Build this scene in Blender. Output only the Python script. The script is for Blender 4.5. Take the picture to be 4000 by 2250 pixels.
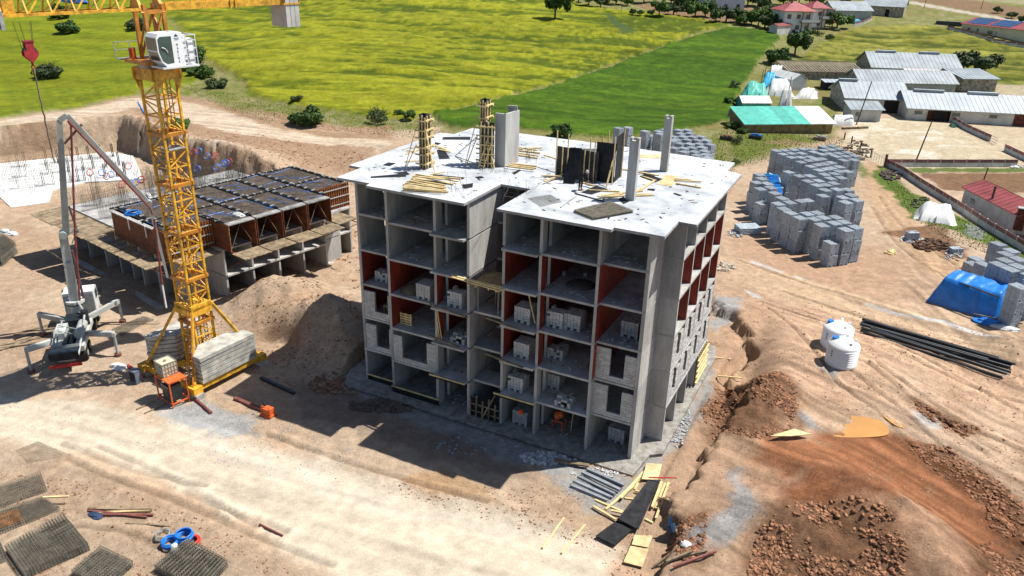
import bpy, math, random
import numpy as np
from mathutils import Vector, Matrix
R=random.Random(7); NR=np.random.RandomState(5)
PI=math.pi
for o in list(bpy.data.objects): bpy.data.objects.remove(o)
SC=bpy.context.scene; COL=SC.collection
# ---------------- camera, sky, sun, exposure
CAMP=np.array([11.911,-42.615,32.185]); YAW,PITCH,ROLL,FPX=-0.460,-0.418,0.025,3015.23
cy,sy=math.cos(YAW),math.sin(YAW); cp,sp=math.cos(PITCH),math.sin(PITCH)
FW=np.array([sy*cp,cy*cp,sp]); RT=np.array([cy,-sy,0.0]); UP=np.cross(RT,FW)
cr,sr=math.cos(ROLL),math.sin(ROLL)
RT2=RT*cr+UP*sr; UP2=-RT*sr+UP*cr
cam=bpy.data.cameras.new('camera'); co=bpy.data.objects.new('camera',cam); COL.objects.link(co)
co.matrix_world=Matrix(((RT2[0],UP2[0],-FW[0],CAMP[0]),(RT2[1],UP2[1],-FW[1],CAMP[1]),(RT2[2],UP2[2],-FW[2],CAMP[2]),(0,0,0,1)))
cam.sensor_width=36; cam.lens=FPX/4000*36; cam.clip_end=5000; cam.clip_start=.5
SC.camera=co
SUN_EL=math.radians(60); SUN_AZ=math.radians(40)      # azimuth measured from +X towards +Y
sv=Vector((math.cos(SUN_AZ)*math.cos(SUN_EL),math.sin(SUN_AZ)*math.cos(SUN_EL),math.sin(SUN_EL)))
W=bpy.data.worlds.new('World'); SC.world=W; W.use_nodes=True
nt=W.node_tree; bg=nt.nodes['Background']; sk=nt.nodes.new('ShaderNodeTexSky'); sk.sky_type='NISHITA'; sk.sun_disc=False
sk.sun_elevation=SUN_EL; sk.sun_rotation=PI/2-SUN_AZ; sk.altitude=1000
nt.links.new(sk.outputs[0],bg.inputs[0]); bg.inputs[1].default_value=0.075
sl=bpy.data.lights.new('sun','SUN'); sl.energy=5; sl.angle=math.radians(.5); sl.color=(1,.95,.88)
so=bpy.data.objects.new('sun',sl); COL.objects.link(so); so.rotation_euler=sv.to_track_quat('Z','Y').to_euler(); so.location=(0,0,80)
SC.view_settings.view_transform='Standard'; SC.view_settings.look='None'; SC.view_settings.gamma=1
SC.view_settings.exposure=.60; SC.view_settings.use_curve_mapping=False
# ---------------- materials
MT={}
def mat(name,c,rough=.85,var=.15,scale=1.2,bump=0,bscale=12,c2=None,metal=0,stretch=None,spec=.3,rust=None,trans=0,emit=None):
    if name in MT: return MT[name]
    m=bpy.data.materials.new(name); m.use_nodes=True; t=m.node_tree; n=t.nodes; L=t.links
    b=n['Principled BSDF']; b.inputs['Roughness'].default_value=rough; b.inputs['Metallic'].default_value=metal
    b.inputs['Specular IOR Level'].default_value=spec
    g=n.new('ShaderNodeNewGeometry'); vec=g.outputs['Position']
    if stretch:
        mp=n.new('ShaderNodeMapping'); mp.inputs['Scale'].default_value=stretch; L.new(vec,mp.inputs[0]); vec=mp.outputs[0]
    nz=n.new('ShaderNodeTexNoise'); nz.inputs['Scale'].default_value=scale; nz.inputs['Detail'].default_value=6; nz.inputs['Roughness'].default_value=.65
    L.new(vec,nz.inputs['Vector'])
    rp=n.new('ShaderNodeValToRGB'); L.new(nz.outputs[0],rp.inputs[0])
    a=c2 if c2 else tuple(max(0,x*(1-var*1.6)) for x in c); bb=c if c2 else tuple(min(1,x*(1+var)) for x in c)
    rp.color_ramp.elements[0].position=.36; rp.color_ramp.elements[0].color=(*a,1)
    rp.color_ramp.elements[1].position=.62; rp.color_ramp.elements[1].color=(*bb,1)
    out=rp.outputs[0]
    oi=n.new('ShaderNodeObjectInfo'); mx=n.new('ShaderNodeMix'); mx.data_type='RGBA'; mx.blend_type='MULTIPLY'
    mr=n.new('ShaderNodeMapRange'); mr.inputs[3].default_value=.84; mr.inputs[4].default_value=1.1; L.new(oi.outputs['Random'],mr.inputs[0])
    L.new(out,mx.inputs[6]); L.new(mr.outputs[0],mx.inputs[7]); mx.inputs[0].default_value=1; out=mx.outputs[2]
    L.new(out,b.inputs['Base Color'])
    if bump:
        n2=n.new('ShaderNodeTexNoise'); n2.inputs['Scale'].default_value=bscale; n2.inputs['Detail'].default_value=5; L.new(vec,n2.inputs['Vector'])
        bp=n.new('ShaderNodeBump'); bp.inputs['Strength'].default_value=bump; bp.inputs['Distance'].default_value=.05; L.new(n2.outputs[0],bp.inputs['Height']); L.new(bp.outputs[0],b.inputs['Normal'])
    if trans: b.inputs['Transmission Weight'].default_value=trans
    MT[name]=m; return m
CONC=mat('concrete',(.38,.375,.36),.8,.16,.9,.3,6)
CONCW=mat('concrete_wall',(.45,.445,.42),.75,.14,1.1,.35,6,c2=(.30,.295,.28),stretch=(1,1,.22))
SLABT=mat('concrete_deck',(.64,.67,.70),.7,.2,.45,.25,5,c2=(.36,.385,.41))
RED=mat('red_paint',(.30,.042,.022),.6,.3,1.6,c2=(.17,.03,.02),stretch=(1,1,.5))
BLOCK=mat('pumice_block',(.36,.38,.40),.9,.16,3,.5,30)
BLOCKW=mat('pumice_block_light',(.47,.465,.45),.9,.12,3,.4,30)
MORT=mat('mortar',(.30,.29,.27),.95)
TIMB=mat('fresh_timber',(.62,.48,.24),.75,.15,2,.3,20)
TIMBP=mat('plywood',(.60,.46,.24),.7,.2,1.5,.2,10)
OLDW=mat('weathered_timber',(.25,.19,.12),.85,.3,1.5,.5,10)
FILM=mat('black_film_plywood',(.018,.019,.022),.65,.3,2,spec=.2)
FILM2=mat('dark_formwork_plywood',(.05,.045,.05),.65,.4,1.2,spec=.2)
FORMR=mat('red_formwork_steel',(.22,.07,.025),.7,.3,2,.2,8,c2=(.09,.035,.02))
YEL=mat('crane_yellow',(.68,.36,.03),.5,.28,2.5,spec=.5)
YELD=mat('crane_orange',(.50,.20,.025),.5,.2,1.5,spec=.5)
STEEL=mat('rebar_steel',(.10,.085,.07),.6,.35,3,metal=.3)
RUST=mat('rusty_rebar',(.28,.13,.05),.8,.35,2)
GREY=mat('grey_paint',(.33,.35,.33),.5,.15,1.5,spec=.5)
WHITE=mat('white_paint',(.78,.80,.80),.4,.06,1,spec=.5)
WALLW=mat('lime_plaster',(.50,.50,.47),.9,.13,.5,.3,4)
STONE=mat('stone_masonry',(.33,.30,.25),.95,.35,1.6,.8,6)
SHEET=mat('galvanised_sheet',(.36,.41,.44),.5,.1,.3,spec=.4)
SHEET2=mat('galvanised_sheet_dull',(.27,.31,.33),.55,.14,.3)
REDR=mat('red_roof_sheet',(.30,.075,.075),.5,.15,.5)
DARK=mat('dark_void',(.02,.018,.016),.9)
GLASS=mat('tinted_glass',(.05,.09,.08),.12,.2,1,spec=.8)
BLUE=mat('blue_plastic',(.01,.18,.62),.45,.12,3,spec=.5)
BLUET=mat('blue_tarpaulin',(.008,.17,.55),.38,.15,1,.5,3,spec=.6)
TEAL=mat('teal_tarpaulin',(.08,.40,.32),.5,.12,1,.5,3)
WTARP=mat('white_tarpaulin',(.58,.59,.57),.5,.08,1,.5,3)
TANKW=mat('white_polyethylene',(.80,.82,.82),.35,.02,1,spec=.5)
BLK=mat('black_pipe',(.012,.018,.022),.4,.3,2,spec=.6)
GPIPE=mat('grey_pvc',(.22,.24,.26),.5,.12,2)
HOOKR=mat('hook_red',(.42,.03,.035),.5,.2,3,spec=.5)
ORNG=mat('orange_paint',(.62,.12,.03),.5,.2,3)
REDH=mat('red_hose',(.55,.04,.03),.5,.1,3)
TYRE=mat('tyre',(.02,.02,.02),.9)
BROWN=mat('brown_paint',(.19,.07,.055),.6,.2,2)
SOLAR=mat('solar_cell',(.03,.07,.17),.2,.1,1,spec=.8)
CREAM=mat('cream_wall',(.62,.60,.42),.8,.06,.5)
POLEW=mat('pole_wood',(.11,.07,.045),.9,.2,3)
BARK=mat('bark',(.09,.065,.045),.95,.3,3)
LEAF=[mat('leaf_dark',(.06,.125,.02),.7,.3,1.2,c2=(.025,.055,.012)),mat('leaf_mid',(.095,.175,.025),.7,.3,1.2,c2=(.04,.085,.015)),mat('leaf_olive',(.075,.11,.04),.8,.3,1.2,c2=(.035,.055,.02))]
SAND=mat('sand',(.50,.42,.30),.95,.12,2,.4,10)
GRAVEL=mat('grey_gravel',(.25,.27,.28),.95,.2,3,.6,20)
RUB=mat('rubble_grey',(.40,.41,.42),.95,.25,4,.4,10)
RUBB=mat('clod_earth',(.26,.14,.08),.98,.3,3,.4,10)
PUD=mat('muddy_water',(.52,.27,.08),.22,.06,.5,spec=.5)
SKIN=mat('skin',(.35,.19,.12),.6)
CLO=mat('dark_clothing',(.02,.022,.028),.9)
HELM=mat('grey_helmet',(.35,.35,.36),.4)
# ---------------- mesh helpers
def npn(a): return np.array(a,float)
class MB:
    def __init__(s): s.v=[]; s.f=[]; s.m=[]
    def add(s,vs,fs,m=0):
        k=len(s.v); s.v+= [tuple(map(float,p)) for p in vs]; s.f+=[tuple(i+k for i in f) for f in fs]; s.m+=[m]*len(fs)
        return s
    def box(s,x0,x1,y0,y1,z0,z1,m=0,M=None):
        vs=[(x,y,z) for z in(z0,z1) for (x,y) in((x0,y0),(x1,y0),(x1,y1),(x0,y1))]
        if M is not None: vs=[M@Vector(p) for p in vs]
        return s.add(vs,[(3,2,1,0),(4,5,6,7),(0,1,5,4),(1,2,6,5),(2,3,7,6),(3,0,4,7)],m)
    def beam(s,p,q,w,h=None,m=0,up=(0,0,1),caps=True):
        h=w if h is None else h; p=npn(p);q=npn(q); d=q-p; L=np.linalg.norm(d)
        if L<1e-6: return s
        d/=L; u=npn(up)
        if abs(d@u)>.97: u=npn((1,0,0))
        a=np.cross(d,u); a/=np.linalg.norm(a); b=np.cross(a,d)
        vs=[P+a*sx*w/2+b*sz*h/2 for P in(p,q) for sx,sz in((-1,-1),(1,-1),(1,1),(-1,1))]
        fs=[(0,1,5,4),(1,2,6,5),(2,3,7,6),(3,0,4,7)]
        if caps: fs+=[(3,2,1,0),(4,5,6,7)]
        return s.add(vs,fs,m)
    def tri(s,p,q,r,m=0):     # cheap three-sided bar
        p=npn(p);q=npn(q); d=q-p; L=np.linalg.norm(d)
        if L<1e-6: return s
        d/=L; u=npn((0,0,1)) if abs(d[2])<.95 else npn((1,0,0))
        a=np.cross(d,u); a/=np.linalg.norm(a); b=np.cross(a,d)
        vs=[P+r*(a*math.cos(t)+b*math.sin(t)) for P in(p,q) for t in(PI/2,PI/2+2.094,PI/2+4.189)]
        return s.add(vs,[(0,1,4,3),(1,2,5,4),(2,0,3,5)],m)
    def cyl(s,p,q,r,n=12,r2=None,m=0,caps=True):
        r2=r if r2 is None else r2; p=npn(p);q=npn(q); d=q-p; d/=max(1e-9,np.linalg.norm(d)); u=npn((0,0,1)) if abs(d[2])<.95 else npn((1,0,0))
        a=np.cross(d,u); a/=np.linalg.norm(a); b=np.cross(a,d)
        vs=[P+rr*(a*math.cos(2*PI*i/n)-b*math.sin(2*PI*i/n)) for P,rr in((p,r),(q,r2)) for i in range(n)]
        fs=[((i+1)%n,i,n+i,n+(i+1)%n) for i in range(n)]
        if caps: fs+=[tuple(range(n)),tuple(range(2*n-1,n-1,-1))]
        return s.add(vs,fs,m)
    def lathe(s,c,prof,n=24,m=0):
        vs=[(c[0]+r*math.cos(2*PI*i/n),c[1]+r*math.sin(2*PI*i/n),c[2]+z) for r,z in prof for i in range(n)]
        fs=[(k*n+i,k*n+(i+1)%n,(k+1)*n+(i+1)%n,(k+1)*n+i) for k in range(len(prof)-1) for i in range(n)]
        fs+=[tuple(range(n-1,-1,-1)),tuple((len(prof)-1)*n+i for i in range(n))]
        return s.add(vs,fs,m)
    def tube(s,pts,r,n=6,m=0,closed=False):
        k=len(pts)
        for i in range(k if closed else k-1):
          if np.linalg.norm(npn(pts[i])-npn(pts[(i+1)%k]))>1e-5: s.cyl(pts[i],pts[(i+1)%k],r,n,None,m,False)
        return s
    def torus(s,c,R1,r,n=20,k=6,ax=(0,0,1),m=0):
        z=Vector(ax).normalized(); q=z.to_track_quat('Z','Y').to_matrix()
        vs=[]
        for i in range(n):
            t=2*PI*i/n
            for j in range(k):
                p=2*PI*j/k; v=Vector(((R1+r*math.cos(p))*math.cos(t),(R1+r*math.cos(p))*math.sin(t),r*math.sin(p)))
                vs.append(q@v+Vector(c))
        fs=[(i*k+j,((i+1)%n)*k+j,((i+1)%n)*k+(j+1)%k,i*k+(j+1)%k) for i in range(n) for j in range(k)]
        return s.add(vs,fs,m)
    def prism(s,poly,z0,z1,m=0,mt=None,ms=None):
        A=sum(poly[i][0]*poly[(i+1)%len(poly)][1]-poly[(i+1)%len(poly)][0]*poly[i][1] for i in range(len(poly)))
        if A<0: poly=poly[::-1]
        n=len(poly); k=len(s.v)
        s.v+=[(p[0],p[1],z0+(p[2] if len(p)>2 else 0)) for p in poly]+[(p[0],p[1],z1+(p[2] if len(p)>2 else 0)) for p in poly]
        s.f.append(tuple(k+i for i in range(n-1,-1,-1))); s.m.append(m)
        s.f.append(tuple(k+n+i for i in range(n))); s.m.append(m if mt is None else mt)
        for i in range(n): s.f.append((k+i,k+(i+1)%n,k+n+(i+1)%n,k+n+i)); s.m.append(m if ms is None else ms)
        return s
    def mesh(s,name,mats):
        me=bpy.data.meshes.new(name); me.from_pydata(s.v,[],s.f)
        for a in (mats if isinstance(mats,(list,tuple)) else [mats]): me.materials.append(a)
        if any(s.m): me.polygons.foreach_set('material_index',s.m)
        me.update(); return me
def tag(o,label=None,cat=None,group=None,kind=None):
    if label: o['label']=label
    if cat: o['category']=cat
    if group: o['group']=group
    if kind: o['kind']=kind
    return o
MW={}
def link(name,me,parent=None,M=None):
    o=bpy.data.objects.new(name,me); COL.objects.link(o); M=M if M is not None else Matrix.Identity(4)
    if parent is not None: o.parent=parent; o.matrix_local=MW.get(parent.name,Matrix.Identity(4)).inverted()@M
    else: o.matrix_local=M
    MW[o.name]=M.copy(); return o
def build(name,mb,mats,parent=None,smooth=False):
    """mesh given in world coordinates; origin moved to its thing's base"""
    me=mb.mesh(name,mats)
    if parent is not None: M=MW[parent.name]
    else:
        v=npn(mb.v); M=Matrix.Translation(((v[:,0].min()+v[:,0].max())/2,(v[:,1].min()+v[:,1].max())/2,v[:,2].min()))
    me.transform(M.inverted())
    if smooth: me.shade_smooth()
    return link(name,me,parent,M)
def thing(name,label,cat,loc=(0,0,0),rz=0,group=None):
    M=Matrix.Translation(Vector(loc))@Matrix.Rotation(rz,4,'Z')
    return tag(link(name,None,None,M),label,cat,group)
def inst(name,me,M,parent=None): return link(name,me,parent,M)
def single(name,mb,mats,label,cat,group=None,smooth=False): return tag(build(name,mb,mats,None,smooth),label,cat,group)
def dup(root,M,label=None,group=None):
    r=root.copy(); COL.objects.link(r); r.matrix_local=M; MW[r.name]=M
    if label: r['label']=label
    if group: r['group']=group
    for ch in root.children:
        c=ch.copy(); COL.objects.link(c); c.parent=r
        for g in ch.children:
            d=g.copy(); COL.objects.link(d); d.parent=c
    return r
# ---------------- noise and terrain
def _h(ix,iy,s): 
    n=(ix*374761393+iy*668265263+s*1442695041)&0x7fffffff; n=((n^(n>>13))*1274126177)&0x7fffffff
    return ((n^(n>>16))&0xffff)/65535.0
def vn(x,y,s=0):
    ix=np.floor(x).astype(np.int64); iy=np.floor(y).astype(np.int64); fx=x-ix; fy=y-iy; fx=fx*fx*(3-2*fx); fy=fy*fy*(3-2*fy)
    return (_h(ix,iy,s)*(1-fx)+_h(ix+1,iy,s)*fx)*(1-fy)+(_h(ix,iy+1,s)*(1-fx)+_h(ix+1,iy+1,s)*fx)*fy
def fbm(x,y,o=4,s=0,g=.5):
    r=0;a=1;t=0
    for i in range(o): r=r+a*vn(x*2**i+17*i,y*2**i-9*i,s+i); t+=a; a*=g
    return r/t-.5
def ss(a,b,x): t=np.clip((x-a)/(b-a),0,1); return t*t*(3-2*t)
def lodge(s,t):
    return fbm(s*.24+5*fbm(t*.018,s*.015,2,5)+t*.03,t*.035+2*fbm(t*.02,s*.03,2,9),4,51,.6)
def ray(u,v): d=FW+RT2*(u-2000)/FPX+UP2*(1125-v)/FPX; return d
def gz(u,v,z=0.0):
    d=ray(u,v); t=(z-CAMP[2])/d[2]; p=CAMP+d*t; return np.array([p[0],p[1],z])
def pdist(x,y,poly,mg=9):
    """signed distance, positive inside (clamped far outside)"""
    x=np.asarray(x,float); y=np.asarray(y,float); xs=[p[0] for p in poly]; ys=[p[1] for p in poly]
    bb=(x>min(xs)-mg)&(x<max(xs)+mg)&(y>min(ys)-mg)&(y<max(ys)+mg); out=np.full(x.shape,-float(mg))
    x=x[bb]; y=y[bb]; d=np.full(x.shape,1e9); ins=np.zeros(x.shape,bool); n=len(poly)
    for i in range(n):
        x0,y0=poly[i][:2]; x1,y1=poly[(i+1)%n][:2]; ex,ey=x1-x0,y1-y0; L=ex*ex+ey*ey+1e-12
        t=np.clip(((x-x0)*ex+(y-y0)*ey)/L,0,1); dd=(x-x0-t*ex)**2+(y-y0-t*ey)**2; np.minimum(d,dd,out=d)
        if y0!=y1: ins^=((y0>y)!=(y1>y))&(x<(x1-x0)*(y-y0)/(y1-y0)+x0)
    out[bb]=np.where(ins,1,-1)*np.sqrt(d); return out
def ldist(x,y,P,mg=1.3):
    out=np.full(x.shape,float(mg)); xs=[p[0] for p in P]; ys=[p[1] for p in P]
    bb=(x>min(xs)-mg)&(x<max(xs)+mg)&(y>min(ys)-mg)&(y<max(ys)+mg); X=x[bb];Y=y[bb]; d=np.full(X.shape,1e9)
    for (x0,y0),(x1,y1) in zip(P[:-1],P[1:]):
        ex,ey=x1-x0,y1-y0; t=np.clip(((X-x0)*ex+(Y-y0)*ey)/(ex*ex+ey*ey+1e-9),0,1); d=np.minimum(d,(X-x0-t*ex)**2+(Y-y0-t*ey)**2)
    out[bb]=np.minimum(np.sqrt(d),mg); return out
CP=npn([(-10,-8,0),(-20,-14,0),(-30,-20,0),(0,-8,0),(5,-16,0),(-44,-15,0),(-60,-20,.2),(-50,-5,0),(-38,-8,0),(-34,-4,0),(-28,-4,0),(-55,0,-.3),(-62,12,-1),(-50,5,-1.1),(-45,20,-1.2),(-60,20,-1.2),(-38,20,-1.1),
 (-70,25,-1.3),(-90,25,-1.5),(-100,35,-1.5),(-110,30,-1.5),(-95,8,-.8),(-80,5,-.6),(-60,40,-1),(-45,38,-.5),(-30,38,0),(-15,35,0),(-5,30,0),(-11,10,0),(-22,10,0),(-2,12,0),(-11,0,0),(-22,0,0),
 (-65,62,1),(-50,55,.5),(-93,66,2),(-117,66,2.9),(-122,34,3),(-130,10,3),(-75,52,0),(-85,55,1),(-60,90,2),(-100,100,3.3),(0,60,.3),(5,46,.2),(20,60,.3),(30,40,.3),(20,90,.3),(-20,70,.6),(-30,100,1),(40,100,.4),(10,130,.5),(40,20,.3),(30,5,.3),(20,-5,.2),(12,10,.1),(8,20,0),(8,-8,0)])
CPX=CP[:,0];CPY=CP[:,1]
PIT=[gz(-60,690,-1.5),gz(0,648,-1.5),gz(200,622,-1.5),gz(430,592,-1.5),gz(475,585,-1.5),gz(600,632,-1.5),gz(700,690,-1.5),(-70,40),(-60,30),(-75,8),(-110,5)]
BANK=[gz(2655,2030,1.2),gz(2640,1960,1.4),gz(2655,1880,1.5),gz(2705,1760,1.5),gz(2745,1660,1.5),(4.6,9),(5.2,14),gz(2880,1390,1.6),gz(2900,1300,1.6),gz(2825,1225,1.6),gz(2800,1130,1.0),(6,33),(30,34),(45,20),(45,-40),(10,-40)]
RAFTP=[gz(-200,660,-1.3),gz(0,640,-1.3),gz(430,594,-1.3),gz(520,610,-1.3),gz(560,700,-1.3),gz(330,712,-1.3),gz(205,742,-1.3),gz(190,790,-1.3),gz(45,812,-1.3),gz(0,770,-1.3),gz(-200,790,-1.3)]
def HT(x,y,fine=True):
    x=np.asarray(x,float); y=np.asarray(y,float)
    w=np.zeros(x.shape); h=np.zeros(x.shape)
    for i in range(len(CP)):
        q=1/((x-CPX[i])**2+(y-CPY[i])**2+6)**2; w=w+q; h=h+q*CP[i,2]
    h=h/w
    s=(x-CAMP[0])*sy+(y-CAMP[1])*cy
    h=h+ .085*10*np.log1p(np.exp(np.clip((s-160)/10,-30,60)))*(1-.0)
    # pit with scraped cliff behind the third raft
    wob=fbm(x*.35,y*.35,3,3)*1.2
    rib=(vn(x*1.5,y*1.5,8)-.3)*1.1 if fine else 0
    d=pdist(x,y,PIT,70); far=ss(-112,-88,-0*x+x*0-100) if False else ss(22,30,y)*ss(-60,-80,x)+ss(-104,-110,x)*1.0
    far=np.clip(far,0,1)
    h=np.where(d>0,h*(1-far)+np.minimum(h,-1.45)*far,h)
    h=h+np.where(d<0,ss(0,2.2,-d+wob*.4+rib*.9)*far*np.clip(4.3-h,0,6)*np.exp(-np.clip(-d-2,0,80)/14),0)
    # spoil bank on the right
    d=pdist(x,y,BANK)+fbm(x*.45,y*.45,4,11)*3.2+fbm(x*.13,y*.13,2,12)*5+fbm(x*1.7,y*1.7,3,13)*1.3-.4
    fade=ss(34,24,y)*ss(-13,-8,y+x*.15)*ss(26,12,x)
    h=h+ss(-.1,.9,d)*(1.25+.5*np.exp(-((x-7)**2/6+(y-12)**2/60)))*np.clip(fade,0,1)
    # trench beside the tower block
    h=h-.9*np.exp(-((x-4.3)/1.3)**2)*ss(10,14,y)*ss(27,22,y)
    # red mounds
    def g(cx,cy_,rx,ry,a,ang=0):
        c,s_=math.cos(ang),math.sin(ang); X=(x-cx)*c+(y-cy_)*s_; Y=-(x-cx)*s_+(y-cy_)*c
        return a*np.exp(-(np.abs(X/rx)**2.4+np.abs(Y/ry)**2.4))
    rough=fbm(x*.9,y*.9,4,21)
    m1=g(14.3,1.0,5.2,2.7,1.5,-.42)+g(19.5,-2.6,5.2,2.8,1.6,-.6)+g(10.6,-2.6,2.6,1.8,.9,-.3)+g(7.2,10.8,2.0,2.6,.8)
    m2=g(-38.2,9.2,5.0,3.6,2.9,.5)+g(-32.5,3.8,4.4,3.8,2.6,.2)+g(-28.5,5.5,3.0,2.6,2.5)+g(-25.8,2.5,2.0,1.8,1.5)+g(-29,11.5,4,3,1.3)
    cut=g(-31.9,.6,1.9,1.4,3.2,.3)
    h=h+m1*(1+rough*.35)+m2*(1+rough*.3)-np.minimum(cut,m2)*.95
    h=h+g(-62,23,8,4,.9,.5)*ss(-1,0,h+1)+g(-75,24,8,3.2,1.6,.45)+g(22,42,5,2.2,1.0,-.6)+g(-58,60,5,2,.8)
    h=h-g(4.6,17,2.0,3.4,1.5)+g(25.3,31.5,2.7,2.3,1.1)   # sand heap
    if fine:
        near=ss(150,60,s)
        soft=1-ss(-2,1,pdist(x,y,ROADP))*.85
        ruf=.16*near*soft*(fbm(x*1.1,y*1.1,4,31))
        clod=np.clip(np.maximum.reduce([pdist(x,y,q) for q in CLODS])+fbm(x*.4,y*.4,3,47)*3,0,1)
        ruf=ruf+clod*near*(.75*fbm(x*.55,y*.55,3,41)+.85*np.abs(fbm(x*1.5,y*1.5,3,43,.7))+.3*(vn(x*2.4,y*2.4,45)-.5))*.62
        for P in RUTP:
            dl=ldist(x,y,P)+.12*fbm(x*1.3,y*1.3,2,5)
            ruf=ruf-.13*np.exp(-(dl/.17)**2)+.10*np.exp(-((dl-.36)/.16)**2)*(.3+1.2*vn(x*2.2,y*2.2,5))
        h=h+ruf*(1-ss(-.5,.8,pdist(x,y,FOOT)))
        for P,hh,amp,sc in CROPS:
            dd=pdist(x,y,P)+fbm(x*.25,y*.25,3,66)*2.2
            k=ss(-.3,.5,dd)
            h=h+k*(hh+amp*(lodge(s,(x-CAMP[0])*cy-(y-CAMP[1])*sy)*1.6+fbm(s*.9,(x*cy-y*sy)*.4,3,53)*.5))
    # the third raft sits in a levelled bed
    dr=pdist(x,y,RAFTP); h=np.where(dr>-1.5,np.minimum(h,-1.45+np.clip(-dr,0,1.5)**1.4*.9),h)
    # building pads stay level
    h=np.where(pdist(x,y,FOOT)>0,-.25,h)
    return h
FOOT=[(-24.6,-1.3),(-9,-1.3),(2.6,-1.3),(2.6,20.5),(-24.6,20.5)]
ROADP=[];CLODP=[];CLODS=[[(0,500),(1,500),(1,501)]];RUTP=[];CROPS=[]
def gp(u,v,fine=False):
    d=ray(u,v); t=np.concatenate([np.linspace(20,140,700),np.linspace(140.3,1400,1600)]); P=CAMP[None]+d[None]*t[:,None]
    h=HT(P[:,0],P[:,1],fine); k=np.argmax(P[:,2]<h)
    if k==0: return gz(u,v,0)
    a=P[k-1,2]-h[k-1]; b=h[k]-P[k,2]; f=a/(a+b+1e-9); q=P[k-1]*(1-f)+P[k]*f; q[2]=float(HT(q[0:1],q[1:2],fine)[0]); return q
def hz(x,y): return float(HT(np.array([x]),np.array([y]))[0])
def G2(pts): return [tuple(gp(*p)[:2]) for p in pts]
FIELD1=G2([(-500,475),(0,466),(250,425),(420,395),(530,372),(560,350),(700,350),(770,325),(805,290),(740,215),(700,165),(640,40),(620,-30),(-500,-30)])
FIELD2=G2([(720,130),(790,230),(900,290),(965,325),(960,345),(1010,385),(1150,415),(1300,437),(1480,470),(1600,472),(1750,440),(2100,350),(2500,215),(2700,140),(2850,98),(2700,72),(2450,45),(2250,15),(2200,-40),(660,-40),(640,40)])
FIELD3=G2([(1700,455),(1760,440),(2110,352),(2510,217),(2710,142),(2855,105),(2960,118),(3040,135),(3040,160),(2985,215),(2950,260),(2900,330),(2870,400),(2860,470),(2650,520),(2400,540),(2000,500),(1760,500)])
FIELD4=G2([(3075,262),(3150,205),(3300,120),(3420,105),(3560,100),(3680,105),(3760,130),(4000,195),(4400,250),(4400,330),(4000,330),(3800,300),(3600,262),(3450,245),(3300,250)])
LB1=G2([(640,40),(720,130),(790,230),(900,290),(965,325),(960,345),(1000,380),(820,330),(750,260),(700,190),(620,60)])
ROADP=[tuple(gz(*p)[:2]) for p in [(-400,1440),(0,1500),(300,1560),(560,1620),(900,1700),(1300,1850),(1600,1950),(2000,2030),(2400,2110),(2500,2300),(2600,2600),(1500,2600),(1300,2230),(1000,2060),(700,1910),(400,1790),(0,1700),(-400,1620)]]
ROAD2=G2([(-400,530),(0,475),(300,430),(500,382),(600,382),(740,400),(860,430),(1000,480),(1150,515),(1350,540),(1530,548),(1490,580),(1300,570),(1100,550),(900,520),(760,485),(640,450),(520,425),(300,470),(0,540),(-400,600)])
CLODPX=[[(2740,1560),(2800,1440),(2950,1420),(3070,1480),(3120,1600),(3080,1700),(2960,1740),(2800,1690)],[(2960,2080),(3100,2010),(3300,2020),(3440,2080),(3520,2200),(3540,2330),(2900,2330)],[(3520,1720),(3700,1720),(3900,1830),(4050,1960),(4200,2150),(4200,2400),(3750,2350),(3700,2180),(3900,2080),(3850,1950),(3700,1850)],[(2640,2040),(2760,2000),(2760,2120),(2700,2200),(2640,2180)],[(3560,1540),(3700,1600),(3850,1640),(3780,1680),(3620,1630)]]
CLODS=[[tuple(gz(*p,1.2)[:2]) for p in q] for q in CLODPX]
def _rp(pts,z,n=6):
    P=[gz(*q,z)[:2] for q in pts]
    for _ in range(1): P=[P[0]]+[q for i in range(len(P)-1) for q in (P[i]*.75+P[i+1]*.25,P[i]*.25+P[i+1]*.75)]+[P[-1]]
    return [tuple(p) for p in P]
RUTP=[_rp(p,0) for p in ([(240,1735),(420,1800),(560,1850),(700,1880),(850,1970),(1000,2060)],[(260,1790),(380,1850),(500,1890),(640,1940),(760,1990),(900,2050),(1000,2100),(1300,2210)],[(380,1745),(560,1820),(680,1870),(800,1900)],[(720,1920),(860,1990),(1010,2030),(1120,2080)],[(1050,1700),(1300,1790),(1600,1880),(1900,1960)],[(80,2110),(300,2050),(520,2080),(700,2180)])]+\
 [_rp(p,.6) for p in ([(3200,1480),(3320,1570),(3450,1650),(3560,1770)],[(3290,1450),(3400,1540),(3560,1650),(3720,1790)],[(3420,1440),(3600,1560),(3800,1670),(4050,1760)],[(3480,1380),(3700,1470),(3900,1540),(4100,1570)],[(3000,1200),(3090,1300),(3180,1400),(3260,1520)],[(2960,1160),(3200,1260),(3600,1400),(3800,1500),(4100,1640)],[(3060,1120),(3300,1200),(3700,1330),(4100,1460)],[(3380,1440),(3500,1530),(3660,1640),(3850,1760)],[(3440,760),(3500,850),(3620,960),(3800,1060),(4000,1150)],[(3410,800),(3480,920),(3600,1020),(3750,1100)],[(2880,1000),(3100,1080),(3350,1150),(3600,1230)])]
CROPS=[(FIELD1,.55,.3,1),(FIELD2,.65,1.2,1),(FIELD3,.55,.2,1),(FIELD4,.25,1.2,1)]
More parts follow.
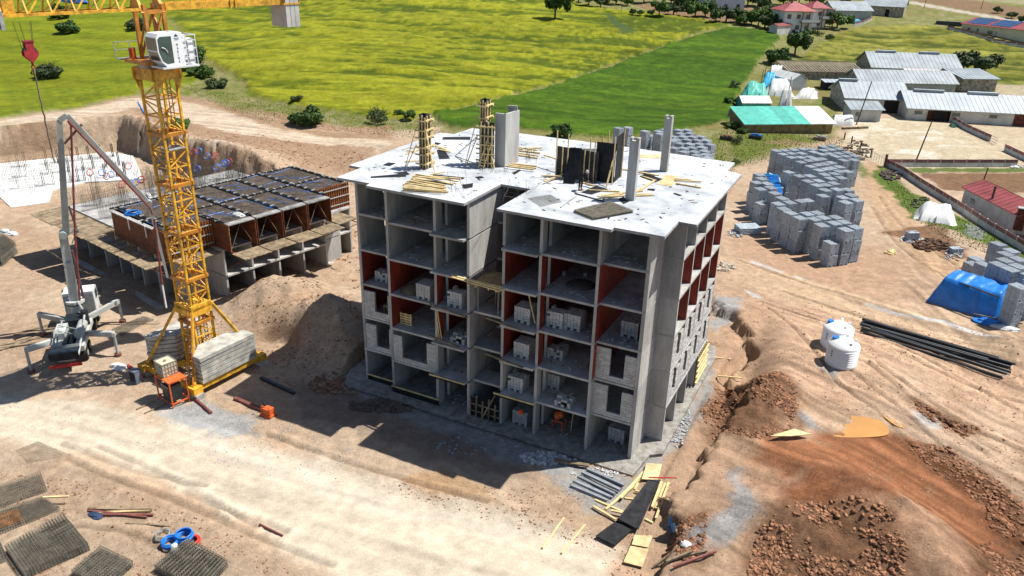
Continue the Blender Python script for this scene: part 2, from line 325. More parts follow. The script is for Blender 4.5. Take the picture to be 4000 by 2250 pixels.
# ================= GROUND =================
def grow(a,step,end,r):
    out=[a]
    while out[-1]<end: out.append(out[-1]+step); step*=r
    return out
S_=np.array(list(np.arange(22,78,.2))+list(np.arange(78,104,.26))+grow(104,.3,1500,1.0125))
tp=list(np.arange(0,36,.2))+grow(36,.24,520,1.0115)
T_=np.array([-q for q in tp[:0:-1]]+tp)
SS,TT=np.meshgrid(S_,T_,indexing='ij')
GX=CAMP[0]+SS*sy+TT*cy; GY=CAMP[1]+SS*cy-TT*sy
GZ=HT(GX,GY)
nS,nT=GX.shape
def HG(x,y):
    s=(x-CAMP[0])*sy+(y-CAMP[1])*cy; t=(x-CAMP[0])*cy-(y-CAMP[1])*sy
    i=np.clip(np.searchsorted(S_,s)-1,0,nS-2); j=np.clip(np.searchsorted(T_,t)-1,0,nT-2)
    a=np.clip((s-S_[i])/(S_[i+1]-S_[i]),0,1); b=np.clip((t-T_[j])/(T_[j+1]-T_[j]),0,1)
    return (GZ[i,j]*(1-b)+GZ[i,j+1]*b)*(1-a)+(GZ[i+1,j]*(1-b)+GZ[i+1,j+1]*b)*a
def hz(x,y): return float(HG(np.array([float(x)]),np.array([float(y)]))[0])
GT=np.concatenate([np.linspace(20,140,900),np.linspace(140.3,1400,2400)])
def gp(u,v,fine=False):
    d=ray(u,v); P=CAMP[None]+d[None]*GT[:,None]; h=HG(P[:,0],P[:,1]); k=int(np.argmax(P[:,2]<h))
    if k==0: return gz(u,v,0)
    a=P[k-1,2]-h[k-1]; b=h[k]-P[k,2]; f=a/(a+b+1e-9); q=P[k-1]*(1-f)+P[k]*f; q[2]=hz(q[0],q[1]); return q
def lerp(c,new,k):
    k=np.clip(k,0,1)[...,None]; return c*(1-k)+np.array(new)*k
wx=GX+fbm(GX*.5,GY*.5,5,61,.65)*2.4; wy=GY+fbm(GX*.5,GY*.5,5,71,.65)*2.4
n1=fbm(GX*.12,GY*.12,4,81); n2=fbm(GX*.6,GY*.6,5,91); n3=fbm(GX*2.1,GY*2.1,3,95)
C=np.zeros(GX.shape+(3,))+np.array((.47,.36,.255))
C=lerp(C,(.38,.265,.175),.42+n1*2.2+n2*.9)
# redder earth to the right of the tower block
C=lerp(C,(.41,.265,.17),ss(-2,6,wx+wy*.12)*ss(60,45,wy)*.8)
C=lerp(C,(.48,.355,.25),ss(6,14,wx-.15*wy)*ss(60,40,wy)*(.5+n1*2.5+n2))
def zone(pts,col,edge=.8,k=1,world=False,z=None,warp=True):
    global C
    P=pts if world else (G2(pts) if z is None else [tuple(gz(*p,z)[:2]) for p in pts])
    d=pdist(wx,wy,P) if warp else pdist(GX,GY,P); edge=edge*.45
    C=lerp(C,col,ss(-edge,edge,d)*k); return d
# grass background beyond the site
sfar=SS
gm=ss(-1,2.5,pdist(wx,wy,G2([(-500,-60),(-500,480),(0,468),(500,378),(620,372),(760,385),(900,430),(1150,485),(1400,505),(1560,515),(1700,500),(1780,545),(2440,560),(2750,640),(2860,655),(2950,640),(3080,590),(3280,540),(3300,420),(4600,420),(4600,60),(4000,-20),(2000,-20),(-500,-20)])))
C=lerp(C,(.115,.145,.02),gm*(.8+n2*.8))
C=lerp(C,(.20,.16,.07),gm*(n1*3+n2*1.5-.1)*.8)
# clod patches
zone([(2900,1800),(3050,1730),(3560,1690),(3900,1860),(4200,2050),(4200,2400),(2950,2400),(2880,2150),(3000,2000)],(.34,.19,.11),2.5,.7,z=1.2)
for q in CLODPX: zone(q,(.235,.12,.065),2.2,.85,z=1.2)
zone([(2950,1830),(3030,1740),(3300,1690),(3560,1700),(3780,1810),(3980,1960),(4040,2090),(3860,2170),(3640,2110),(3480,2010),(3380,1930),(3250,1890),(3060,1890)],(.29,.125,.06),1.6,1,z=1.2)
zone([(3060,1950),(3180,1880),(3380,1880),(3500,1960),(3460,2040),(3250,2040),(3080,2030)],(.25,.105,.05),1.4,1,z=1.2)
C=lerp(C,(.30,.185,.11),np.clip(np.abs(n2)*3-.55,0,.8)*ss(3,6,GX)*ss(34,24,GY))
# pale site road, the far road and white smears
d=zone([(-400,1460),(0,1530),(300,1560),(560,1640),(900,1740),(1300,1870),(1600,1980),(2000,2060),(2400,2150),(2500,2600),(1500,2600),(1300,2230),(1000,2060),(700,1910),(400,1790),(0,1700),(-400,1620)],(.48,.415,.32),1.3,.95,z=0)
zone([(600,1600),(900,1680),(1250,1800),(1600,1900),(2000,2010),(2300,2080),(2350,2140),(1900,2100),(1500,2010),(1100,1870),(700,1720)],(.50,.445,.36),1.6,.7,z=0)
zone([(-400,530),(0,475),(300,432),(500,385),(600,385),(740,402),(860,432),(1000,482),(1150,517),(1350,542),(1530,550),(1490,580),(1300,568),(1100,548),(900,518),(760,482),(640,448),(520,422),(300,462),(0,535),(-400,595)],(.50,.39,.28),.8,.95)
zone([(0,500),(60,495),(75,505),(0,530)],(.45,.40,.32),.8,.8); zone([(750,545),(900,525),(925,545),(880,570),(760,580)],(.50,.43,.33),.8,.85)
# track on the right
zone([(2830,990),(3050,1060),(3300,1130),(3600,1210),(4100,1340),(4100,1480),(3700,1340),(3300,1240),(3000,1150),(2830,1060)],(.50,.36,.235),1.2,.8,z=.3)
zone([(3380,620),(3450,640),(3600,900),(3900,1080),(4100,1170),(4100,1240),(3750,1130),(3560,1000),(3420,850),(3380,740)],(.42,.28,.17),1.2,.85)
# chalk lines
for P in ([(2935,1012),(3060,1058),(3060,1066),(2930,1022)],[(3100,1072),(3145,1085),(3145,1090),(3100,1078)],[(3380,1178),(3500,1215),(3700,1250),(3880,1320),(3960,1345),(3950,1352),(3860,1330),(3690,1262),(3490,1225),(3380,1186)],[(2905,1118),(2960,1140),(2985,1160),(2940,1150)]):
    zone(P,(.48,.47,.45),.25,.9,z=.3,warp=False)
# cement spills
for P,zz in (([(2860,1840),(2900,1850),(2920,1950),(2960,2010),(2985,2010),(2900,2060),(2830,2110),(2720,2160),(2640,2150),(2700,2080),(2780,2020),(2850,1980)],1.3),([(3080,1640),(3130,1620),(3200,1700),(3130,1690)],1),([(2580,1700),(2640,1640),(2760,1440),(2800,1430),(2770,1520),(2680,1700),(2560,1850),(2480,1820)],0),([(1400,1470),(1700,1590),(2300,1810),(2480,1880),(2400,1900),(1900,1780),(1500,1600),(1380,1500)],0),([(2800,1120),(2900,1140),(2880,1200),(2800,1280),(2780,1200)],.8),([(2150,1850),(2450,1900),(2450,2000),(2300,1990),(2180,1900)],0),([(640,1600),(800,1560),(980,1620),(1010,1690),(800,1700),(660,1660)],0),([(3180,1460),(3250,1440),(3250,1500)],.8)):
    zone(P,(.30,.33,.34),.9,.75,z=zz)
zone([(3560,1630),(3640,1640),(3670,1690),(3600,1680)],(.42,.41,.39),.5,.8,z=.5)
# darker grey-brown strip along the front of the shell, then brown patches
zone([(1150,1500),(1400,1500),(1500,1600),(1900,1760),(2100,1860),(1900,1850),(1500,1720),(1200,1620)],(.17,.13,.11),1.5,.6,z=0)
zone([(1540,1880),(1700,1840),(1900,1900),(1930,1960),(1700,1930)],(.36,.22,.11),1,.7,z=0)
zone([(620,440),(900,540),(1400,600),(1330,660),(1200,660),(800,600),(640,560)],(.33,.215,.135),2,.7,z=.5)
zone([(960,455),(1300,505),(1540,500),(1500,540),(1100,510)],(.33,.19,.125),1.5,.7,z=1)
zone([(480,430),(640,452),(760,488),(900,522),(1100,553),(1300,572),(1480,585),(1400,660),(1250,640),(1000,640),(700,600),(560,520)],(.31,.205,.13),1.5,.85,z=.5)
zone([(560,365),(700,372),(880,412),(1010,450),(1160,500),(1350,520),(1540,520),(1540,545),(1340,538),(1140,512),(990,478),(850,428),(740,398),(600,382)],(.27,.175,.10),1.5,.75)
zone([(-400,530),(0,475),(300,432),(500,385),(600,385),(740,402),(860,432),(1000,482),(1150,517),(1350,542),(1530,550),(1490,580),(1300,568),(1100,548),(900,518),(760,482),(640,448),(520,422),(300,462),(0,535),(-400,595)],(.53,.425,.315),.8,.97)
# fields
LR=fbm(SS*.34+6*fbm(TT*.014,SS*.02,2,75)+TT*.05,TT*.022,2,73); LR2=fbm(SS*.8+9*fbm(TT*.014,SS*.02,2,75)+TT*.1,TT*.03,2,74)
LD=lodge(SS,TT); LF=fbm(SS*.9,TT*.4,4,53); LM=fbm(SS*.12,TT*.03,3,57)
def field(P,c1,c2,c3,a):
    global C
    d=pdist(GX,GY,P)+fbm(GX*.25,GY*.25,3,66)*2.2+fbm(GX*1.2,GY*1.2,2,67)*.8; k=ss(-.25,.35,d)
    CC=lerp(np.zeros_like(C)+np.array(c1),c2,ss(-.02,.2,-LD*a*1.3-LF*.45+LM*.3-.04)*.9)
    CC=lerp(CC,c3,ss(.03,.25,LD*a+LF*.5)*.75)
    CC=CC*(1+LM*.5+LF*.5*min(a,1.5))[...,None]
    CC=lerp(CC,c2,(ss(.045,.0,np.abs(LR))*.75+ss(.04,0,np.abs(LR2))*.5)*min(1,a*.55)*(.5+vn(TT*.06,SS*.1,9)*.7))
    CC=lerp(CC,c3,(ss(.04,.0,np.abs(LR-.07))*.7)*min(1,a*.5))
    kk=k[...,None]; C=C*(1-kk)+CC*kk
field(FIELD1,(.165,.195,.010),(.112,.148,.008),(.195,.213,.012),.8)
field(FIELD2,(.188,.203,.010),(.064,.095,.008),(.243,.25,.018),1.8)
field(FIELD3,(.055,.115,.007),(.04,.086,.006),(.08,.135,.009),1.7)
field(FIELD4,(.17,.175,.02),(.06,.08,.012),(.24,.23,.05),2.2)
# dark tractor marks in the left field
for k in range(14):
    u0=20+k*48; P=G2([(u0,300+(k%3)*18),(u0+4,300+(k%3)*18),(u0+62,455-k*3-(k%3)*10),(u0+56,455-k*3-(k%3)*10)])
    d=pdist(GX+fbm(GX*.3,GY*.3,3,33)*3,GY,P); C=lerp(C,(.075,.11,.01),ss(-.9,.3,d)*(.3+vn(GX*.4,GY*.4,3)*.6)*(pdist(GX,GY,FIELD1)>1))
zone([(2350,50),(2385,58),(2440,95),(2478,115),(2475,130),(2430,132),(2400,95)],(.055,.09,.03),1,.85)
# yards, vegetable plots, grass verges
zone([(3290,560),(3330,470),(3540,455),(3700,470),(3790,520),(3860,560),(3990,640),(3960,660),(3460,655),(3430,640)],(.48,.405,.28),1,.95)
zone([(3790,490),(4300,500),(4300,640),(3990,630),(3860,560)],(.47,.39,.27),1,.95)
zone([(3880,330),(4300,330),(4300,400),(3900,380)],(.40,.34,.23),1,.9)
d=pdist(GX,GY,G2([(3330,470),(3540,455),(3990,640),(3460,655),(3290,560)])); C=lerp(C,(.62,.57,.47),ss(0,1,d)*ss(.08,.2,fbm(SS*.5,TT*.14,4,44))*.8)
zone([(3570,675),(4300,680),(4300,760),(3700,745)],(.19,.11,.06),.7,.95)
zone([(3540,655),(4300,658),(4300,675),(3560,672)],(.08,.13,.02),.7,.9)
zone([(3430,650),(3470,655),(3560,750),(3800,870),(4050,1010),(4000,1020),(3850,960),(3700,895),(3560,850),(3480,750),(3400,690)],(.085,.14,.02),.8,.95)
zone([(3780,880),(3840,895),(3870,925),(3800,930),(3750,905)],(.22,.235,.23),.5,.9)
zone([(3120,640),(3250,560),(3300,590),(3390,660),(3390,700),(3300,640)],(.10,.13,.03),.8,.8)
zone([(2860,660),(2950,600),(3060,560),(3200,555),(3180,540),(2900,500),(2850,560)],(.10,.135,.02),1,.7)
zone([(2960,555),(3080,545),(3180,560),(3100,570)],(.26,.18,.10),1,.7)
zone([(3600,880),(3660,870),(3760,960),(3780,1010),(3700,1000),(3600,950),(3420,905)],(.16,.085,.045),.8,.85,z=.4)
# hillside behind: road, ploughed strip, scrub
zone([(3400,-12),(3560,5),(3860,58),(4100,100),(4100,110),(3850,68),(3540,12),(3380,-6)],(.42,.37,.30),.6,.95)
zone([(3560,2),(3700,-15),(4100,45),(4100,95),(3860,56)],(.20,.125,.075),1,.9)
zone([(3500,-20),(4200,-20),(4200,40),(3900,8)],(.27,.25,.14),3,.9)
zone([(2620,60),(2900,90),(2990,60),(2980,20),(2700,20),(2450,10),(2560,50)],(.22,.13,.08),2,.75)
zone([(2200,-20),(2450,8),(2700,15),(2980,0),(3300,-20)],(.20,.17,.08),3,.7)
# wheel marks: streaks running along the haul road and along the right hand track
def streak(a,b,zz,mask,amp,seed):
    global C
    p=gz(*a,zz);q=gz(*b,zz); ex,ey=(q-p)[:2]/np.linalg.norm((q-p)[:2]); al=(GX-p[0])*ex+(GY-p[1])*ey; ac=-(GX-p[0])*ey+(GY-p[1])*ex+.6*fbm(al*.05,al*0,2,seed)*4
    f=fbm(ac*1.5,al*.07,4,seed)+.5*fbm(ac*4,al*.15,3,seed+7)
    C=C*(1+np.clip(f*amp,-.4,.3)*mask)[...,None]
streak((300,1690),(1900,2110),0,ss(-3,1,pdist(GX,GY,ROADP)),.55,201)
streak((3000,1080),(3900,1390),.3,ss(4,8,GX)*ss(45,30,GY)*ss(-12,-5,GY),1.3,211)
streak((3450,700),(3900,1130),.3,ss(14,18,GX)*ss(60,50,GY)*ss(20,28,GY),1.0,221)
streak((0,500),(1200,540),1,ss(-2,1,pdist(GX,GY,ROAD2)),.9,231)
for P in RUTP:
    dl=ldist(GX,GY,P)+.12*fbm(GX*1.3,GY*1.3,2,5); C=C*(1-.38*np.exp(-(dl/.2)**2))[...,None]*(1+.12*np.exp(-((dl-.45)/.25)**2))[...,None]
# darker brown blended in where the cut faces are steep
C=lerp(C,(.26,.165,.10),ss(1.1,2.2,np.hypot(np.gradient(GZ,axis=0)/np.gradient(SS,axis=0),np.gradient(GZ,axis=1)/np.gradient(TT,axis=1)))*ss(150,110,SS)*.55)
C=C*(1+n3*.25+n2*.18)[...,None]
C=np.clip(C,.004,.8)
me=bpy.data.meshes.new('ground'); nv=nS*nT
V=np.stack([GX,GY,GZ],-1).reshape(-1,3)
idx=np.arange(nv).reshape(nS,nT)
F=np.stack([idx[:-1,:-1],idx[:-1,1:],idx[1:,1:],idx[1:,:-1]],-1).reshape(-1,4)
me.vertices.add(nv); me.vertices.foreach_set('co',V.ravel())
me.loops.add(F.size); me.loops.foreach_set('vertex_index',F.ravel())
me.polygons.add(len(F)); me.polygons.foreach_set('loop_start',np.arange(0,F.size,4)); me.polygons.foreach_set('loop_total',np.full(len(F),4))
me.update(calc_edges=True); me.shade_smooth()
ca=me.color_attributes.new('Col','FLOAT_COLOR','POINT'); ca.data.foreach_set('color',np.concatenate([C.reshape(-1,3),np.ones((nv,1))],1).ravel())
RO=np.full(GX.shape,.5); RO=RO-.38*ss(-2,1,pdist(GX,GY,ROADP))-.3*ss(-1,1,pdist(GX,GY,ROAD2)); RO=RO+.9*ss(-1,2,np.maximum.reduce([pdist(wx,wy,q) for q in CLODS])); RO=np.where(SS>110,.6,RO)
ra=me.attributes.new('Rough','FLOAT','POINT'); ra.data.foreach_set('value',RO.ravel())
gm_=bpy.data.materials.new('ground'); gm_.use_nodes=True; t=gm_.node_tree; n=t.nodes; L=t.links; b=n['Principled BSDF']
b.inputs['Roughness'].default_value=.95; b.inputs['Specular IOR Level'].default_value=.1
at=n.new('ShaderNodeAttribute'); at.attribute_name='Col'
ge=n.new('ShaderNodeNewGeometry')
def nz_(sc,det,ro=.7):
    q=n.new('ShaderNodeTexNoise'); q.inputs['Scale'].default_value=sc; q.inputs['Detail'].default_value=det; q.inputs['Roughness'].default_value=ro; L.new(ge.outputs['Position'],q.inputs['Vector']); return q
a=nz_(.9,9); mr=n.new('ShaderNodeMapRange'); mr.inputs[1].default_value=.3; mr.inputs[2].default_value=.7; mr.inputs[3].default_value=.78; mr.inputs[4].default_value=1.2; L.new(a.outputs[0],mr.inputs[0])
a2=nz_(9,8,.8); mr2=n.new('ShaderNodeMapRange'); mr2.inputs[1].default_value=.3; mr2.inputs[2].default_value=.7; mr2.inputs[3].default_value=.72; mr2.inputs[4].default_value=1.2; L.new(a2.outputs[0],mr2.inputs[0])
mm=n.new('ShaderNodeMath'); mm.operation='MULTIPLY'; L.new(mr.outputs[0],mm.inputs[0]); L.new(mr2.outputs[0],mm.inputs[1])
a4=nz_(1.9,15,.78); m4=n.new('ShaderNodeMapRange'); m4.inputs[1].default_value=.47; m4.inputs[2].default_value=.56; m4.inputs[3].default_value=1.07; m4.inputs[4].default_value=.76; L.new(a4.outputs[0],m4.inputs[0])
rt0=n.new('ShaderNodeAttribute'); rt0.attribute_name='Rough'; mxx=n.new('ShaderNodeMix'); mxx.data_type='FLOAT'; mxx.inputs[2].default_value=1; L.new(rt0.outputs['Fac'],mxx.inputs[0]); L.new(m4.outputs[0],mxx.inputs[3])
m5=n.new('ShaderNodeMath'); m5.operation='MULTIPLY'; L.new(mm.outputs[0],m5.inputs[0]); L.new(mxx.outputs[0],m5.inputs[1]); mm=m5
vm=n.new('ShaderNodeVectorMath'); vm.operation='SCALE'; L.new(at.outputs[0],vm.inputs[0]); L.new(mm.outputs[0],vm.inputs[3]); L.new(vm.outputs[0],b.inputs['Base Color'])
b3=nz_(2.6,12,.8); rt=n.new('ShaderNodeAttribute'); rt.attribute_name='Rough'; m3=n.new('ShaderNodeMath'); m3.operation='MULTIPLY'; L.new(b3.outputs[0],m3.inputs[0]); L.new(rt.outputs['Fac'],m3.inputs[1])
bp=n.new('ShaderNodeBump'); bp.inputs['Strength'].default_value=1; bp.inputs['Distance'].default_value=.42; L.new(m3.outputs[0],bp.inputs['Height']); L.new(bp.outputs[0],b.inputs['Normal'])
me.materials.append(gm_)
go=link('ground',me); tag(go,'tan construction ground with pale haul road, cut banks and green fields behind',None,None,'structure')
# muddy puddles
for k,(pts,z) in enumerate((([(3180,1590),(3250,1605),(3330,1625),(3380,1630),(3450,1650),(3480,1700),(3440,1712),(3280,1712),(3220,1690),(3195,1640)],0),([(3430,1610),(3470,1620),(3540,1680),(3500,1672)],0))):
    P=[gp(*p) for p in pts]
    for _ in range(3): P=[q for i in range(len(P)) for q in (P[i]*.75+P[(i+1)%len(P)]*.25,P[i]*.25+P[(i+1)%len(P)]*.75)]
    z=max(float(HT(np.array([p[0]]),np.array([p[1]]))[0]) for p in P)*1.0
    z=np.mean([hz(p[0],p[1]) for p in P])+.01
    single_=MB().prism([(p[0],p[1]) for p in P],z-.3,z+.02)
    tag(build('puddle',single_,PUD),('large' if k==0 else 'narrow')+' orange muddy puddle on the track',None,None,'structure')
# ================= TOWER BLOCK =================
H=2.8; TH=.2
XL,XA,XB,XC,XD,XE,XF,XG=-22.36,-19.4,-15.38,-12.7,-9.97,-7.28,-3.28,-.25
B=thing('apartment_block_shell','six storey bare concrete apartment shell with open bays and red painted walls','building',(-11,9.5,0))
def slabpoly(k):
    bl=-.55 if k in(3,4,5,2,1) else 0
    return [(XL,.5),(XA+.02,.5),(XA+.02,-.02),(XB,-.02),(XB,bl),(XC+.02,bl),(XC+.02,4.1),(XD+.18,4.1),(XD+.18,bl),(XE+.1,bl),(XE+.1,-.02),(XF+.18,-.02),(XF+.18,.5),(XG+.25,.5),(XG+.25,3.63),(1.27,3.63),(1.27,15.5),(0,15.5),(0,18.7),(-22.36,18.7),(-22.36,15.5),(-23.62,15.5),(-23.62,3.63),(XL,3.63)]
ROOFP=[(-20.1,-1.1),(-12.28,-1.1),(-12.3,4.1),(-9.97,4.1),(-9.97,-.95),(-2.2,-.95),(-2.2,-.5),(.95,-.5),(.9,2.57),(2.05,2.57),(2.0,15.9),(.85,16.3),(.8,19.1),(-8.6,19.5),(-16.6,19.2),(-19,19.2),(-19.1,18.9),(-22.95,18.7),(-23.1,15.8),(-24.4,15.5),(-24.4,2.55),(-23.2,2.5),(-23.1,-.5),(-20.2,-.5)]
for k in range(1,6): build('floor_slab',MB().prism(slabpoly(k),k*H-.16,k*H),[CONC],B)
mb=MB().prism(ROOFP,6*H-.18,6*H,0,1); build('roof_slab',mb,[CONC,SLABT],B)
# foundation raft, with its front kerb and the grey apron on the right
build('foundation_raft',MB().prism([(-23.4,-1.0),(-22.8,-1.25),(-17,-1.15),(-9,-1.1),(.7,-1.15),(1.0,1.6),(1.75,2.2),(1.75,18),(1.2,20),(-23,20),(-24.5,12),(-24.4,1)],-.9,-.004),[mat('dirty_raft',(.33,.32,.29),.95,.35,1.6,.9,7,c2=(.17,.155,.13))],B)
LRED={3,4}; 
def wallx(x,y0,y1,k,red,z1=None,th=TH,name='cross_wall'):
    z0=k*H; z1=(k+1)*H-(.16 if k<5 else .18)
    mb=MB(); mb.box(x,x+th,y0,y1,z0+.0,z1,0)
    if red: mb.m=[0,0,0,1,0,1]
    build(name,mb,[CONCW,RED],B)
def wally(y,x0,x1,k,red,th=TH,name='cross_wall'):
    z0=k*H; z1=(k+1)*H-(.16 if k<5 else .18)
    mb=MB(); mb.box(x0,x1,y,y+th,z0,z1,0)
    if red: mb.m=[0,0,1,0,1,0]
    build(name,mb,[CONCW,RED],B)
for k in range(6):
    lr=k in(2,3); rr=k in(2,3,4)
    wallx(XL,.52,3.63,k,0,name='end_wall'); 
    if lr:  # painted lining on the inner face of the end wall
        build('red_lining',MB().box(XL+TH,XL+TH+.012,.62,3.6,k*H,(k+1)*H-.17),[RED],B)
    wallx(XA,0,6,k,lr)
    wallx(XB,0,.85,k,lr,name='pier'); wallx(XB,1.56,6,k,lr)
    wallx(XC,0,8.2,k,0)
    wallx(XD,0,8.2,k,rr and k!=2 or k==2)
    wallx(XE,0,.75,k,rr,name='pier'); wallx(XE,1.45,6,k,rr)
    wallx(XF,0,6,k,rr)
    wallx(XG,.52,3.62,k,0,th=.25,name='end_wall')
    if rr: build('red_lining',MB().box(XG-.012,XG,.62,3.6,k*H,(k+1)*H-.17),[RED],B)
    # rooms behind
    for (a,b) in ((XL+TH,XA),(XA+TH,XB),(XB+TH,XC),(XD+TH,XE),(XE+TH,XF)): wally(6,a-.19,b+.0,k,lr or rr,name='rear_wall')
    wally(6,XF,1.2,k,rr,name='rear_wall') if False else None
    # wing walls and side facade
    wally(3.63,XG+.25-.02,1.25,k,0,name='wing_wall'); wally(3.63,-23.6,XL,k,0,name='wing_wall')
    for y in (6.5,9.38,12.24,15.2):
        wally(y,XF+TH,1.25,k,rr if k>1 else (k==1 and False),name='side_wall'); wally(y,-23.6,XA,k,lr,name='side_wall')
    wallx(XF,6.2,15.2,k,rr,name='spine_wall'); wallx(XA,6.2,15.2,k,lr,name='spine_wall')
    wally(8.4,XC,XD+TH,k,0,name='core_wall')
    wally(12.6,XA+TH,XF,k,0,name='spine_wall')
    wally(18.4,XL,0,k,0,name='rear_wall')
    wallx(XG-.05,15.42,18.4,k,0,name='end_wall')
    # hidden lift core between
    if k<5:
        z=(k+1)*H-1.35+ (0 if k<4 else 0)
for zz in (2.8,5.6,8.4): build('stair_landing',MB().box(XC+TH,XD,.5,2.2,zz-.16,zz-.0),[CONC],B)
# joints of the pours read as rough seams on the end walls
for k in range(1,6):
    mb=MB(); mb.box(XG+.249,XG+.262,.52,3.63,k*H-.03,k*H+.01); mb.box(.262,1.25,3.617,3.631,k*H-.03,k*H+.01); build('pour_joint',mb,[MORT],B)
    mb=MB(); mb.box(XC+.199,XC+.212,.0,8.2,k*H-.03,k*H+.01); mb.box(XG+.25-.26,XG+.25+.004,.508,.519,k*H-.03,k*H+.01); build('pour_joint',mb,[MORT],B)
th_=MB()
for k in range(6):
    for zz in(.4,1.3,2.2):
        for yy in(.9,1.7,2.5,3.3): th_.cyl((.0,yy,k*H+zz),(.006,yy,k*H+zz),.028,6)
        for xx in(.3,.8): th_.cyl((xx,3.624,k*H+zz),(xx,3.63,k*H+zz),.028,6)
        for yy in(.8,2.0,3.2,4.4): th_.cyl((XC+.2,yy,k*H+zz),(XC+.206,yy,k*H+zz),.028,6)
o=build('tie_hole',th_,[DARK],B); o['kind']='stuff'
db=MB()
for i in range(900):
    k=R.randint(0,5); x=R.uniform(-22,-.4); y=abs(R.gauss(0,1.1))+.62; s_=R.uniform(.03,.13)
    if XC<x<XD+.3: continue
    M=Matrix.Translation((x,y,k*H+.005))@Matrix.Rotation(R.uniform(0,6),4,'Z'); db.box(-s_*R.uniform(.4,2.2),s_,-s_*.4,s_*.4,0,s_*.5,R.choice((0,0,1,2)),M)
o=build('floor_debris',db,[RUB,OLDW,MORT],B); o['kind']='stuff'
# masonry infill, block by block
BM=MB().box(0,.385,0,.19,0,.19).mesh('block',[BLOCKW]); BMH=MB().box(0,.19,0,.19,0,.19).mesh('block',[BLOCKW])
BG=MB().box(0,.385,0,.19,0,.19).mesh('block',[BLOCK]); BGH=MB().box(0,.19,0,.19,0,.19).mesh('block',[BLOCK])
def infill(P0,ang,L,hh,keep,light=True,parent=B,name='infill_wall'):
    M0=Matrix.Translation(Vector(P0))@Matrix.Rotation(ang,4,'Z')
    rows=int(hh/.2); core=MB(); w=link(name,None,parent,M0)
    A,Bh=(BM,BMH) if light else (BG,BGH); ci=MB()
    for r in range(rows):
        x=0
        if r%2: x=-.2
        run=None
        while x<L-.05:
            x0=max(0,x); x1=min(L,x+.4); q=[]
            h=(x0+x1)/2; ka=keep((x0+h)/2,r*.2+.1); kb=keep((h+x1)/2,r*.2+.1)
            if ka and kb: q=[(x0,x1)]
            elif ka: q=[(x0,h)]
            elif kb: q=[(h,x1)]
            for a0,a1 in q:
                full=(a1-a0)>.35; me=A if full else Bh
                M=M0@Matrix.Translation((a0+.006+R.uniform(-.004,.004),R.uniform(-.012,.012),r*.2+.004))
                if not full: M=M@Matrix.Scale((a1-a0-.012)/.19,4,(1,0,0))
                link('block',me,w,M)
                ci.box(a0,a1,.02,.17,r*.2,r*.2+.2)
            x+=.4
    cm=ci.mesh('mortar',[MORT]); link('mortar',cm,w,M0)
    return w
def win(x0,x1,z0,ztop_l=9,ztop_r=9,Lx=9):
    def f(c,z):
        if x0<c<x1: return z<z0
        if c<=x0: return z<ztop_l
        return z<ztop_r
    return f
for k in (2,): infill((XL+.2,.56,k*H),0,2.75,2.6,win(1.05,2.2,.6,2.3,2.2))
infill((XL+.2,.56,1*H),0,2.75,2.6,win(.95,2.2,.45,2.2,2.15))
infill((XA+.2,.04,1*H),0,3.8,2.6,win(.85,2.95,.42,2.2,2.2))
infill((XF+.2,.56,2*H),0,2.83,2.6,win(1.0,2.0,.4,2.45,2.25))
infill((XF+.2,.56,1*H),0,2.83,2.6,win(1.0,1.98,.4,2.45,2.25))
# side facade windows
for k in (1,2):
    for i,(y0,y1) in enumerate(((3.83,6.5),(6.7,9.38),(9.58,12.24),(12.44,15.2))):
        infill((1.24,y0,k*H),PI/2,y1-y0,2.6,win(1.0,1.75,.6,2.45,2.25),light=True)
# low timber guards and black strips across open bays
def strip(x0,x1,y,z,h=.28,both=True):
    t=thing('slab_edge_form','black formwork strip with timber rail along a slab edge','formwork',((x0+x1)/2,y,z))
    build('film_board',MB().box(x0,x1,y-.02,y,z-.1,z+h-.1),[FILM],t)
    build('timber_rail',MB().box(x0-.03,x1+.03,y-.1,y-.02,z+h-.2,z+h-.1),[TIMB],t); return t
a=strip(XL+.2,XA,.48,0.1,.55); a['label']='black board with timber rail across the lowest left corner bay'
a=strip(XA+.05,XB+.3,-.14,0.1,.6); a['label']='long black board with timber rail across the ground floor beside the corner bay'
a=strip(XB-.15,XC+.15,-.6,2.75,.3); a['label']='black board and timber rail on the first floor balcony left of the stair gap'
a=strip(XD-.15,XE+.3,-.6,2.75,.3); a['label']='black board and timber rail on the first floor balcony right of the stair gap'
# formwork wall closing the last ground bay of the side facade
t=thing('side_bay_formwork','yellow timber shuttering across the last ground floor bay of the sunlit side','formwork',(1.5,13.8,0))
build('film_board',MB().box(1.27,1.3,12.3,15.3,0,2.7),[FILM],t)
for i in range(5): build('waler',MB().box(1.38,1.5,12.1,15.6,.3+i*.5,.4+i*.5),[TIMB],t)
for i in range(8): build('stud',MB().box(1.3,1.38,12.35+i*.4,12.43+i*.4,0,2.75),[TIMB],t)
# stair gap: formwork landing with mesh, props, barrier, planks
t=thing('landing_formwork','timber landing formwork with rebar mesh propped between the two wings','formwork',(-11.3,1,11.0))
z=10.75
build('deck_board',MB().box(XC+.2,XD-.0,.3,2.6,z-.06,z),[TIMBP],t)
build('edge_beam',MB().box(XC-.1,XD+.1,.2,.3,z-.2,z+.12),[TIMB],t)
for x in(-12.6,-12.0,-11.0,-10.4): build('bearer',MB().box(x,x+.12,-.15,2.6,z-.2,z-.06),[TIMB],t)
mb=MB()
for i in range(14): mb.tri((XC+.25,.35+i*.16,z+.05),(XD-.05,.35+i*.16,z+.05),.012)
for i in range(15): mb.tri((XC+.28+i*.16,.32,z+.06),(XC+.28+i*.16,2.55,z+.06),.012)
build('rebar_mesh',mb,[STEEL],t)
for x,y in((-12.2,.7),(-10.6,.7),(-11.4,1.8)): build('prop',MB().cyl((x,y,8.4),(x,y,z-.2),.035,6),[GREY],t)
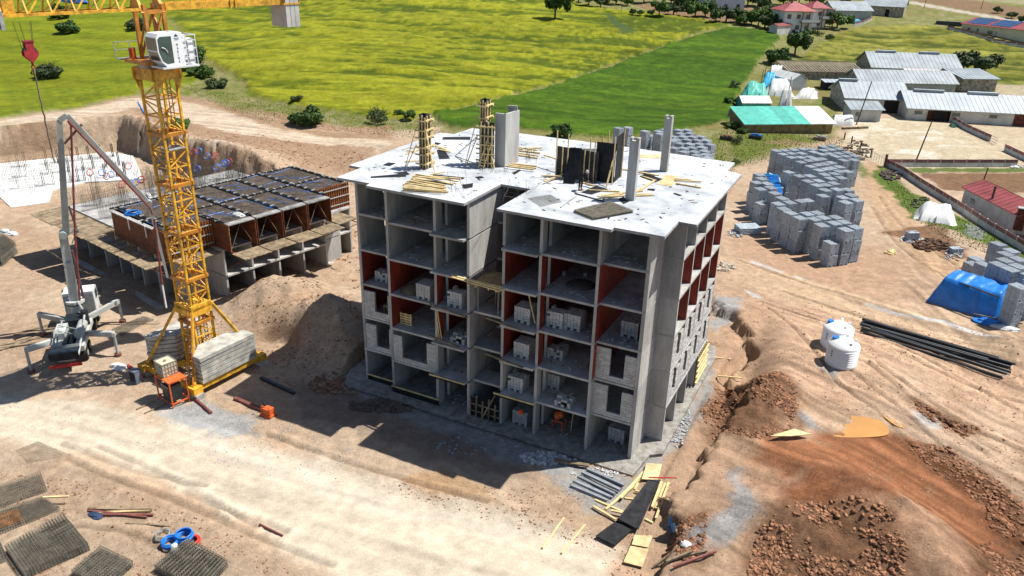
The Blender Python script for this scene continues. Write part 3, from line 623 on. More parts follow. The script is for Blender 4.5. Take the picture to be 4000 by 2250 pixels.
for x,y in((-10.9,1.4),(-10.4,1.6)): build('timber_prop',MB().beam((x,y,8.4),(x+.15,y-.2,z-.2),.1),[OLDW],t)
t=thing('timber_barrier','rough timber barrier closing the foot of the stair gap','barrier',(-11.3,-.1,0))
for z in(.45,1.05): build('rail',MB().box(XC+.2,XD,-.15,-.07,z,z+.09),[OLDW],t)
for i in range(5): build('post',MB().beam((XC+.35+i*.52,-.2,0),(XC+.4+i*.52,-.2,1.6+.3*(i%2)),.09),[OLDW],t)
build('film_board',MB().box(XC+.25,XD-.05,0,.03,.0,1.5),[FILM],t)
build('brace',MB().beam((-11.3,-.7,0),(-10.1,-.2,2.7),.09),[OLDW],t)
def plank(p,q,w=.1,h=.05,m=None,label='',group=None,name='timber_plank',cat='plank'):
    return single(name,MB().beam(p,q,w,h),[m or TIMB],label,cat,group)
def PZ(u,v,z): return tuple(gz(u,v,z))
plank((-13.6,-.5,11.27),(-9.3,-1.0,11.3),.14,.06,label='longer upper plank bridging the stair gap')
plank((-13.7,-.75,11.25),(-9.4,-1.3,11.28),.14,.06,label='lower plank bridging the stair gap')
plank((-13.0,-.75,7.95),(-14.9,-.6,5.66),.12,.06,label='plank leaning across the balcony of the third row left of the gap') if 0 else None
for (x0,x1,z,nm) in ((-15.4,-12.2,8.45,'plank lying on the fourth balcony left of the gap'),(-15.5,-12.9,5.95,'plank propped across the third balcony left of the gap'),(-10.8,-8.0,8.5,'planks lying across the fourth balcony right of the gap'),(-10.9,-7.8,5.7,'planks lying across the third balcony right of the gap')):
    plank((x0,-.7,z+.25),(x1,-.8,z),.14,.07,OLDW,label=nm)
for i,x in enumerate((-14.95,-14.75)): plank((x,-.1,5.62),(x-.35-.1*i,0,8.2),.07,.05,TIMB,label=('left' if i==0 else 'right')+' one of two props leaning in the red bay left of the gap')
plank((-7.9,-.2,11.15),(-7.35,-.1,8.9),.08,.05,TIMB,label='plank leaning from the slab against a pier right of the gap')
# loads of blocks
def load_mesh(nx,ny,nl,mtl,seed=0,rag=0,top=True,fork=True):
    r=random.Random(seed); mb=MB(); bl,bw,bh=.39,.24,.2
    g=.011
    for l in range(nl):
        for i in range(nx):
            for j in range(ny):
                if l==0 and fork and i in(1,) and False: continue
                if l>=nl-2 and rag and r.random()<rag: continue
                if l==0 and fork and (j%ny) in (1,ny-2): continue
                if 0<i<nx-1 and 0<j<ny-1 and l<nl-1: continue
                jx=r.uniform(-.008,.008); jy=r.uniform(-.008,.008)
                x=(i-nx/2)*bl; y=(j-ny/2)*bw
                mb.box(x+g+jx,x+bl-g+jx,y+g+jy,y+bw-g+jy,l*bh+.004,l*bh+bh-.012)
    # solid heart so no light passes
    mb.box(-nx/2*bl+.03,nx/2*bl-.03,-ny/2*bw+.03,ny/2*bw-.03,.2,(nl-1-(2 if rag else 0))*bh+.1,1)
    mb.box(-nx/2*bl+.03,nx/2*bl-.03,-.1,.1,0,.2,1)
    me=mb.mesh('block_pallet',[mtl,DARK]); return me
LOADIN=[load_mesh(3,5,6,BLOCKW,1),load_mesh(3,5,6,BLOCKW,2,.25),load_mesh(3,5,4,BLOCKW,3,.5),load_mesh(3,5,3,BLOCKW,4,.6),load_mesh(3,5,6,BLOCK,5)]
def put_load(u,v,z,mi,lab,rz=PI/2,dy=.5):
    p=gz(u,v,z); M=Matrix.Translation((p[0],p[1]+dy,z+.003))@Matrix.Rotation(rz,4,'Z')
    return tag(link('block_pallet',LOADIN[mi],None,M),lab,'block pallet','loads of blocks inside the shell')
put_load(1492,1100,8.4,2,'low load of blocks in the red bay at the far left, fourth floor')
put_load(1655,1170,8.4,0,'tall load of blocks in the wide red bay left of the stair gap')
put_load(1777,1200,8.4,1,'uneven load of blocks on the narrow bay just left of the stair gap')
put_load(1788,1340,5.6,3,'small half used load of blocks one floor below, left of the stair gap')
put_load(2040,1262,8.4,0,'load of blocks in the narrow red bay right of the stair gap, upper one')
put_load(2166,1280,8.4,1,'left one of two loads side by side in the wide red bay')
put_load(2232,1293,8.4,0,'right one of two loads side by side in the wide red bay',dy=.6)
put_load(2457,1320,8.4,4,'load of blocks in the right corner bay with red wall')
put_load(2037,1398,5.6,0,'load of blocks in the narrow red bay right of the stair gap, lower one')
put_load(2168,1402,5.6,2,'ragged load of blocks in the wide bay of the third floor')
put_load(2013,1528,2.8,1,'stepped load of blocks on the second floor right of the stair gap')
put_load(2140,1535,2.8,1,'ragged load of blocks at the back of the wide bay on the second floor',dy=1.2)
put_load(2197,1588,2.8,3,'low flat load of blocks at the edge of the second floor')
put_load(2031,1660,0,4,'grey load of blocks on the ground floor right of the stair gap')
put_load(2405,1728,0,4,'grey load of blocks in the ground floor corner bay')
# bits inside
t=thing('wooden_pallet','pale wooden pallet propped against the red wall','pallet',(-18.6,.8,5.6))
for i in range(5): build('slat',MB().box(-19,-18,.75+.0,.78,5.66+i*.2,5.66+i*.2+.12),[TIMB],t)
for x in(-19,-18.55,-18.1): build('stringer',MB().box(x,x+.1,.78,.88,5.62,6.6),[TIMB],t)
t=thing('trestle','small timber trestle seen through the left window opening','trestle',(-20.6,1.6,5.6))
build('top',MB().box(-21,-20.3,1.4,1.8,6.35,6.42),[TIMB],t)
for x,y in((-20.95,1.45),(-20.35,1.45),(-20.95,1.75),(-20.35,1.75)): build('leg',MB().beam((x,y,5.6),(x,y,6.35),.06),[TIMB],t)
for i,(u,v) in enumerate(((2185,1092),(2270,1098))):
    p=gz(u,v,11.2); single('bucket',MB().lathe((p[0],p[1]+.8,11.205),[(.14,0),(.17,.32),(.15,.32),(.13,.05)],12),[GREY],('left' if i==0 else 'right')+' mortar bucket in the wide red bay under the roof storey','bucket',smooth=True)
p=gz(2255,1125,11.2); single('mortar_heap',MB().lathe((p[0],p[1]+.6,11.202),[(1.0,0),(.8,.12),(.4,.2),(.05,.22)],18),[mat('wet_mortar',(.10,.09,.075),.9)],'dark round heap of mortar on the floor of the wide red bay','mortar heap',smooth=True)
p=gz(1590,1150,8.4); single('sand_heap',MB().lathe((p[0],p[1]+.8,8.402),[(1.0,0),(.7,.25),(.3,.45),(.05,.5)],18),[mat('dark_sand',(.16,.12,.08),.95)],'heap of dark sand in the wide red bay left of the gap','sand heap',smooth=True)
p=gz(2045,1595,1.35); t=single('orange_cloth',MB().lathe((p[0],.3,1.22),[(.22,0),(.2,.12),(.08,.25)],9),[mat('orange_cloth',(.9,.12,.03),.8)],'bright orange cloth lying on the grey load of blocks','cloth')
# yellow machine in the ground bay
t=thing('mixer','orange framed mixer standing in the wide ground floor bay','mixer',(-5.9,1.6,0))
for x in(-6.3,-5.5):
    for y in(1.3,1.9): build('leg',MB().beam((x,y,0),(x,y,.7),.06),[ORNG],t)
build('drum',MB().cyl((-6.1,1.6,1.0),(-5.6,1.6,1.25),.36,12,.22),[ORNG],t); build('frame',MB().box(-6.35,-5.45,1.27,1.33,.65,.72),[ORNG],t)
plank((-4.9,1.5,0),(-4.8,1.6,2.0),.12,.04,label='board standing in the wide ground floor bay')
# ================= ROOF TOP THINGS =================
ZR=6*H
def column(u,v,hh,lab,bx=.7,by=.35):
    p=gz(u,v,ZR); x,y=p[0],p[1]; t=thing('concrete_column',lab,'column',(x,y,ZR))
    build('shaft',MB().box(x-bx/2,x+bx/2,y-by/2,y+by/2,ZR+.002,ZR+hh-.2),[CONCW],t)
    mb=MB(); mb.box(x-bx/2,x-bx/2+.16,y-by/2,y+by/2,ZR+hh-.2,ZR+hh); mb.box(x+bx/2-.16,x+bx/2,y-by/2,y+by/2,ZR+hh-.2,ZR+hh); mb.box(x-bx/2+.16,x+bx/2-.16,y+by/2-.1,y+by/2,ZR+hh-.2,ZR+hh-.05); build('top_lip',mb,[CONCW],t)
column(2462,780,4.2,'nearer of two free standing concrete columns on the roof',.62,.4)
column(2593,668,4.2,'farther free standing concrete column near the right roof edge',.55,.45)
def sheet(pts,z,th,m,lab,cat='panel',name='plywood_sheet',group=None,dz=0):
    P=[gz(u,v,z) for u,v in pts]; mb=MB().prism([(p[0],p[1]) for p in P],z,z+th); return single(name,mb,[m],lab,cat,group)
# L shaped wall pair
t=thing('lift_shaft_wall','tall pale concrete wall pair forming an angle on the roof','wall',tuple(gz(1975,650,ZR)))
a=gz(1932,648,ZR); b=gz(1972,654,ZR); c=gz(1980,634,ZR); d=gz(2015,636,ZR)
hh=4.0
def vwall(a,b,th,hh,nm,m=CONCW,top=0):
    a=npn(a);b=npn(b); n=np.array([-(b-a)[1],(b-a)[0],0]); n/=np.linalg.norm(n); n*=th
    P=[a,b,b+n,a+n]; build(nm,MB().prism([(p[0],p[1]) for p in P],ZR+.002,ZR+hh),[m],t)
vwall(a,b,.18,hh,'wall_panel'); vwall(b,(b[0]+.15,b[1]+2.0,0),.18,hh,'wall_panel'); vwall(c,d,.18,hh+.35,'wall_panel')
# column formwork towers
def formtower(u,v,hh,lab,w=.75,d=.5,wide=0):
    p=gz(u,v,ZR); x,y=p[0],p[1]; t=thing('column_formwork',lab,'formwork',(x,y,ZR)); z0=ZR+.003
    for sx in(-1,1): build('film_panel',MB().box(x+sx*w/2-(.02 if sx>0 else 0),x+sx*w/2+(.02 if sx<0 else 0),y-d/2,y+d/2,z0,z0+hh),[FILM2],t)
    build('film_panel',MB().box(x-w/2,x+w/2,y-d/2-.02,y-d/2,z0,z0+hh-.15),[FILM2],t); build('film_panel',MB().box(x-w/2,x+w/2,y+d/2,y+d/2+.02,z0,z0+hh),[FILM2],t)
    n=3 if not wide else 5
    for i in range(n):
        xx=x-w/2+.05+(w-.1)*i/(n-1); build('stud',MB().box(xx-.045,xx+.045,y-d/2-.1,y-d/2-.02,z0,z0+hh-.2+.15*(i%2)),[TIMB],t)
    for i in range(2):
        yy=y-d/2+.08+(d-.16)*i; build('stud',MB().box(x+w/2+.02,x+w/2+.1,yy-.045,yy+.045,z0,z0+hh-.1),[TIMB],t)
    nb=6 if hh>3.5 else 5
    for i in range(nb):
        z=z0+.3+(hh-.9)*i/(nb-1)*1.0+(.08 if i%2 else 0); e=.28
        build('yoke',MB().box(x-w/2-e,x+w/2+e,y-d/2-.2,y-d/2-.1,z,z+.1),[TIMB],t)
        build('yoke',MB().box(x+w/2+.1,x+w/2+.2,y-d/2-e,y+d/2+e,z+.1,z+.2),[TIMB],t)
        build('yoke',MB().box(x-w/2-e,x+w/2+e,y+d/2+.05,y+d/2+.15,z,z+.1),[TIMB],t)
    for sx in(-1,1): build('brace',MB().beam((x+sx*(w/2+1.0),y-d/2-.5,ZR+.02),(x+sx*(w/2+.15),y-d/2-.25,ZR+hh*.72),.09,.05),[TIMB],t)
    build('brace',MB().beam((x-w/2-.7,y-d/2-.9,ZR+.02),(x-w/2-.1,y-d/2-.25,ZR+hh*.45),.09,.05),[TIMB],t)
    return t
formtower(1662,655,4.0,'slender black and timber column formwork at the left part of the roof',.6,.55)
formtower(1893,640,4.9,'tallest column formwork standing behind the gridded one',.5,.55)
t=thing('wall_formwork','wide gridded timber and black formwork panel beside the concrete angle wall','formwork',tuple(gz(1900,650,ZR)))
a=gz(1872,650,ZR); b=gz(1928,656,ZR); e=(b-a); L_=np.linalg.norm(e); e/=L_; nn=np.array([e[1],-e[0],0])
P=[a,b,b-nn*.06,a-nn*.06]; build('film_panel',MB().prism([(p[0],p[1]) for p in P],ZR+.003,ZR+3.4),[FILM2],t)
for i in range(4):
    q=a+e*(L_*(i+.5)/4)+nn*.05; build('stud',MB().beam((q[0],q[1],ZR),(q[0],q[1],ZR+3.4-.2*(i%2)),.09),[TIMB],t)
for i in range(5):
    z=ZR+.35+i*.68; q0=a+nn*.14-e*.2; q1=b+nn*.14+e*.1; build('waler',MB().beam((q0[0],q0[1],z),(q1[0],q1[1],z),.09),[TIMB],t)
t2=thing('ladder','home made timber ladder leaning on the gridded formwork','ladder',tuple(gz(1880,658,ZR)))
q=a+nn*.7+e*.35; q2=a+nn*.2+e*.95
for s in(-.2,.2): build('stile',MB().beam((q[0]+e[0]*s,q[1]+e[1]*s,ZR+.01),(q2[0]+e[0]*s,q2[1]+e[1]*s,ZR+2.3),.07,.05),[TIMB],t2)
for i in range(5):
    f=(i+.6)/5.5; c_=q*(1-f)+q2*f; build('rung',MB().beam((c_[0]-e[0]*.27,c_[1]-e[1]*.27,ZR+2.3*f),(c_[0]+e[0]*.27,c_[1]+e[1]*.27,ZR+2.3*f),.05),[TIMB],t2)
for (u1,v1,h1,u2,v2,h2,l) in ((1780,610,.05,1862,540+90,1.9,'upper'),(1778,612,.05,1860,650,.2,'lower')):
    p=gz(u1,v1,ZR);q=gz(u2,v2,ZR); single('push_pull_prop',MB().cyl((p[0],p[1],ZR+h1),(q[0],q[1],ZR+h2),.04,8),[GREY],l+' steel prop running from the slab to the gridded formwork','prop')
# central formwork box with black panels
t=thing('shaft_formwork','open black formwork box with timber studs in the middle of the roof','formwork',tuple(gz(2300,700,ZR)))
c0=gz(2170,685,ZR); c1=gz(2330,715,ZR); c2=gz(2420,697,ZR); c3=gz(2235,640,ZR); c4=gz(2400,640,ZR)
def fpanel(a,b,h,th=.03,m=FILM,nm='film_panel'):
    a=npn(a);b=npn(b); e=(b-a)/np.linalg.norm(b-a); n=np.array([-e[1],e[0],0])*th
    build(nm,MB().prism([(p[0],p[1]) for p in (a,b,b+n,a+n)],ZR+.003,ZR+h),[m],t)
fpanel(c0,c1,2.2,m=FILM2); fpanel(gz(2400,712,ZR),gz(2424,690,ZR),3.3); fpanel(gz(2322,706,ZR),gz(2396,716,ZR),2.85); fpanel(c3,c4,1.2,m=CONCW,nm='inner_wall')
for i,(u,v,h) in enumerate(((2172,690,3.4),(2195,696,2.3),(2215,700,3.3),(2280,706,2.4),(2300,708,3.2),(2318,712,3.1),(2345,700,3.2),(2368,695,3.5),(2392,720,3.4),(2428,692,3.7))):
    p=gz(u,v,ZR); build('stud',MB().beam((p[0],p[1]-.1,ZR),(p[0],p[1]-.1,ZR+h),.09,.06),[TIMB],t)
for (a,b,z) in (((2125,652),(2200,675),.9),((2115,700),(2195,702),.25),((2125,720),(2200,690),.2),((2262,700),(2320,712),1.0),((2262,722),(2318,736),.2)):
    p=gz(*a,ZR);q=gz(*b,ZR); build('waler',MB().beam((p[0],p[1],ZR+z),(q[0],q[1],ZR+z),.12,.1),[TIMB],t)
p=gz(2205,712,ZR);q=gz(2250,716,ZR); 
mb=MB(); pz=[(p[0],p[1]-.3,ZR+.01),(q[0],q[1]-.3,ZR+.01),(q[0]+.2,q[1]+.25,ZR+2.5),(p[0]+.2,p[1]+.25,ZR+2.5)]
mb.add(pz+[(a_,b_+.03,c_) for a_,b_,c_ in pz],[(0,1,2,3),(7,6,5,4),(0,4,5,1),(1,5,6,2),(2,6,7,3),(3,7,4,0)]); single('film_panel',mb,[FILM],'black panel leaning on the left side of the central formwork box','panel')
p=gz(2368,733,ZR); q=gz(2400,706,ZR); plank((p[0],p[1],ZR+.02),(q[0],q[1],ZR+2.7),.1,.06,label='long timber leaning diagonally on the right black panel')
# sheets and timbers lying about
for lab,pts,m in (('long black board lying near the left roof edge, front one',[(1448,690),(1585,678),(1587,690),(1449,695)],FILM),('black board edge beside the front one near the left roof edge',[(1535,675),(1588,670),(1601,682),(1590,684)],FILM),
 ('blue black board on the back left of the roof',[(1730,536),(1838,535),(1837,546),(1728,545)],FILM),('square black sheet in the open left area of the roof',[(1496,645),(1516,635),(1546,638),(1522,649)],FILM),
 ('dark sheet just right of the slender column formwork',[(1706,586),(1736,584),(1758,620),(1716,622)],FILM),('small dark sheet behind the slender column formwork',[(1700,556),(1723,560),(1710,566),(1698,562)],FILM),
 ('thin grey sheet left of the slender column formwork',[(1568,584),(1600,574),(1603,578),(1575,587)],GREY),('dark sheet under the fanned timbers',[(1622,700),(1745,716),(1735,730),(1606,712)],FILM),('long dark sheet behind the fanned timbers',[(1690,681),(1815,694),(1810,700),(1692,690)],FILM),
 ('dark square right of the fanned timbers',[(1856,692),(1880,688),(1892,694),(1868,699)],FILM),('crumpled dark sheet near the left wing corner',[(1805,722),(1848,716),(1846,732),(1812,737)],FILM),
 ('dark sheet beside the gridded formwork foot',[(2000,676),(2028,662),(2036,666),(2010,682)],FILM),
 ('large pale plywood sheet on the right part of the roof',[(2567,720),(2597,683),(2655,690),(2625,729)],TIMBP),('long pale plywood board behind the farther column',[(2494,604),(2588,604),(2586,619),(2497,616)],TIMBP),
 ('black board between the two columns',[(2498,690),(2520,678),(2590,700),(2560,712)],FILM),('black sheet heap in front of the central formwork',[(2270,752),(2330,725),(2376,740),(2310,760)],FILM),
 ('black flap at the foot of the nearer column',[(2415,780),(2435,768),(2458,788),(2436,797)],FILM),('small black board right of the nearer column',[(2526,742),(2532,737),(2560,738),(2556,746)],FILM),
 ('small grey board on the right of the roof',[(2628,757),(2636,754),(2665,763),(2655,766)],FILM),('blackened strip running in front of the black sheets',[(2242,758),(2248,754),(2362,786),(2360,790)],FILM)):
    sheet(pts,ZR+.004+R.uniform(0,.01),.02,m,lab,group=None)
ORD=['first','second','third','fourth','fifth','sixth','seventh','eighth','ninth','tenth','eleventh','twelfth','thirteenth','fourteenth','fifteenth','sixteenth','seventeenth','eighteenth','nineteenth','twentieth']
def lay(u1,v1,u2,v2,lab,grp=None,w=.12,h=.07,z=ZR,dz=0,m=None,cat='plank',name='timber_plank'):
    p=gz(u1,v1,z+dz);q=gz(u2,v2,z+dz); return plank((p[0],p[1],z+dz+h/2+.003),(q[0],q[1],z+dz+h/2+.003),w,h,m,lab,grp,name,cat)
fan='timbers of the fanned pile near the front edge of the left wing'
for i,(a,b) in enumerate((((1575,722),(1752,752)),((1577,728),(1740,744)),((1583,717),(1735,738)),((1590,710),(1742,734)),((1600,708),(1741,741)),((1576,737),(1730,750)),((1573,744),(1748,753)),((1612,705),(1738,726)),((1574,733),(1745,747)))):
    lay(*a,*b,'pale timber of the fanned pile near the front edge of the left wing',fan,.12,.08,dz=.09*(i%3)+.03)
fan='timbers of the straight pile behind the fanned one'
for i,(a,b) in enumerate((((1610,696),(1772,722)),((1612,690),(1780,708)),((1618,686),(1800,700)),((1625,682),(1790,712)),((1608,700),(1765,718)),((1680,684),(1738,674)))):
    lay(*a,*b,'pale timber of the straight pile behind the fanned one',fan,.12,.08,dz=.09*(i%2)+.03)
fan='timbers around the foot of the slender column formwork'
for a,b in (((1586,603),(1640,585)),((1590,588),(1625,596)),((1607,580),(1640,570)),((1700,568),(1755,592)),((1715,585),(1760,595)),((1700,578),(1745,577)),((1580,632),(1640,628))): lay(*a,*b,'timber lying round the foot of the slender column formwork',fan,.13,.06,dz=R.uniform(0,.1))
fan='timbers stacked between the angle wall and the stair gap'
for i,(a,b) in enumerate((((1970,645),(2095,660)),((1975,652),(2085,665)),((1985,640),(2097,652)),((2020,578),(2100,590)),((2018,590),(2110,600)),((2020,600),(2105,612)),((2022,608),(2100,620)),((2025,584),(2115,580)))): lay(*a,*b,'timber stacked between the angle wall and the stair gap',fan,.14,.1,dz=.1*(i%2)+.01)
fan='timbers around the nearer roof column'
RTL=['timber crossing in front of the black sheet heap','timber just below the crossing one left of the nearer column','long timber running behind the nearer column foot','upper of two parallel timbers right of the nearer column','lower of two parallel timbers right of the nearer column','short timber touching the nearer column foot from the left','timber slanting up behind the nearer column on its right','shorter slanting timber right of the nearer column','upper long timber between the two columns','timber along the black board between the columns','timber running back from the central formwork towards the farther column','upper timber right of the large plywood sheet','lower timber right of the large plywood sheet','short timber tucked at the plywood sheet corner','timber lying left of the nearer column under the black sheets']
for i,(a,b) in enumerate((((2335,770),(2410,757)),((2340,778),(2430,760)),((2350,764),(2510,748)),((2450,762),(2548,760)),((2450,768),(2548,764)),((2360,775),(2445,766)),((2500,745),(2555,708)),((2470,760),(2520,730)),((2480,672),(2575,688)),((2505,690),(2562,708)),((2430,662),(2560,685)),((2635,706),(2740,712)),((2640,718),(2738,735)),((2635,700),(2700,705)),((2300,745),(2420,750)))): lay(*a,*b,RTL[i],fan,.13,.08,dz=R.uniform(0,.12))
lay(2190,812,2252,768,'blue grey steel prop lying in front of the worker',None,.08,.08,m=GREY,name='steel_prop',cat='prop')
# rebar mesh on the roof
MSTEEL=mat('mesh_steel',(.17,.155,.12),.7,.3,3)
def mesh_stack(C4,z0,layers,nu,nv,lab,m=MSTEEL,r=.012,dz=.05,cat='rebar mesh',name='rebar_mesh_stack',jit=.03,zf=None):
    c=np.mean(npn(C4),0); t=thing(name,lab,cat,(c[0],c[1],z0))
    for l in range(layers):
        mb=MB(); jx,jy=R.uniform(-jit,jit),R.uniform(-jit,jit); z=z0+.02+l*dz
        P=[npn((p[0]+jx,p[1]+jy)) for p in C4]
        def bl(a,b):
            q=P[0]*(1-a)*(1-b)+P[1]*a*(1-b)+P[2]*a*b+P[3]*(1-a)*b; return (q[0],q[1],z+(zf(q[0],q[1]) if zf else 0))
        for i in range(nu+1): mb.tri(bl(i/nu,-.015),bl(i/nu,1.015),r)
        for i in range(nv+1):
            p,q=bl(-.015,i/nv),bl(1.015,i/nv); mb.tri((p[0],p[1],p[2]+r*1.5),(q[0],q[1],q[2]+r*1.5),r)
        build('mesh_sheet',mb,[m],t)
    return t
mesh_stack([gz(*p,ZR) for p in ((2242,830),(2382,796),(2470,832),(2318,860))],ZR,4,26,20,'diamond shaped stack of rebar mesh on the roof front',r=.016)
mesh_stack([gz(*p,ZR) for p in ((2062,775),(2150,762),(2195,790),(2110,808))],ZR,1,22,14,'thin single sheet of rebar mesh near the stair gap corner',r=.007)
# starter bars and tangles
def bars(lst,z,lab,r=.012,cat='rebar'):
    mb=MB()
    for (u,v,du,dv,h) in lst:
        p=gz(u,v,z); q=gz(u+du,v+dv,z); mb.tri((p[0],p[1],z),(q[0],q[1],z+h),r)
    return tag(single('starter_bars',mb,[STEEL],lab,None),None,None,None,'stuff')
bars([(1770+R.uniform(-8,60),745+R.uniform(-10,35),R.uniform(-30,40),R.uniform(-25,10),R.uniform(.1,1.1)) for i in range(16)],ZR,'thin starter bars bristling at the corner of the left wing')
bars([(1990+R.uniform(-30,80),742+R.uniform(0,50),R.uniform(-60,50),R.uniform(-25,15),R.uniform(.05,.9)) for i in range(18)],ZR,'thin starter bars bristling at the corner of the right wing')
bars([(2300+R.uniform(-60,30),722+R.uniform(-30,10),R.uniform(-4,4),0,R.uniform(.5,1.1)) for i in range(24)],ZR,'upright starter bars inside the central formwork box')
bars([(2060+R.uniform(-10,40),630+R.uniform(-40,10),R.uniform(-8,8),0,R.uniform(.3,.9)) for i in range(16)],ZR,'upright starter bars behind the angle wall')
bars([(1900+R.uniform(-30,80),668+R.uniform(-8,12),R.uniform(-8,8),0,R.uniform(.1,.6)) for i in range(18)],ZR,'short starter bars at the foot of the angle wall')
# small litter on the roof, countless scraps
mb=MB()
for i in range(240):
    x=R.uniform(-23,1.2); y=R.uniform(.2,18.5)
    if pdist(np.array([x]),np.array([y]),ROOFP)[0]<.3: continue
    s_=R.uniform(.03,.12); M=Matrix.Translation((x,y,ZR+.002))@Matrix.Rotation(R.uniform(0,6),4,'Z'); mb.box(-s_*R.uniform(.5,3),s_,-s_*.4,s_*.4,0,.03,R.choice((0,1,2)),M)
tag(build('roof_litter',mb,[OLDW,FILM,RUB]),'scraps of wood and debris scattered over the roof slab',None,None,'stuff')
# ================= SECOND BLOCK UNDER CONSTRUCTION =================
ZB=-1.2; A0=gz(899.8,1177,ZB); TH2=math.radians(78.4)
MB2=Matrix.Translation(Vector(A0))@Matrix.Rotation(TH2,4,'Z')     # local x runs along the right face, local y to the left
B2=thing('half_built_block','two storey concrete block with red formwork going up on its second slab','building',tuple(A0),TH2)
def b2(name,mb,mats,parent=None,smooth=False):
    mb.v=[tuple(MB2@Vector(p)) for p in mb.v]; return build(name,mb,mats,parent or B2,smooth)
SL2=[(0,-.1),(12.45,-.1),(12.45,1.1),(17,1.1),(17,24.5),(-3.9,24.5),(-3.9,2.9),(0,2.9)]
for k in(1,2): b2('floor_slab',MB().prism(SL2,k*2.8-.16,k*2.8-(0)),[CONC,SLABT])
b2('foundation_raft',MB().prism([(-5.2,1.8),(-.8,1.8),(-.8,-1.0),(16,-1.0),(18.5,2),(18.5,26),(-5.2,26)],-.7,-.0),[CONC])
for k in(0,1):
    z0,z1=k*2.8,(k+1)*2.8-.16
    for x in(0,3.05,6.2,9.3): b2('cross_wall',MB().box(x-.1,x+.1,0,6,z0,z1),[CONCW])
    b2('end_wall',MB().box(12.25,12.45,0,6,z0,z1),[CONCW]); b2('wing_wall',MB().box(12.45,15.2,1.0,1.2,z0,z1),[CONCW])
    b2('wing_wall',MB().box(-3.9,-.1,2.9,3.1,z0,z1),[CONCW]); b2('rear_wall',MB().box(.1,12.25,6,6.2,z0,z1),[CONCW])
    for y in(6.0,9.2,11.3,13.9,17.1,21.0,24.3): b2('cross_wall',MB().box(-3.9,1.6,y-.1,y+.1,z0,z1),[CONCW])
    b2('spine_wall',MB().box(1.6,1.8,6,24.4,z0,z1),[CONCW])
    b2('end_wall',MB().box(16.8,17,1.2,24.4,z0,z1),[CONCW])
LIPM=mat('dirty_steel_sheet',(.26,.26,.25),.6,.3,1.2)
# tunnel formwork on the second slab
F0=5.6; FT=8.6; HF=2.75
def decks(x0,x1,y0,y1,open_front=True,nm=''):
    t=b2('form_table',MB().box(x0+.08,x1-.08,y0,y1,F0+HF-.06,F0+HF),[mat('worn_form_sheet',(.085,.065,.05),.9,.45,1.2)])
    return t
xs=[0,3.1,6.2,9.3,12.4]
for i in range(4):
    x0,x1=xs[i]+.1,xs[i+1]-.1
    b2('table_lip',MB().box(x0,x1,-1.35,-.55,F0+HF-.1,F0+HF),[LIPM])
    decks(x0,x1,-.55,5.0); decks(x0,x1,5.25,11.3)
    for xx in (x0,x1): b2('side_panel',MB().box(xx-.03,xx+.03,-1.35,5,F0,F0+HF-.1),[FORMR])
    for s in (0,1):
        xa=x0+.5 if s==0 else x1-.5
        b2('brace',MB().tri((x0+.15 if s==0 else x1-.15,-1.0,F0),((x0+x1)/2,-1.0,F0+HF-.2),.022),[OLDW])
for (x0,x1,y0,y1) in ((-4.9,-.2,1.6,6.0),(-4.9,-.2,6.2,11.2),(12.6,16.8,2,6),(12.6,16.8,6.2,11.3)): decks(x0,x1,y0,y1)
b2('table_lip',MB().box(-5.2,-4.2,3,11,F0+HF-.1,F0+HF),[CONC])
# channels of black walls between the tables, with clamps
mb=MB(); cl=MB()
for x in xs+[-.1,16.9,-4.1]:
    for dx in(-.13,.13): mb.box(x+dx-.05,x+dx+.05,-.4 if 0<=x<13 else 2,11.4,F0+HF-.02,F0+HF+.14)
    for j in range(9):
        y=.3+j*1.3; cl.box(x-.22,x+.22,y-.06,y+.06,F0+HF+.13,F0+HF+.24)
for y in(5.1,11.45,):
    mb.box(-5,16.9,y-.05,y+.05,F0+HF-.02,F0+HF+.12)
for j in range(26):
    for y in (5.1,11.45): cl.box(-4.6+j*.85,-4.45+j*.85,y-.18,y+.18,F0+HF+.11,F0+HF+.2)
b2('form_channel',mb,[FILM]); t=b2('clamp',cl,[GREY]); t['kind']='stuff'
# ribbed red outer faces
def ribbed(p,q,zl,zh,ins=1,n=None,wal=3):
    """rib panel from p to q (local xy)"""
    p=npn(p);q=npn(q); L=np.linalg.norm(q-p); e=(q-p)/L; nn=npn((e[1],-e[0]))*ins
    w=MB(); w.beam((*(p+nn*.0),(zl+zh)/2),(*(q+nn*.0),(zl+zh)/2),.04,zh-zl); f=b2('form_panel',w,[FORMR])
    k=n or int(L/.3); 
    for i in range(k+1):
        c=p+e*L*i/k+nn*.07; o=MB().beam((*c,zl),(*c,zh),.07,.05,up=(e[0],e[1],0)); b2('rib',o,[mat('rib_orange',(.36,.14,.04),.7,.3,3)])
    for i in range(wal):
        z=zl+(zh-zl)*(i+.5)/wal; a=p+nn*.14;b_=q+nn*.14; b2('waler',MB().beam((*a,z),(*b_,z),.06,.1),[GREY])
ribbed((0,1.3),(0,-1.35),F0,F0+HF,-1); ribbed((-4.9,1.45),(-.1,1.45),F0,F0+HF,1)
ribbed((-5.0,11.2),(-5.0,1.5),F0,F0+HF,-1,24,0)
ribbed((12.5,1.8),(17.4,1.8),F0,F0+HF,1)
for y in(4.2,7.4): b2('white_prop',MB().box(-5.25,-5.18,y-.05,y+.05,F0+1.6,F0+HF),[WHITE])
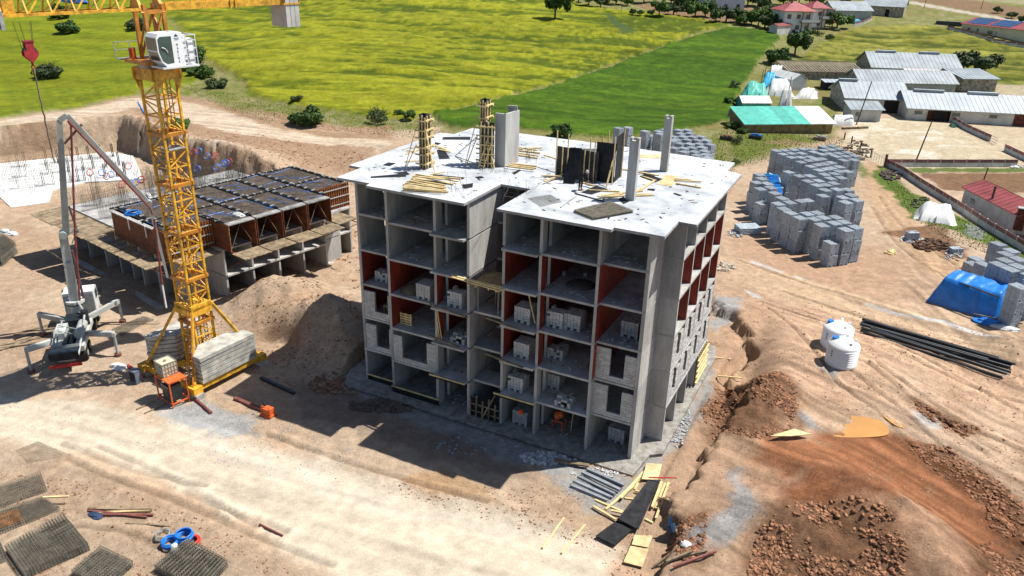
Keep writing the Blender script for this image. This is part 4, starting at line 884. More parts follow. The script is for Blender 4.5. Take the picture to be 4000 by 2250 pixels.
# blue conduits and bars lying on the tables
mbB=MB(); mbS=MB()
for (x0,x1,y0,y1) in [(xs[i]+.3,xs[i+1]-.3,-.3,4.8) for i in range(4)]+[(xs[i]+.3,xs[i+1]-.3,5.4,11.1) for i in range(4)]+[(-4.6,-.3,2,5.8),(-4.6,-.3,6.4,11),(12.8,16.6,2.2,5.8),(12.8,16.6,6.4,11)]:
    z=F0+HF+.04
    for i in range(int((x1-x0)/.22)+1): mbS.tri((x0+i*.22,y0,z),(x0+i*.22,y1,z),.009)
    for i in range(int((y1-y0)/.22)+1): mbS.tri((x0,y0+i*.22,z+.02),(x1,y0+i*.22,z+.02),.009)
    for i in range(4):
        pts=[]; xx,yy=R.uniform(x0,x1),R.uniform(y0,y1); a=R.uniform(0,6)
        for j in range(6):
            pts.append((min(x1,max(x0,xx)),min(y1,max(y0,yy)),z+.05)); a+=R.uniform(-.7,.7); xx+=math.cos(a)*.6; yy+=math.sin(a)*.6
        mbB.tube(pts,.02,4)
    for i in range(14):
        xx,yy=R.uniform(x0,x1),R.uniform(y0,y1); mbS.tri((xx,yy,z),(xx+R.uniform(-.03,.03),yy,z+R.uniform(.4,1.0)),.012)
t=b2('slab_reinforcement',mbS,[STEEL]); t['kind']='stuff'; t=b2('blue_conduit',mbB,[BLUE]); t['kind']='stuff'
# platforms round the second slab
def platform(x0,x1,y0,y1,along='x'):
    t=b2('work_platform',MB().box(x0,x1,y0,y1,5.38,5.43),[OLDW])
    k=int(((x1-x0) if along=='x' else (y1-y0))/.26)
    for i in range(k):
        jj=R.uniform(0,.12)
        if along=='x': m=MB().box(x0+i*(x1-x0)/k+.01,x0+(i+1)*(x1-x0)/k-.01,y0-jj,y1+R.uniform(0,.08),5.44,5.485)
        else: m=MB().box(x0-jj,x1+R.uniform(0,.08),y0+i*(y1-y0)/k+.01,y0+(i+1)*(y1-y0)/k-.01,5.44,5.485)
        m.v=[tuple(MB2@Vector(p)) for p in m.v]; build('deck_board',m,[OLDW],t)
for i in range(4): platform(xs[i]-.0,xs[i+1]-.15,-3.5+(0 if i%2 else -.15),-1.45,'x')
platform(12.6,15.2,-2.2,.9,'x'); platform(-.3,-3.9+.2+0,-1.8+0,1.0,'x') if False else platform(-4.6,-.3,-.3,2.7,'x')
platform(-7.6,-4.05,19.6,25.0,'y'); platform(-7.4,-4.05,13.3,19.3,'y')
for y0 in(1.0,4.2,7.4,10.2): platform(-7.3,-5.4,y0,y0+2.9,'y')
for x in(.5,3,6.2,9.3,12.0,14.5):
    b2('bracket',MB().beam((x,-3.2,5.35),(x,-.1,3.6),.06),[FORMR]); b2('bracket',MB().beam((x,-3.4,5.34),(x,-.1,5.34),.08),[FORMR])
for y in(1.5,4.5,7.5,10.5,13.8,17,20.5,24): b2('bracket',MB().beam((-7.2,y,5.34),(-3.9,y,5.34),.08),[FORMR]); b2('bracket',MB().beam((-7.0,y,5.3),(-3.95,y,3.6),.06),[FORMR])
# starter bars and conduit rings on the free half of the slab
mb=MB(); 
def wallbars(x0,y0,x1,y1,z=5.6,h=1.5,sp=.2):
    L=math.hypot(x1-x0,y1-y0); k=int(L/sp)
    for i in range(k+1):
        x=x0+(x1-x0)*i/k; y=y0+(y1-y0)*i/k; mb.tri((x,y,z),(x+R.uniform(-.06,.06),y+R.uniform(-.06,.06),z+h*R.uniform(.8,1.1)),.012)
    for zz in(.5,1.0): mb.tri((x0,y0,z+zz*h),(x1,y1,z+zz*h),.01)
for y in(12.4,13.9,17.1,21,24.2): wallbars(-3.7,y,1.5,y,sp=.15); wallbars(-3.7,y+.18,1.5,y+.18,sp=.15,h=1.7); wallbars(4,y,9,y,h=2.6,sp=.15); wallbars(4,y+.2,9,y+.2,h=2.3,sp=.15); wallbars(10,y,16.8,y,h=2.0,sp=.16)
for x in(1.7,6,9.5,13,16.8): wallbars(x,12.2,x,24.2,h=2.0)
for cx,cy_ in((5,14),(8,18),(12,15),(3,20),(14,21),(1,13),(-2,16),(-2,22),(6,22),(10,13),(15,17)): wallbars(cx,cy_,cx+1,cy_,h=3.6,sp=.1); wallbars(cx,cy_+.3,cx+1,cy_+.3,h=3.6,sp=.1)
t=b2('starter_bars',mb,[STEEL]); t['kind']='stuff'
for i,(u,v,m) in enumerate(((350,676,REDH),(395,675,BLUE),(415,690,REDH),(432,683,BLUE),(475,722,REDH),(508,716,BLUE),(528,712,BLUE),(548,704,REDH),(552,702,REDH),(500,650,REDH),(755,595,REDH),(775,590,BLUE),(808,612,BLUE),(838,610,REDH),(870,640,BLUE),(882,636,BLUE),(893,631,REDH),(770,660,BLUE),(845,655,BLUE))):
    p=gz(u,v,6.6); mb=MB()
    for j in range(3): mb.torus((p[0],p[1]+.05*j,6.6+.03*j),.38,.02,16,4,(.5,-1,.3+.15*j))
    nm={True:'blue',False:'red'}[m is BLUE]
    tag(build('conduit_coil',mb,[m]),f'{nm} conduit coil tied in the bars behind the crane mast','conduit coil','conduit coils hanging in the starter bars of the half built block')
# hose and bag on deck
p=gz(520,836,F0+HF+ZB+0); t=thing('hose_coil','blue hose coil lying on the left corner of the red formwork','hose',(p[0],p[1],F0+HF+ZB))
for j in range(5): build('hose_turn',MB().torus((p[0]+R.uniform(-.08,.08),p[1]+R.uniform(-.08,.08),F0+HF+ZB+.06+.05*j),.75-.06*j,.04,24,5),[BLUE],t,True)
def blob(c,rx,ry,rz_,m,name,lab,cat,seed=1,n=14,group=None,amp=.25,flat=True):
    r=random.Random(seed); vs=[];fs=[]
    for i in range(n//2+1):
        ph=PI/2*i/(n//2)
        for j in range(n):
            th=2*PI*j/n; k=1+r.uniform(-amp,amp)*(1 if i else 0); vs.append((c[0]+rx*k*math.cos(th)*math.cos(ph),c[1]+ry*k*math.sin(th)*math.cos(ph),c[2]+rz_*math.sin(ph)*(1+r.uniform(-amp,amp)*.4)))
    h=n//2
    for i in range(h):
        for j in range(n): fs.append((i*n+j,i*n+(j+1)%n,(i+1)*n+(j+1)%n,(i+1)*n+j))
    fs.append(tuple(range(n-1,-1,-1)))
    return single(name,MB().add(vs,fs),[m],lab,cat,group)
p=gz(932,845,F0+HF+ZB); blob((p[0],p[1],p[2]),.75,.4,.45,WTARP,'sack','white sack lying at the front of the red formwork deck','sack',3)
p=gz(575,738,F0+HF+ZB); blob((p[0],p[1],5.8),.4,.35,.9,WTARP,'white_bag','white bag standing behind the pump hose on the slab','bag',4)
# kerb strip before the left face
tag(build('foundation_kerb',MB().prism([tuple((MB2@Vector((q[0],q[1],0)))[:2]) for q in ((-5.9,3),(-5.3,3),(-5.0,24),(-5.5,24))],-1.6,-.75),[CONC]),'long grey concrete kerb in the shade left of the half built block','kerb')
# ================= THIRD RAFT =================
RP=[gz(-200,660,-1.3),gz(0,640,-1.3),gz(430,594,-1.3),gz(520,610,-1.3),gz(560,700,-1.3),gz(330,712,-1.3),gz(205,742,-1.3),gz(190,790,-1.3),gz(45,812,-1.3),gz(0,770,-1.3),gz(-200,790,-1.3)]
RW=mat('fresh_raft_concrete',(.66,.68,.67),.8,.1,.6,c2=(.54,.55,.54))
T3=thing('foundation_slab','white new raft foundation bristling with rows of starter bars behind the pump truck','foundation',(-98,28,-1.6))
build('raft',MB().prism([(p[0],p[1]) for p in RP],-1.7,-1.25),[RW],T3)
mb=MB(); PR=[(p[0],p[1]) for p in RP]
e=npn(gz(430,594,-1.3)-gz(0,640,-1.3))[:2]; Le=np.linalg.norm(e); e/=Le; nn=npn((e[1],-e[0])); o0=npn(gz(0,640,-1.3))[:2]
up=[]
for r_ in range(1,15):
    seg=0; x=-12
    while x<Le+10:
        L=R.uniform(1.5,5); 
        for i in range(int(L/.22)):
            q=o0+e*(x+i*.22)+nn*(r_*1.55+R.uniform(-.05,.05)); up.append(q)
        x+=L+R.uniform(.6,2.2)
U=npn(up); inside=pdist(U[:,0],U[:,1],PR)>.3
for q in U[inside]: mb.tri((q[0],q[1],-1.25),(q[0]+R.uniform(-.05,.05),q[1]+R.uniform(-.05,.05),-1.25+R.uniform(.9,1.3)),.017)
for r_ in range(1,15):
    for _ in range(3):
        x=R.uniform(-5,Le-4); a=o0+e*x+nn*(r_*1.55+.04); b_=a+e*R.uniform(3,6)
        if (pdist(npn([a[0],b_[0]]),npn([a[1],b_[1]]),PR)>.2).all(): mb.tri((*a,-.7),(*b_,-.7),.016)
for k in range(9):
    for j in range(3):
        x=2+k*(Le)/9+R.uniform(-1,1); q=o0+e*x+nn*(3+j*6.5)
        if pdist(npn([q[0]]),npn([q[1]]),PR)[0]<.5: continue
        for i in range(16): mb.tri((q[0]+nn[0]*(i//2)*.14+e[0]*.2*(i%2),q[1]+nn[1]*(i//2)*.14+e[1]*.2*(i%2),-1.25),(q[0]+nn[0]*(i//2)*.14+e[0]*.2*(i%2),q[1]+nn[1]*(i//2)*.14+e[1]*.2*(i%2),.9),.02)
t=build('starter_bars',mb,[STEEL],T3); t['kind']='stuff'
for i in range(7):
    q=npn(gz(555+i*7,492+i*13,-1.2)); single('blue_pipe',MB().cyl((q[0],q[1],hz(q[0],q[1])+.1),(q[0]+3.5,q[1]-2.5,hz(q[0]+3.5,q[1]-2.5)+.15),.08,6),[BLUE],'thin blue pipe leaning at the foot of the dark cut bank','pipe','blue pipes at the foot of the cut bank')
# ================= TOWER CRANE =================
TC=npn((-34.65,-4.75,0)); TA=math.radians(-5.5)
MC=Matrix.Translation(Vector(TC))@Matrix.Rotation(TA,4,'Z')
CR=thing('tower_crane','yellow tower crane with white cab standing on ballast beside the haul road','tower crane',tuple(TC),TA)
def cb(name,mb,mats,M=MC,smooth=False,parent=None):
    mb.v=[tuple(M@Vector(p)) for p in mb.v]; return build(name,mb,mats,parent or CR,smooth)
hs=3.1
cs=[(hs,-hs),(hs,hs),(-hs,hs),(-hs,-hs)]
for i in range(4):
    a,b_=cs[i],cs[(i+1)%4]; cb('base_beam',MB().beam((*a,.75),(*b_,.75),.35,.45),[YEL])
    cb('foot_plate',MB().box(a[0]-.4,a[0]+.4,a[1]-.4,a[1]+.4,.45,1.0),[YEL])
    cb('foot_block',MB().box(a[0]-.55,a[0]+.55,a[1]-.35,a[1]+.35,-.05,.44),[CONC])
    cb('cross_beam',MB().beam((*a,.7),(0,0,.7),.35,.4),[YEL])
    cb('strut',MB().beam((a[0]*.96,a[1]*.96,1.0),(.85*np.sign(a[0]),.85*np.sign(a[1]),6.0),.2,.22),[YEL])
mb=MB()
for s in(-1,1): mb.beam((hs*.98+s*.22,-hs*.98-.35,.7),(1.2+s*.22,-1.3,6.0),.09,.09)
for i in range(11): f=(i+.5)/11; x=(hs*.98)*(1-f)+1.2*f; y=(-hs*.98-.35)*(1-f)-1.3*f; mb.beam((x-.22,y,.7+5.3*f),(x+.22,y,.7+5.3*f),.05)
cb('ladder',mb,[YELD])
w=.82
def mast_sec(z0,z1,wide=0):
    mb=MB(); n=3; dz=(z1-z0)/n
    for sx in(-1,1):
        for sy_ in(-1,1): mb.beam((sx*w,sy_*w,z0),(sx*w,sy_*w,z1),.16,.16)
    fc=[((-w,-w),(w,-w)),((w,-w),(w,w)),((w,w),(-w,w)),((-w,w),(-w,-w))]
    for j in range(n):
        za,zb=z0+j*dz,z0+(j+1)*dz
        for q,(a,b_) in enumerate(fc):
            mb.beam((*a,za+.08),(*b_,za+.08),.07,.09)
            if (j+q)%2: a,b_=b_,a
            mb.beam((*a,za+.1),(*b_,zb-.05),.06,.08)
    return mb
zz=[.9,4.6,8.3,12.0,15.7,19.4,23.0]
for i in range(6):
    cb('mast_section',mast_sec(zz[i],zz[i+1]),[YEL])
    if i: cb('joint_collar',MB().box(-w-.16,w+.16,-w-.16,-w+.14,zz[i]-.12,zz[i]+.12).box(-w-.16,w+.16,w-.14,w+.16,zz[i]-.12,zz[i]+.12).box(w-.14,w+.16,-w,w,zz[i]-.12,zz[i]+.12).box(-w-.16,-w+.14,-w,w,zz[i]-.12,zz[i]+.12),[YELD])
cb('base_frame_collar',MB().box(-w-.2,w+.2,-w-.2,w+.2,5.75,5.95).box(-w-.2,w+.2,-w-.2,-w,5.3,6.2).box(w,w+.2,-w,w,5.3,6.2),[YEL])
mb=MB()
for s in(-.2,.2): mb.beam((s+.3,.5,1),(s+.3,.5,23.2),.05)
for i in range(66): mb.beam((.1,.5,1+i*.335),(.5,.5,1+i*.335),.035)
cb('mast_ladder',mb,[YELD])
cb('rest_platform',MB().box(-.2,.9,-.6,.85,18.3,18.38),[GREY])
mb=MB()
for zc in(5,12,19):
    pass
pts=[(.75,-.6,1+i*.9) for i in range(25)]; cb('power_cable',MB().tube([(p[0]+.05*math.sin(i),p[1],p[2]) for i,p in enumerate(pts)],.03,5),[BLK])
# collar under the slewing ring
mb=MB()
for a,b_ in (((-1.2,-1.0),(1.2,-1.0)),((1.0,-1.2),(1.0,1.2)),((1.2,1.0),(-1.2,1.0)),((-1.0,1.2),(-1.0,-1.2))): mb.beam((*a,23.55),(*b_,23.55),.12,.75)
cb('ring_support',mb,[YEL]); cb('ring_plate',MB().box(-1.05,1.05,-1.05,1.05,23.9,24.0),[YELD])
for sx in(-1,1):
    for sy_ in(-1,1): cb('corner_gusset',MB().add([(sx*1.03,sy_*1.05,23.2),(sx*1.03,sy_*.4,23.2),(sx*1.03,sy_*.85,22.5),(sx*1.08,sy_*1.09,23.2),(sx*1.08,sy_*.4,23.2),(sx*1.08,sy_*.85,22.5)],[(0,1,2),(5,4,3),(0,3,4,1),(1,4,5,2),(2,5,3,0)]),[YEL])
cb('slewing_ring',MB().cyl((0,0,24.0),(0,0,24.25),1.15,24),[GREY])
# upper works, local x along the jib (towards the haul road)
JA=math.radians(79+180); MJ=Matrix.Translation(Vector(TC))@Matrix.Rotation(JA,4,'Z')
def jb(n_,mb,m,parent=None,smooth=False): return cb(n_,mb,m,MJ,smooth,parent)
jb('turntable_deck',MB().box(-1.3,1.4,-1.5,1.3,24.26,24.5),[YELD])
jb('side_platform',MB().box(-1.9,1.6,-2.2,-1.5,24.4,24.46),[GREY])
mb=MB()
for x in(-1.9,-.7,.5,1.6): mb.beam((x,-2.2,24.45),(x,-2.2,25.5),.045)
for z in(25.0,25.5): mb.beam((-1.9,-2.2,z),(1.6,-2.2,z),.04); mb.beam((1.6,-2.2,z),(1.6,-1.5,z),.04); mb.beam((-1.9,-2.2,z),(-1.9,-1.5,z),.04)
jb('guard_rail',mb,[GREY])
jb('slew_motor',MB().cyl((1.0,-1.0,24.5),(1.0,-1.0,25.2),.22,12),[ORNG]); 
hm=MB(); JZ=27.75
for x,y in((.55,-.62),(.55,.62),(-.75,-.62),(-.75,.62)): hm.beam((x,y,24.5),(x,y,JZ+.3),.22)
for y in(-.62,.62): hm.beam((.55,y,24.6),(-.75,y,JZ-.1),.12); 
hm.beam((.55,-.62,25.2),(.55,.62,27.2),.1); hm.beam((-.75,-.62,27.2),(-.75,.62,25.2),.1)
for y in(-.62,.62): hm.box(-.95,.75,y-.1,y+.1,JZ-.3,JZ-.05)
jb('tower_head',hm,[YELD])
for x in(.62,-.85):
    jb('pivot_plate',MB().add([(x,-.75,JZ-.2),(x,.75,JZ-.2),(x,.0,JZ+1.2),(x+.2,-.75,JZ-.2),(x+.2,.75,JZ-.2),(x+.2,.0,JZ+1.2)],[(2,1,0),(3,4,5),(0,1,4,3),(1,2,5,4),(2,0,3,5)]),[YEL])
def lattice(x0,x1,n,hw,z,h):
    mb=MB(); dx=(x1-x0)/n
    for y in(-hw,hw): mb.beam((x0,y,z),(x1,y,z),.16,.18)
    mb.beam((x0,0,z+h),(x1,0,z+h),.16,.18)
    for i in range(n+1):
        x=x0+i*dx; mb.beam((x,-hw,z),(x,hw,z),.08)
        for y in(-hw,hw): mb.beam((x,y,z),(x,0,z+h),.085)
        if i<n:
            for y in(-hw,hw): mb.beam((x,0,z+h),(x+dx,y,z),.07)
            mb.beam((x,-hw,z),(x+dx,hw,z),.06)
    return mb
jb('jib',lattice(.8,34,24,.65,JZ,1.35),[YEL])
mb=MB()
for y in(-.6,.6): mb.box(-11.8,-.95,y-.09,y+.09,JZ-.12,JZ+.32)
for i in range(10): mb.box(-1.6-i*1.1,-1.5-i*1.1,-.55,.55,JZ-.05,JZ+.06)
mb.box(-11.6,-1.2,-.5,.5,JZ+.06,JZ+.09)
jb('counter_jib',mb,[YEL])
for x in (-5.9,-6.3): jb('splice_plate',MB().box(x-.05,x+.05,.69,.78,JZ-.2,JZ+.4).box(x-.05,x+.05,-.78,-.69,JZ-.2,JZ+.4),[YEL])
mb=MB()
for i in range(9): mb.beam((-1.6-i*1.2,.66,JZ+.3),(-1.6-i*1.2,.66,JZ+1.3),.04)
for z in(.8,1.3): mb.beam((-1.6,.66,JZ+z),(-11.4,.66,JZ+z),.035)
jb('walkway_rail',mb,[YELD])
for i in range(3): jb('counterweight',MB().box(-11.7+i*.42,-11.32+i*.42,-.95,.95,JZ-1.75,JZ+.9),[mat('counterweight_concrete',(.50,.49,.46),.85,.1,1)])
jb('counterweight_frame',MB().box(-11.8,-10.3,-1.0,1.0,JZ-.12,JZ+.0).box(-11.85,-11.75,-1,1,JZ,JZ+1.1),[YEL])
# trolley and hook
tr=MB()
for x in(9.3,11.4):
    for y in(-.95,.95): tr.box(x-.1,x+.12,y-.06,y+.06,JZ-.75,JZ+.3)
    tr.box(x-.06,x+.06,-.95,.95,JZ-.62,JZ-.45)
for y in(-.8,.8): tr.box(9.3,11.4,y-.05,y+.05,JZ-.7,JZ-.42)
for x in(9.9,10.3,10.8): tr.cyl((x,-.5,JZ-.45),(x,-.35,JZ-.45),.22,12); tr.cyl((x,.35,JZ-.45),(x,.5,JZ-.45),.22,12)
jb('trolley',tr,[GREY])
jb('trolley_winch',MB().cyl((8.6,-.35,JZ+.45),(8.6,.35,JZ+.45),.32,14).box(8.3,8.95,.35,.5,JZ+.1,JZ+.8),[YEL])
HK=MJ@Vector((10.35,0,0)); 
pxy=gz(115,170,25.6); HX,HY=float(pxy[0]),float(pxy[1])
def solve_line(u,v):    # point of the plane below the jib seen at a pixel
    d=ray(u,v); nx,ny=-math.sin(JA),math.cos(JA); t=((TC[0]-CAMP[0])*nx+(TC[1]-CAMP[1])*ny)/(d[0]*nx+d[1]*ny); return CAMP+d*t
hp=solve_line(107,160); hq=solve_line(122,262)
HX,HY,HZ=hp
t=thing('hook_block','dark red hook block hanging from the crane trolley on four ropes','hook block',(HX,HY,hq[2]))
jd=npn((math.cos(JA),math.sin(JA),0)); jn=npn((-jd[1],jd[0],0))
HS=.56
def hkb(name,mb,m,sm=False):
    mb.v=[(HX+(jd[0]*p[0]+jn[0]*p[1])*HS,HY+(jd[1]*p[0]+jn[1]*p[1])*HS,hp[2]+p[2]*HS) for p in mb.v]; return build(name,mb,[m],t,sm)
mb=MB()
for y in(-.3,-.1,.1,.3): mb.box(-.42,.42,y-.03,y+.03,-1.05,0)
mb.box(-.5,.5,-.4,.4,-.08,.04); hkb('sheave_frame',mb,HOOKR)
for y in(-.34,.34): hkb('cheek_plate',MB().add([(-.72,y,-1.0),(.72,y,-1.0),(.72,y,-1.5),(.1,y,-2.15),(-.1,y,-2.15),(-.72,y,-1.5)]+[(a,y+.05,c) for a,c in((-.72,-1.0),(.72,-1.0),(.72,-1.5),(.1,-2.15),(-.1,-2.15),(-.72,-1.5))],[(0,1,2,3,4,5),(11,10,9,8,7,6)]+[(i,(i+1)%6,6+(i+1)%6,6+i) for i in range(6)]),HOOKR)
hkb('sheave',MB().cyl((-.4,-.28,-.95),(-.4,.28,-.95),.25,16).cyl((.4,-.28,-.95),(.4,.28,-.95),.25,16),STEEL)
hkb('hook',MB().cyl((0,0,-2.5),(0,0,-2.1),.12,10).torus((0,0,-2.72),.17,.06,16,6,(0,1,0)),HOOKR)
for i,(x,y) in enumerate(((-.6,-.3),(-.35,.3),(.35,.3),(.6,-.3))): hkb('hoist_rope',MB().cyl((x*1.5,y,(JZ-.4-hp[2])/HS),(x,y,-.9 if i in(0,3) else 0),.025,5),STEEL)
zt=hp[2]-2.9*HS
lb=solve_line(183,640)[2]
t2=tag(build('lifting_chain',MB().tube([(HX+.02*math.sin(i*1.7),HY+.02*math.cos(i*2.1),zt-(zt-lb)*i/24) for i in range(25)],.055,5),[OLDW]),'long greenish lifting chain hanging straight down from the crane hook','chain')
# cab
CBX,CBY=.2,1.95
t=thing('crane_cab','white crane cab with tinted curved windows and side ladder cage','crane cab',tuple(MJ@Vector((CBX,CBY,24.3))),JA) if False else None
def caball():
    Mc=MJ@Matrix.Translation((.15,1.9,24.25))@Matrix.Diagonal((.8,.92,.97,1))
    def k(name,mb,m,sm=False): return cb(name,mb,m,Mc,sm)
    prof=[(-1.1,0),(.55,0),(.95,.35),(1.2,1.0),(1.2,1.95),(1.0,2.2),(-1.1,2.2)]   # x,z side profile
    mb=MB(); n=len(prof)
    for y in(-.75,.75): mb.v+=[(x,y,z) for x,z in prof]
    mb.f=[tuple(range(n-1,-1,-1)),tuple(range(n,2*n))]+[(i,(i+1)%n,n+(i+1)%n,n+i) for i in range(n)]; mb.m=[0]*len(mb.f)
    k('cab_body',mb,[WHITE])
    g=MB(); 
    g.add([(1.215,-.66,1.1),(1.215,.66,1.1),(1.215,.66,1.9),(1.215,-.66,1.9)],[(0,1,2,3)]); g.add([(.98,-.66,.40),(.98,.66,.40),(1.212,.66,1.0),(1.212,-.66,1.0)],[(0,1,2,3)]); g.add([(.58,-.66,.035),(.58,.66,.035),(.965,.66,.365),(.965,-.66,.365)],[(0,1,2,3)])
    for p in(g,): k('front_window',p,[GLASS])
    k('side_window',MB().add([(-.1,.76,.25),(.5,.76,.2),(.88,.76,.42),(1.1,.76,1.0),(1.1,.76,1.85),(.9,.76,2.0),(-.1,.76,2.0)],[(6,5,4,3,2,1,0)]),[GLASS])
    k('side_window',MB().add([(-.1,-.76,.25),(.5,-.76,.2),(.88,-.76,.42),(1.1,-.76,1.0),(1.1,-.76,1.85),(.9,-.76,2.0),(-.1,-.76,2.0)],[(0,1,2,3,4,5,6)]),[GLASS])
    k('window_bar',MB().box(1.2,1.235,-.7,.7,1.0,1.1),[WHITE]); k('door_handle',MB().tube([(.85+.0*i,.8,1.3) if i==0 else (.85-.5*math.sin(i*.3),.8,1.3-.55*(1-math.cos(i*.3))) for i in range(5)],.03,5),[WHITE])
    k('roof_vent',MB().cyl((-.3,.3,2.2),(-.3,.3,2.3),.2,12),[WHITE]); k('air_unit',MB().box(-1.5,-1.12,-.6,.6,.35,2.0),[WHITE])
    k('cab_floor',MB().box(-2.3,1.0,-.8,.85,-.12,-.01),[WHITE])
    m=MB()
    for x in(-1.3,-2.2):
        for y in(.8,): m.beam((x,y,0),(x,y,2.0),.05)
    for z in(.0,.55,1.1,1.65,2.0): m.beam((-1.15,.8,z),(-2.25,.8,z),.05)
    for z in(1.1,2.0): m.beam((-2.25,.8,z),(-2.25,-.7,z),.05)
    m.beam((-2.25,-.7,0),(-2.25,-.7,2.0),.05)
    k('ladder_cage',m,[WHITE]); k('switch_box',MB().box(-2.1,-1.55,.1,.7,.1,1.75),[WHITE])
    k('cab_bracket',MB().box(-.9,.6,-1.2,-.6,-.3,-.13),[YELD])
    # lettering
    BT=mat('sign_black',(.03,.03,.035),.6)
    for i,ch in enumerate('MAKINA'):
        c=bpy.data.curves.new('text','FONT'); c.body=ch; c.size=.24; c.extrude=.004; c.align_x='CENTER'; tmp=bpy.data.objects.new('tmp',c); COL.objects.link(tmp)
        bpy.context.view_layer.update(); m_=bpy.data.meshes.new_from_object(tmp); bpy.data.objects.remove(tmp); m_.materials.clear(); m_.materials.append(BT)
        Mt=Mc@Matrix.Translation((-.55,.757,1.33-i*.22))@Matrix.Rotation(PI,4,'Z')@Matrix.Rotation(PI/2,4,'X')
        if True: link('letter',m_,CR,Mt)
    k('maker_emblem',MB().add([(-.35,.758,1.95),(-.75,.758,1.95),(-.55,.758,2.13)],[(0,1,2),(2,1,0)]).box(-.78,-.32,.753,.76,1.82,1.86).box(-.72,-.38,.753,.76,1.72,1.76),[mat('sign_blue',(.05,.12,.25),.5)])
caball()
# ballast slabs as separate parts: two stacks of six
for side in(1,-1):
    for i in range(6):
        z0=1.0+i*.37; j=R.uniform(-.05,.05)
        xo=2.35 if side>0 else -2.35
        P=[(xo+1.05*side,-2.55+j),(xo+1.05*side,2.6+j),(xo-.1*side,2.6+j),(xo-.95*side,1.2+j),(xo-.95*side,-1.2+j),(xo+.3*side,-2.55+j)]
        P=[(p[0],p[1]) for p in P]; P=[(p[0]+R.uniform(-.04,.04)-.03*i*side*0,p[1]) for p in P]; cb('ballast_slab',MB().prism(P,z0+.03,z0+.335),[mat('ballast_concrete',(.43,.42,.37),.85,.2,1.5,.4,6)])
# small things round the crane base
t=thing('water_container','caged cream liquid container on the orange generator frame','container',tuple(gp(635,1465)))
FG=gp(655,1590); FGz=hz(FG[0],FG[1]); ang=math.radians(-12)
MF=Matrix.Translation((FG[0]-.3,FG[1]+.9,FGz))@Matrix.Rotation(ang,4,'Z')
t['label']='caged cream liquid container standing on the orange steel frame'
def fb(par,name,mb,m,sm=False): mb.v=[tuple(MF@Vector(p)) for p in mb.v]; return build(name,mb,[m],par,sm)
fr=thing('generator_stand','orange steel frame stand with a dark generator inside beside the crane base','stand',tuple(MF.translation))
for x in(-1,1):
    for y in(-.65,.65): fb(fr,'leg',MB().beam((x,y,0),(x,y,2.1),.09),ORNG)
for z in(.35,2.1):
    for y in(-.65,.65): fb(fr,'rail',MB().beam((-1,y,z),(1,y,z),.08),ORNG)
    for x in(-1,0,1): fb(fr,'rail',MB().beam((x,-.65,z),(x,.65,z),.08),ORNG)
fb(fr,'top_plate',MB().box(.05,1.05,-.7,.7,2.14,2.2),ORNG); fb(fr,'generator',MB().box(-.1,.85,-.72,.3,.45,1.75).box(0,.75,-.74,-.7,.55,1.6),BLK); fb(fr,'panel_rim',MB().box(-.12,.87,-.76,-.72,1.7,1.76),GREY)
bx=MB().box(-1.0,.1,-.5,.55,2.3,3.25); fb(t,'tank',bx,mat('cream_plastic',(.62,.56,.38),.5,.06,1,spec=.5))
cg=MB()
for i in range(6):
    for z in (0,): cg.beam((-1.02+i*.228,-.53,2.25),(-1.02+i*.228,-.53,3.3),.03); cg.beam((-1.02+i*.228,.58,2.25),(-1.02+i*.228,.58,3.3),.03)
    cg.beam((-1.03,-.53+i*.222,2.25),(-1.03,-.53+i*.222,3.3),.03); cg.beam((.13,-.53+i*.222,2.25),(.13,-.53+i*.222,3.3),.03)
for z in(2.25,2.6,2.95,3.3):
    cg.beam((-1.03,-.53,z),(.13,-.53,z),.03);cg.beam((-1.03,.58,z),(.13,.58,z),.03);cg.beam((-1.03,-.53,z),(-1.03,.58,z),.03);cg.beam((.13,-.53,z),(.13,.58,z),.03)
fb(t,'cage',cg,GREY); fb(t,'cap',MB().cyl((-.45,0,3.25),(-.45,0,3.32),.12,12),OLDW)
p=gp(535,1492); t=thing('heater','small grey box with grille standing left of the orange frame','box',tuple(p))
build('casing',MB().box(p[0]-.35,p[0]+.35,p[1]-.3,p[1]+.3,p[2],p[2]+1.1),[mat('blue_grey',(.12,.15,.19),.5)],t); build('grille',MB().box(p[0]-.28,p[0]+.28,p[1]-.33,p[1]-.305,p[2]+.2,p[2]+.95),[FILM],t)
p=gp(1075,1470); 
def lay_g(u1,v1,u2,v2,lab,grp=None,w=.12,h=.1,m=None,dz=0,name='timber_plank',cat='plank',rnd=False):
    a=gp(u1,v1); b_=gp(u2,v2); za,zb=hz(a[0],a[1]),hz(b_[0],b_[1]); mb=MB()
    if rnd: mb.cyl((a[0],a[1],za+h/2+dz),(b_[0],b_[1],zb+h/2+dz),h/2,8)
    else: mb.beam((a[0],a[1],za+h/2+dz),(b_[0],b_[1],zb+h/2+dz),w,h)
    return single(name,mb,[m or TIMB],lab,cat,grp)
lay_g(500,1432,560,1475,'dark steel beam left of the crane base',None,.2,.2,HOOKR,0,'steel_beam','beam')
lay_g(760,1560,825,1618,'short round dark beam below the crane foot',None,.2,.25,BROWN,0,'steel_beam','beam',True)
lay_g(918,1560,1040,1612,'rusty brown channel lying on the ground between crane and orange machine',None,.3,.2,BROWN,0,'steel_channel','beam')
lay_g(1020,1480,1150,1540,'long dark beam in the shade right of the crane base',None,.25,.2,BLK,0,'steel_beam','beam')
lay_g(533,1602,605,1568,'left of two poles lying in front of the orange frame',None,.1,.12,OLDW,0,'pole','pole',True)
lay_g(565,1617,650,1578,'right of two poles lying in front of the orange frame',None,.1,.12,OLDW,0,'pole','pole',True)
p=gp(1050,1622); t=thing('compactor','small orange plate compactor at the edge of the shadow','machine',tuple(p)); x,y,z=p
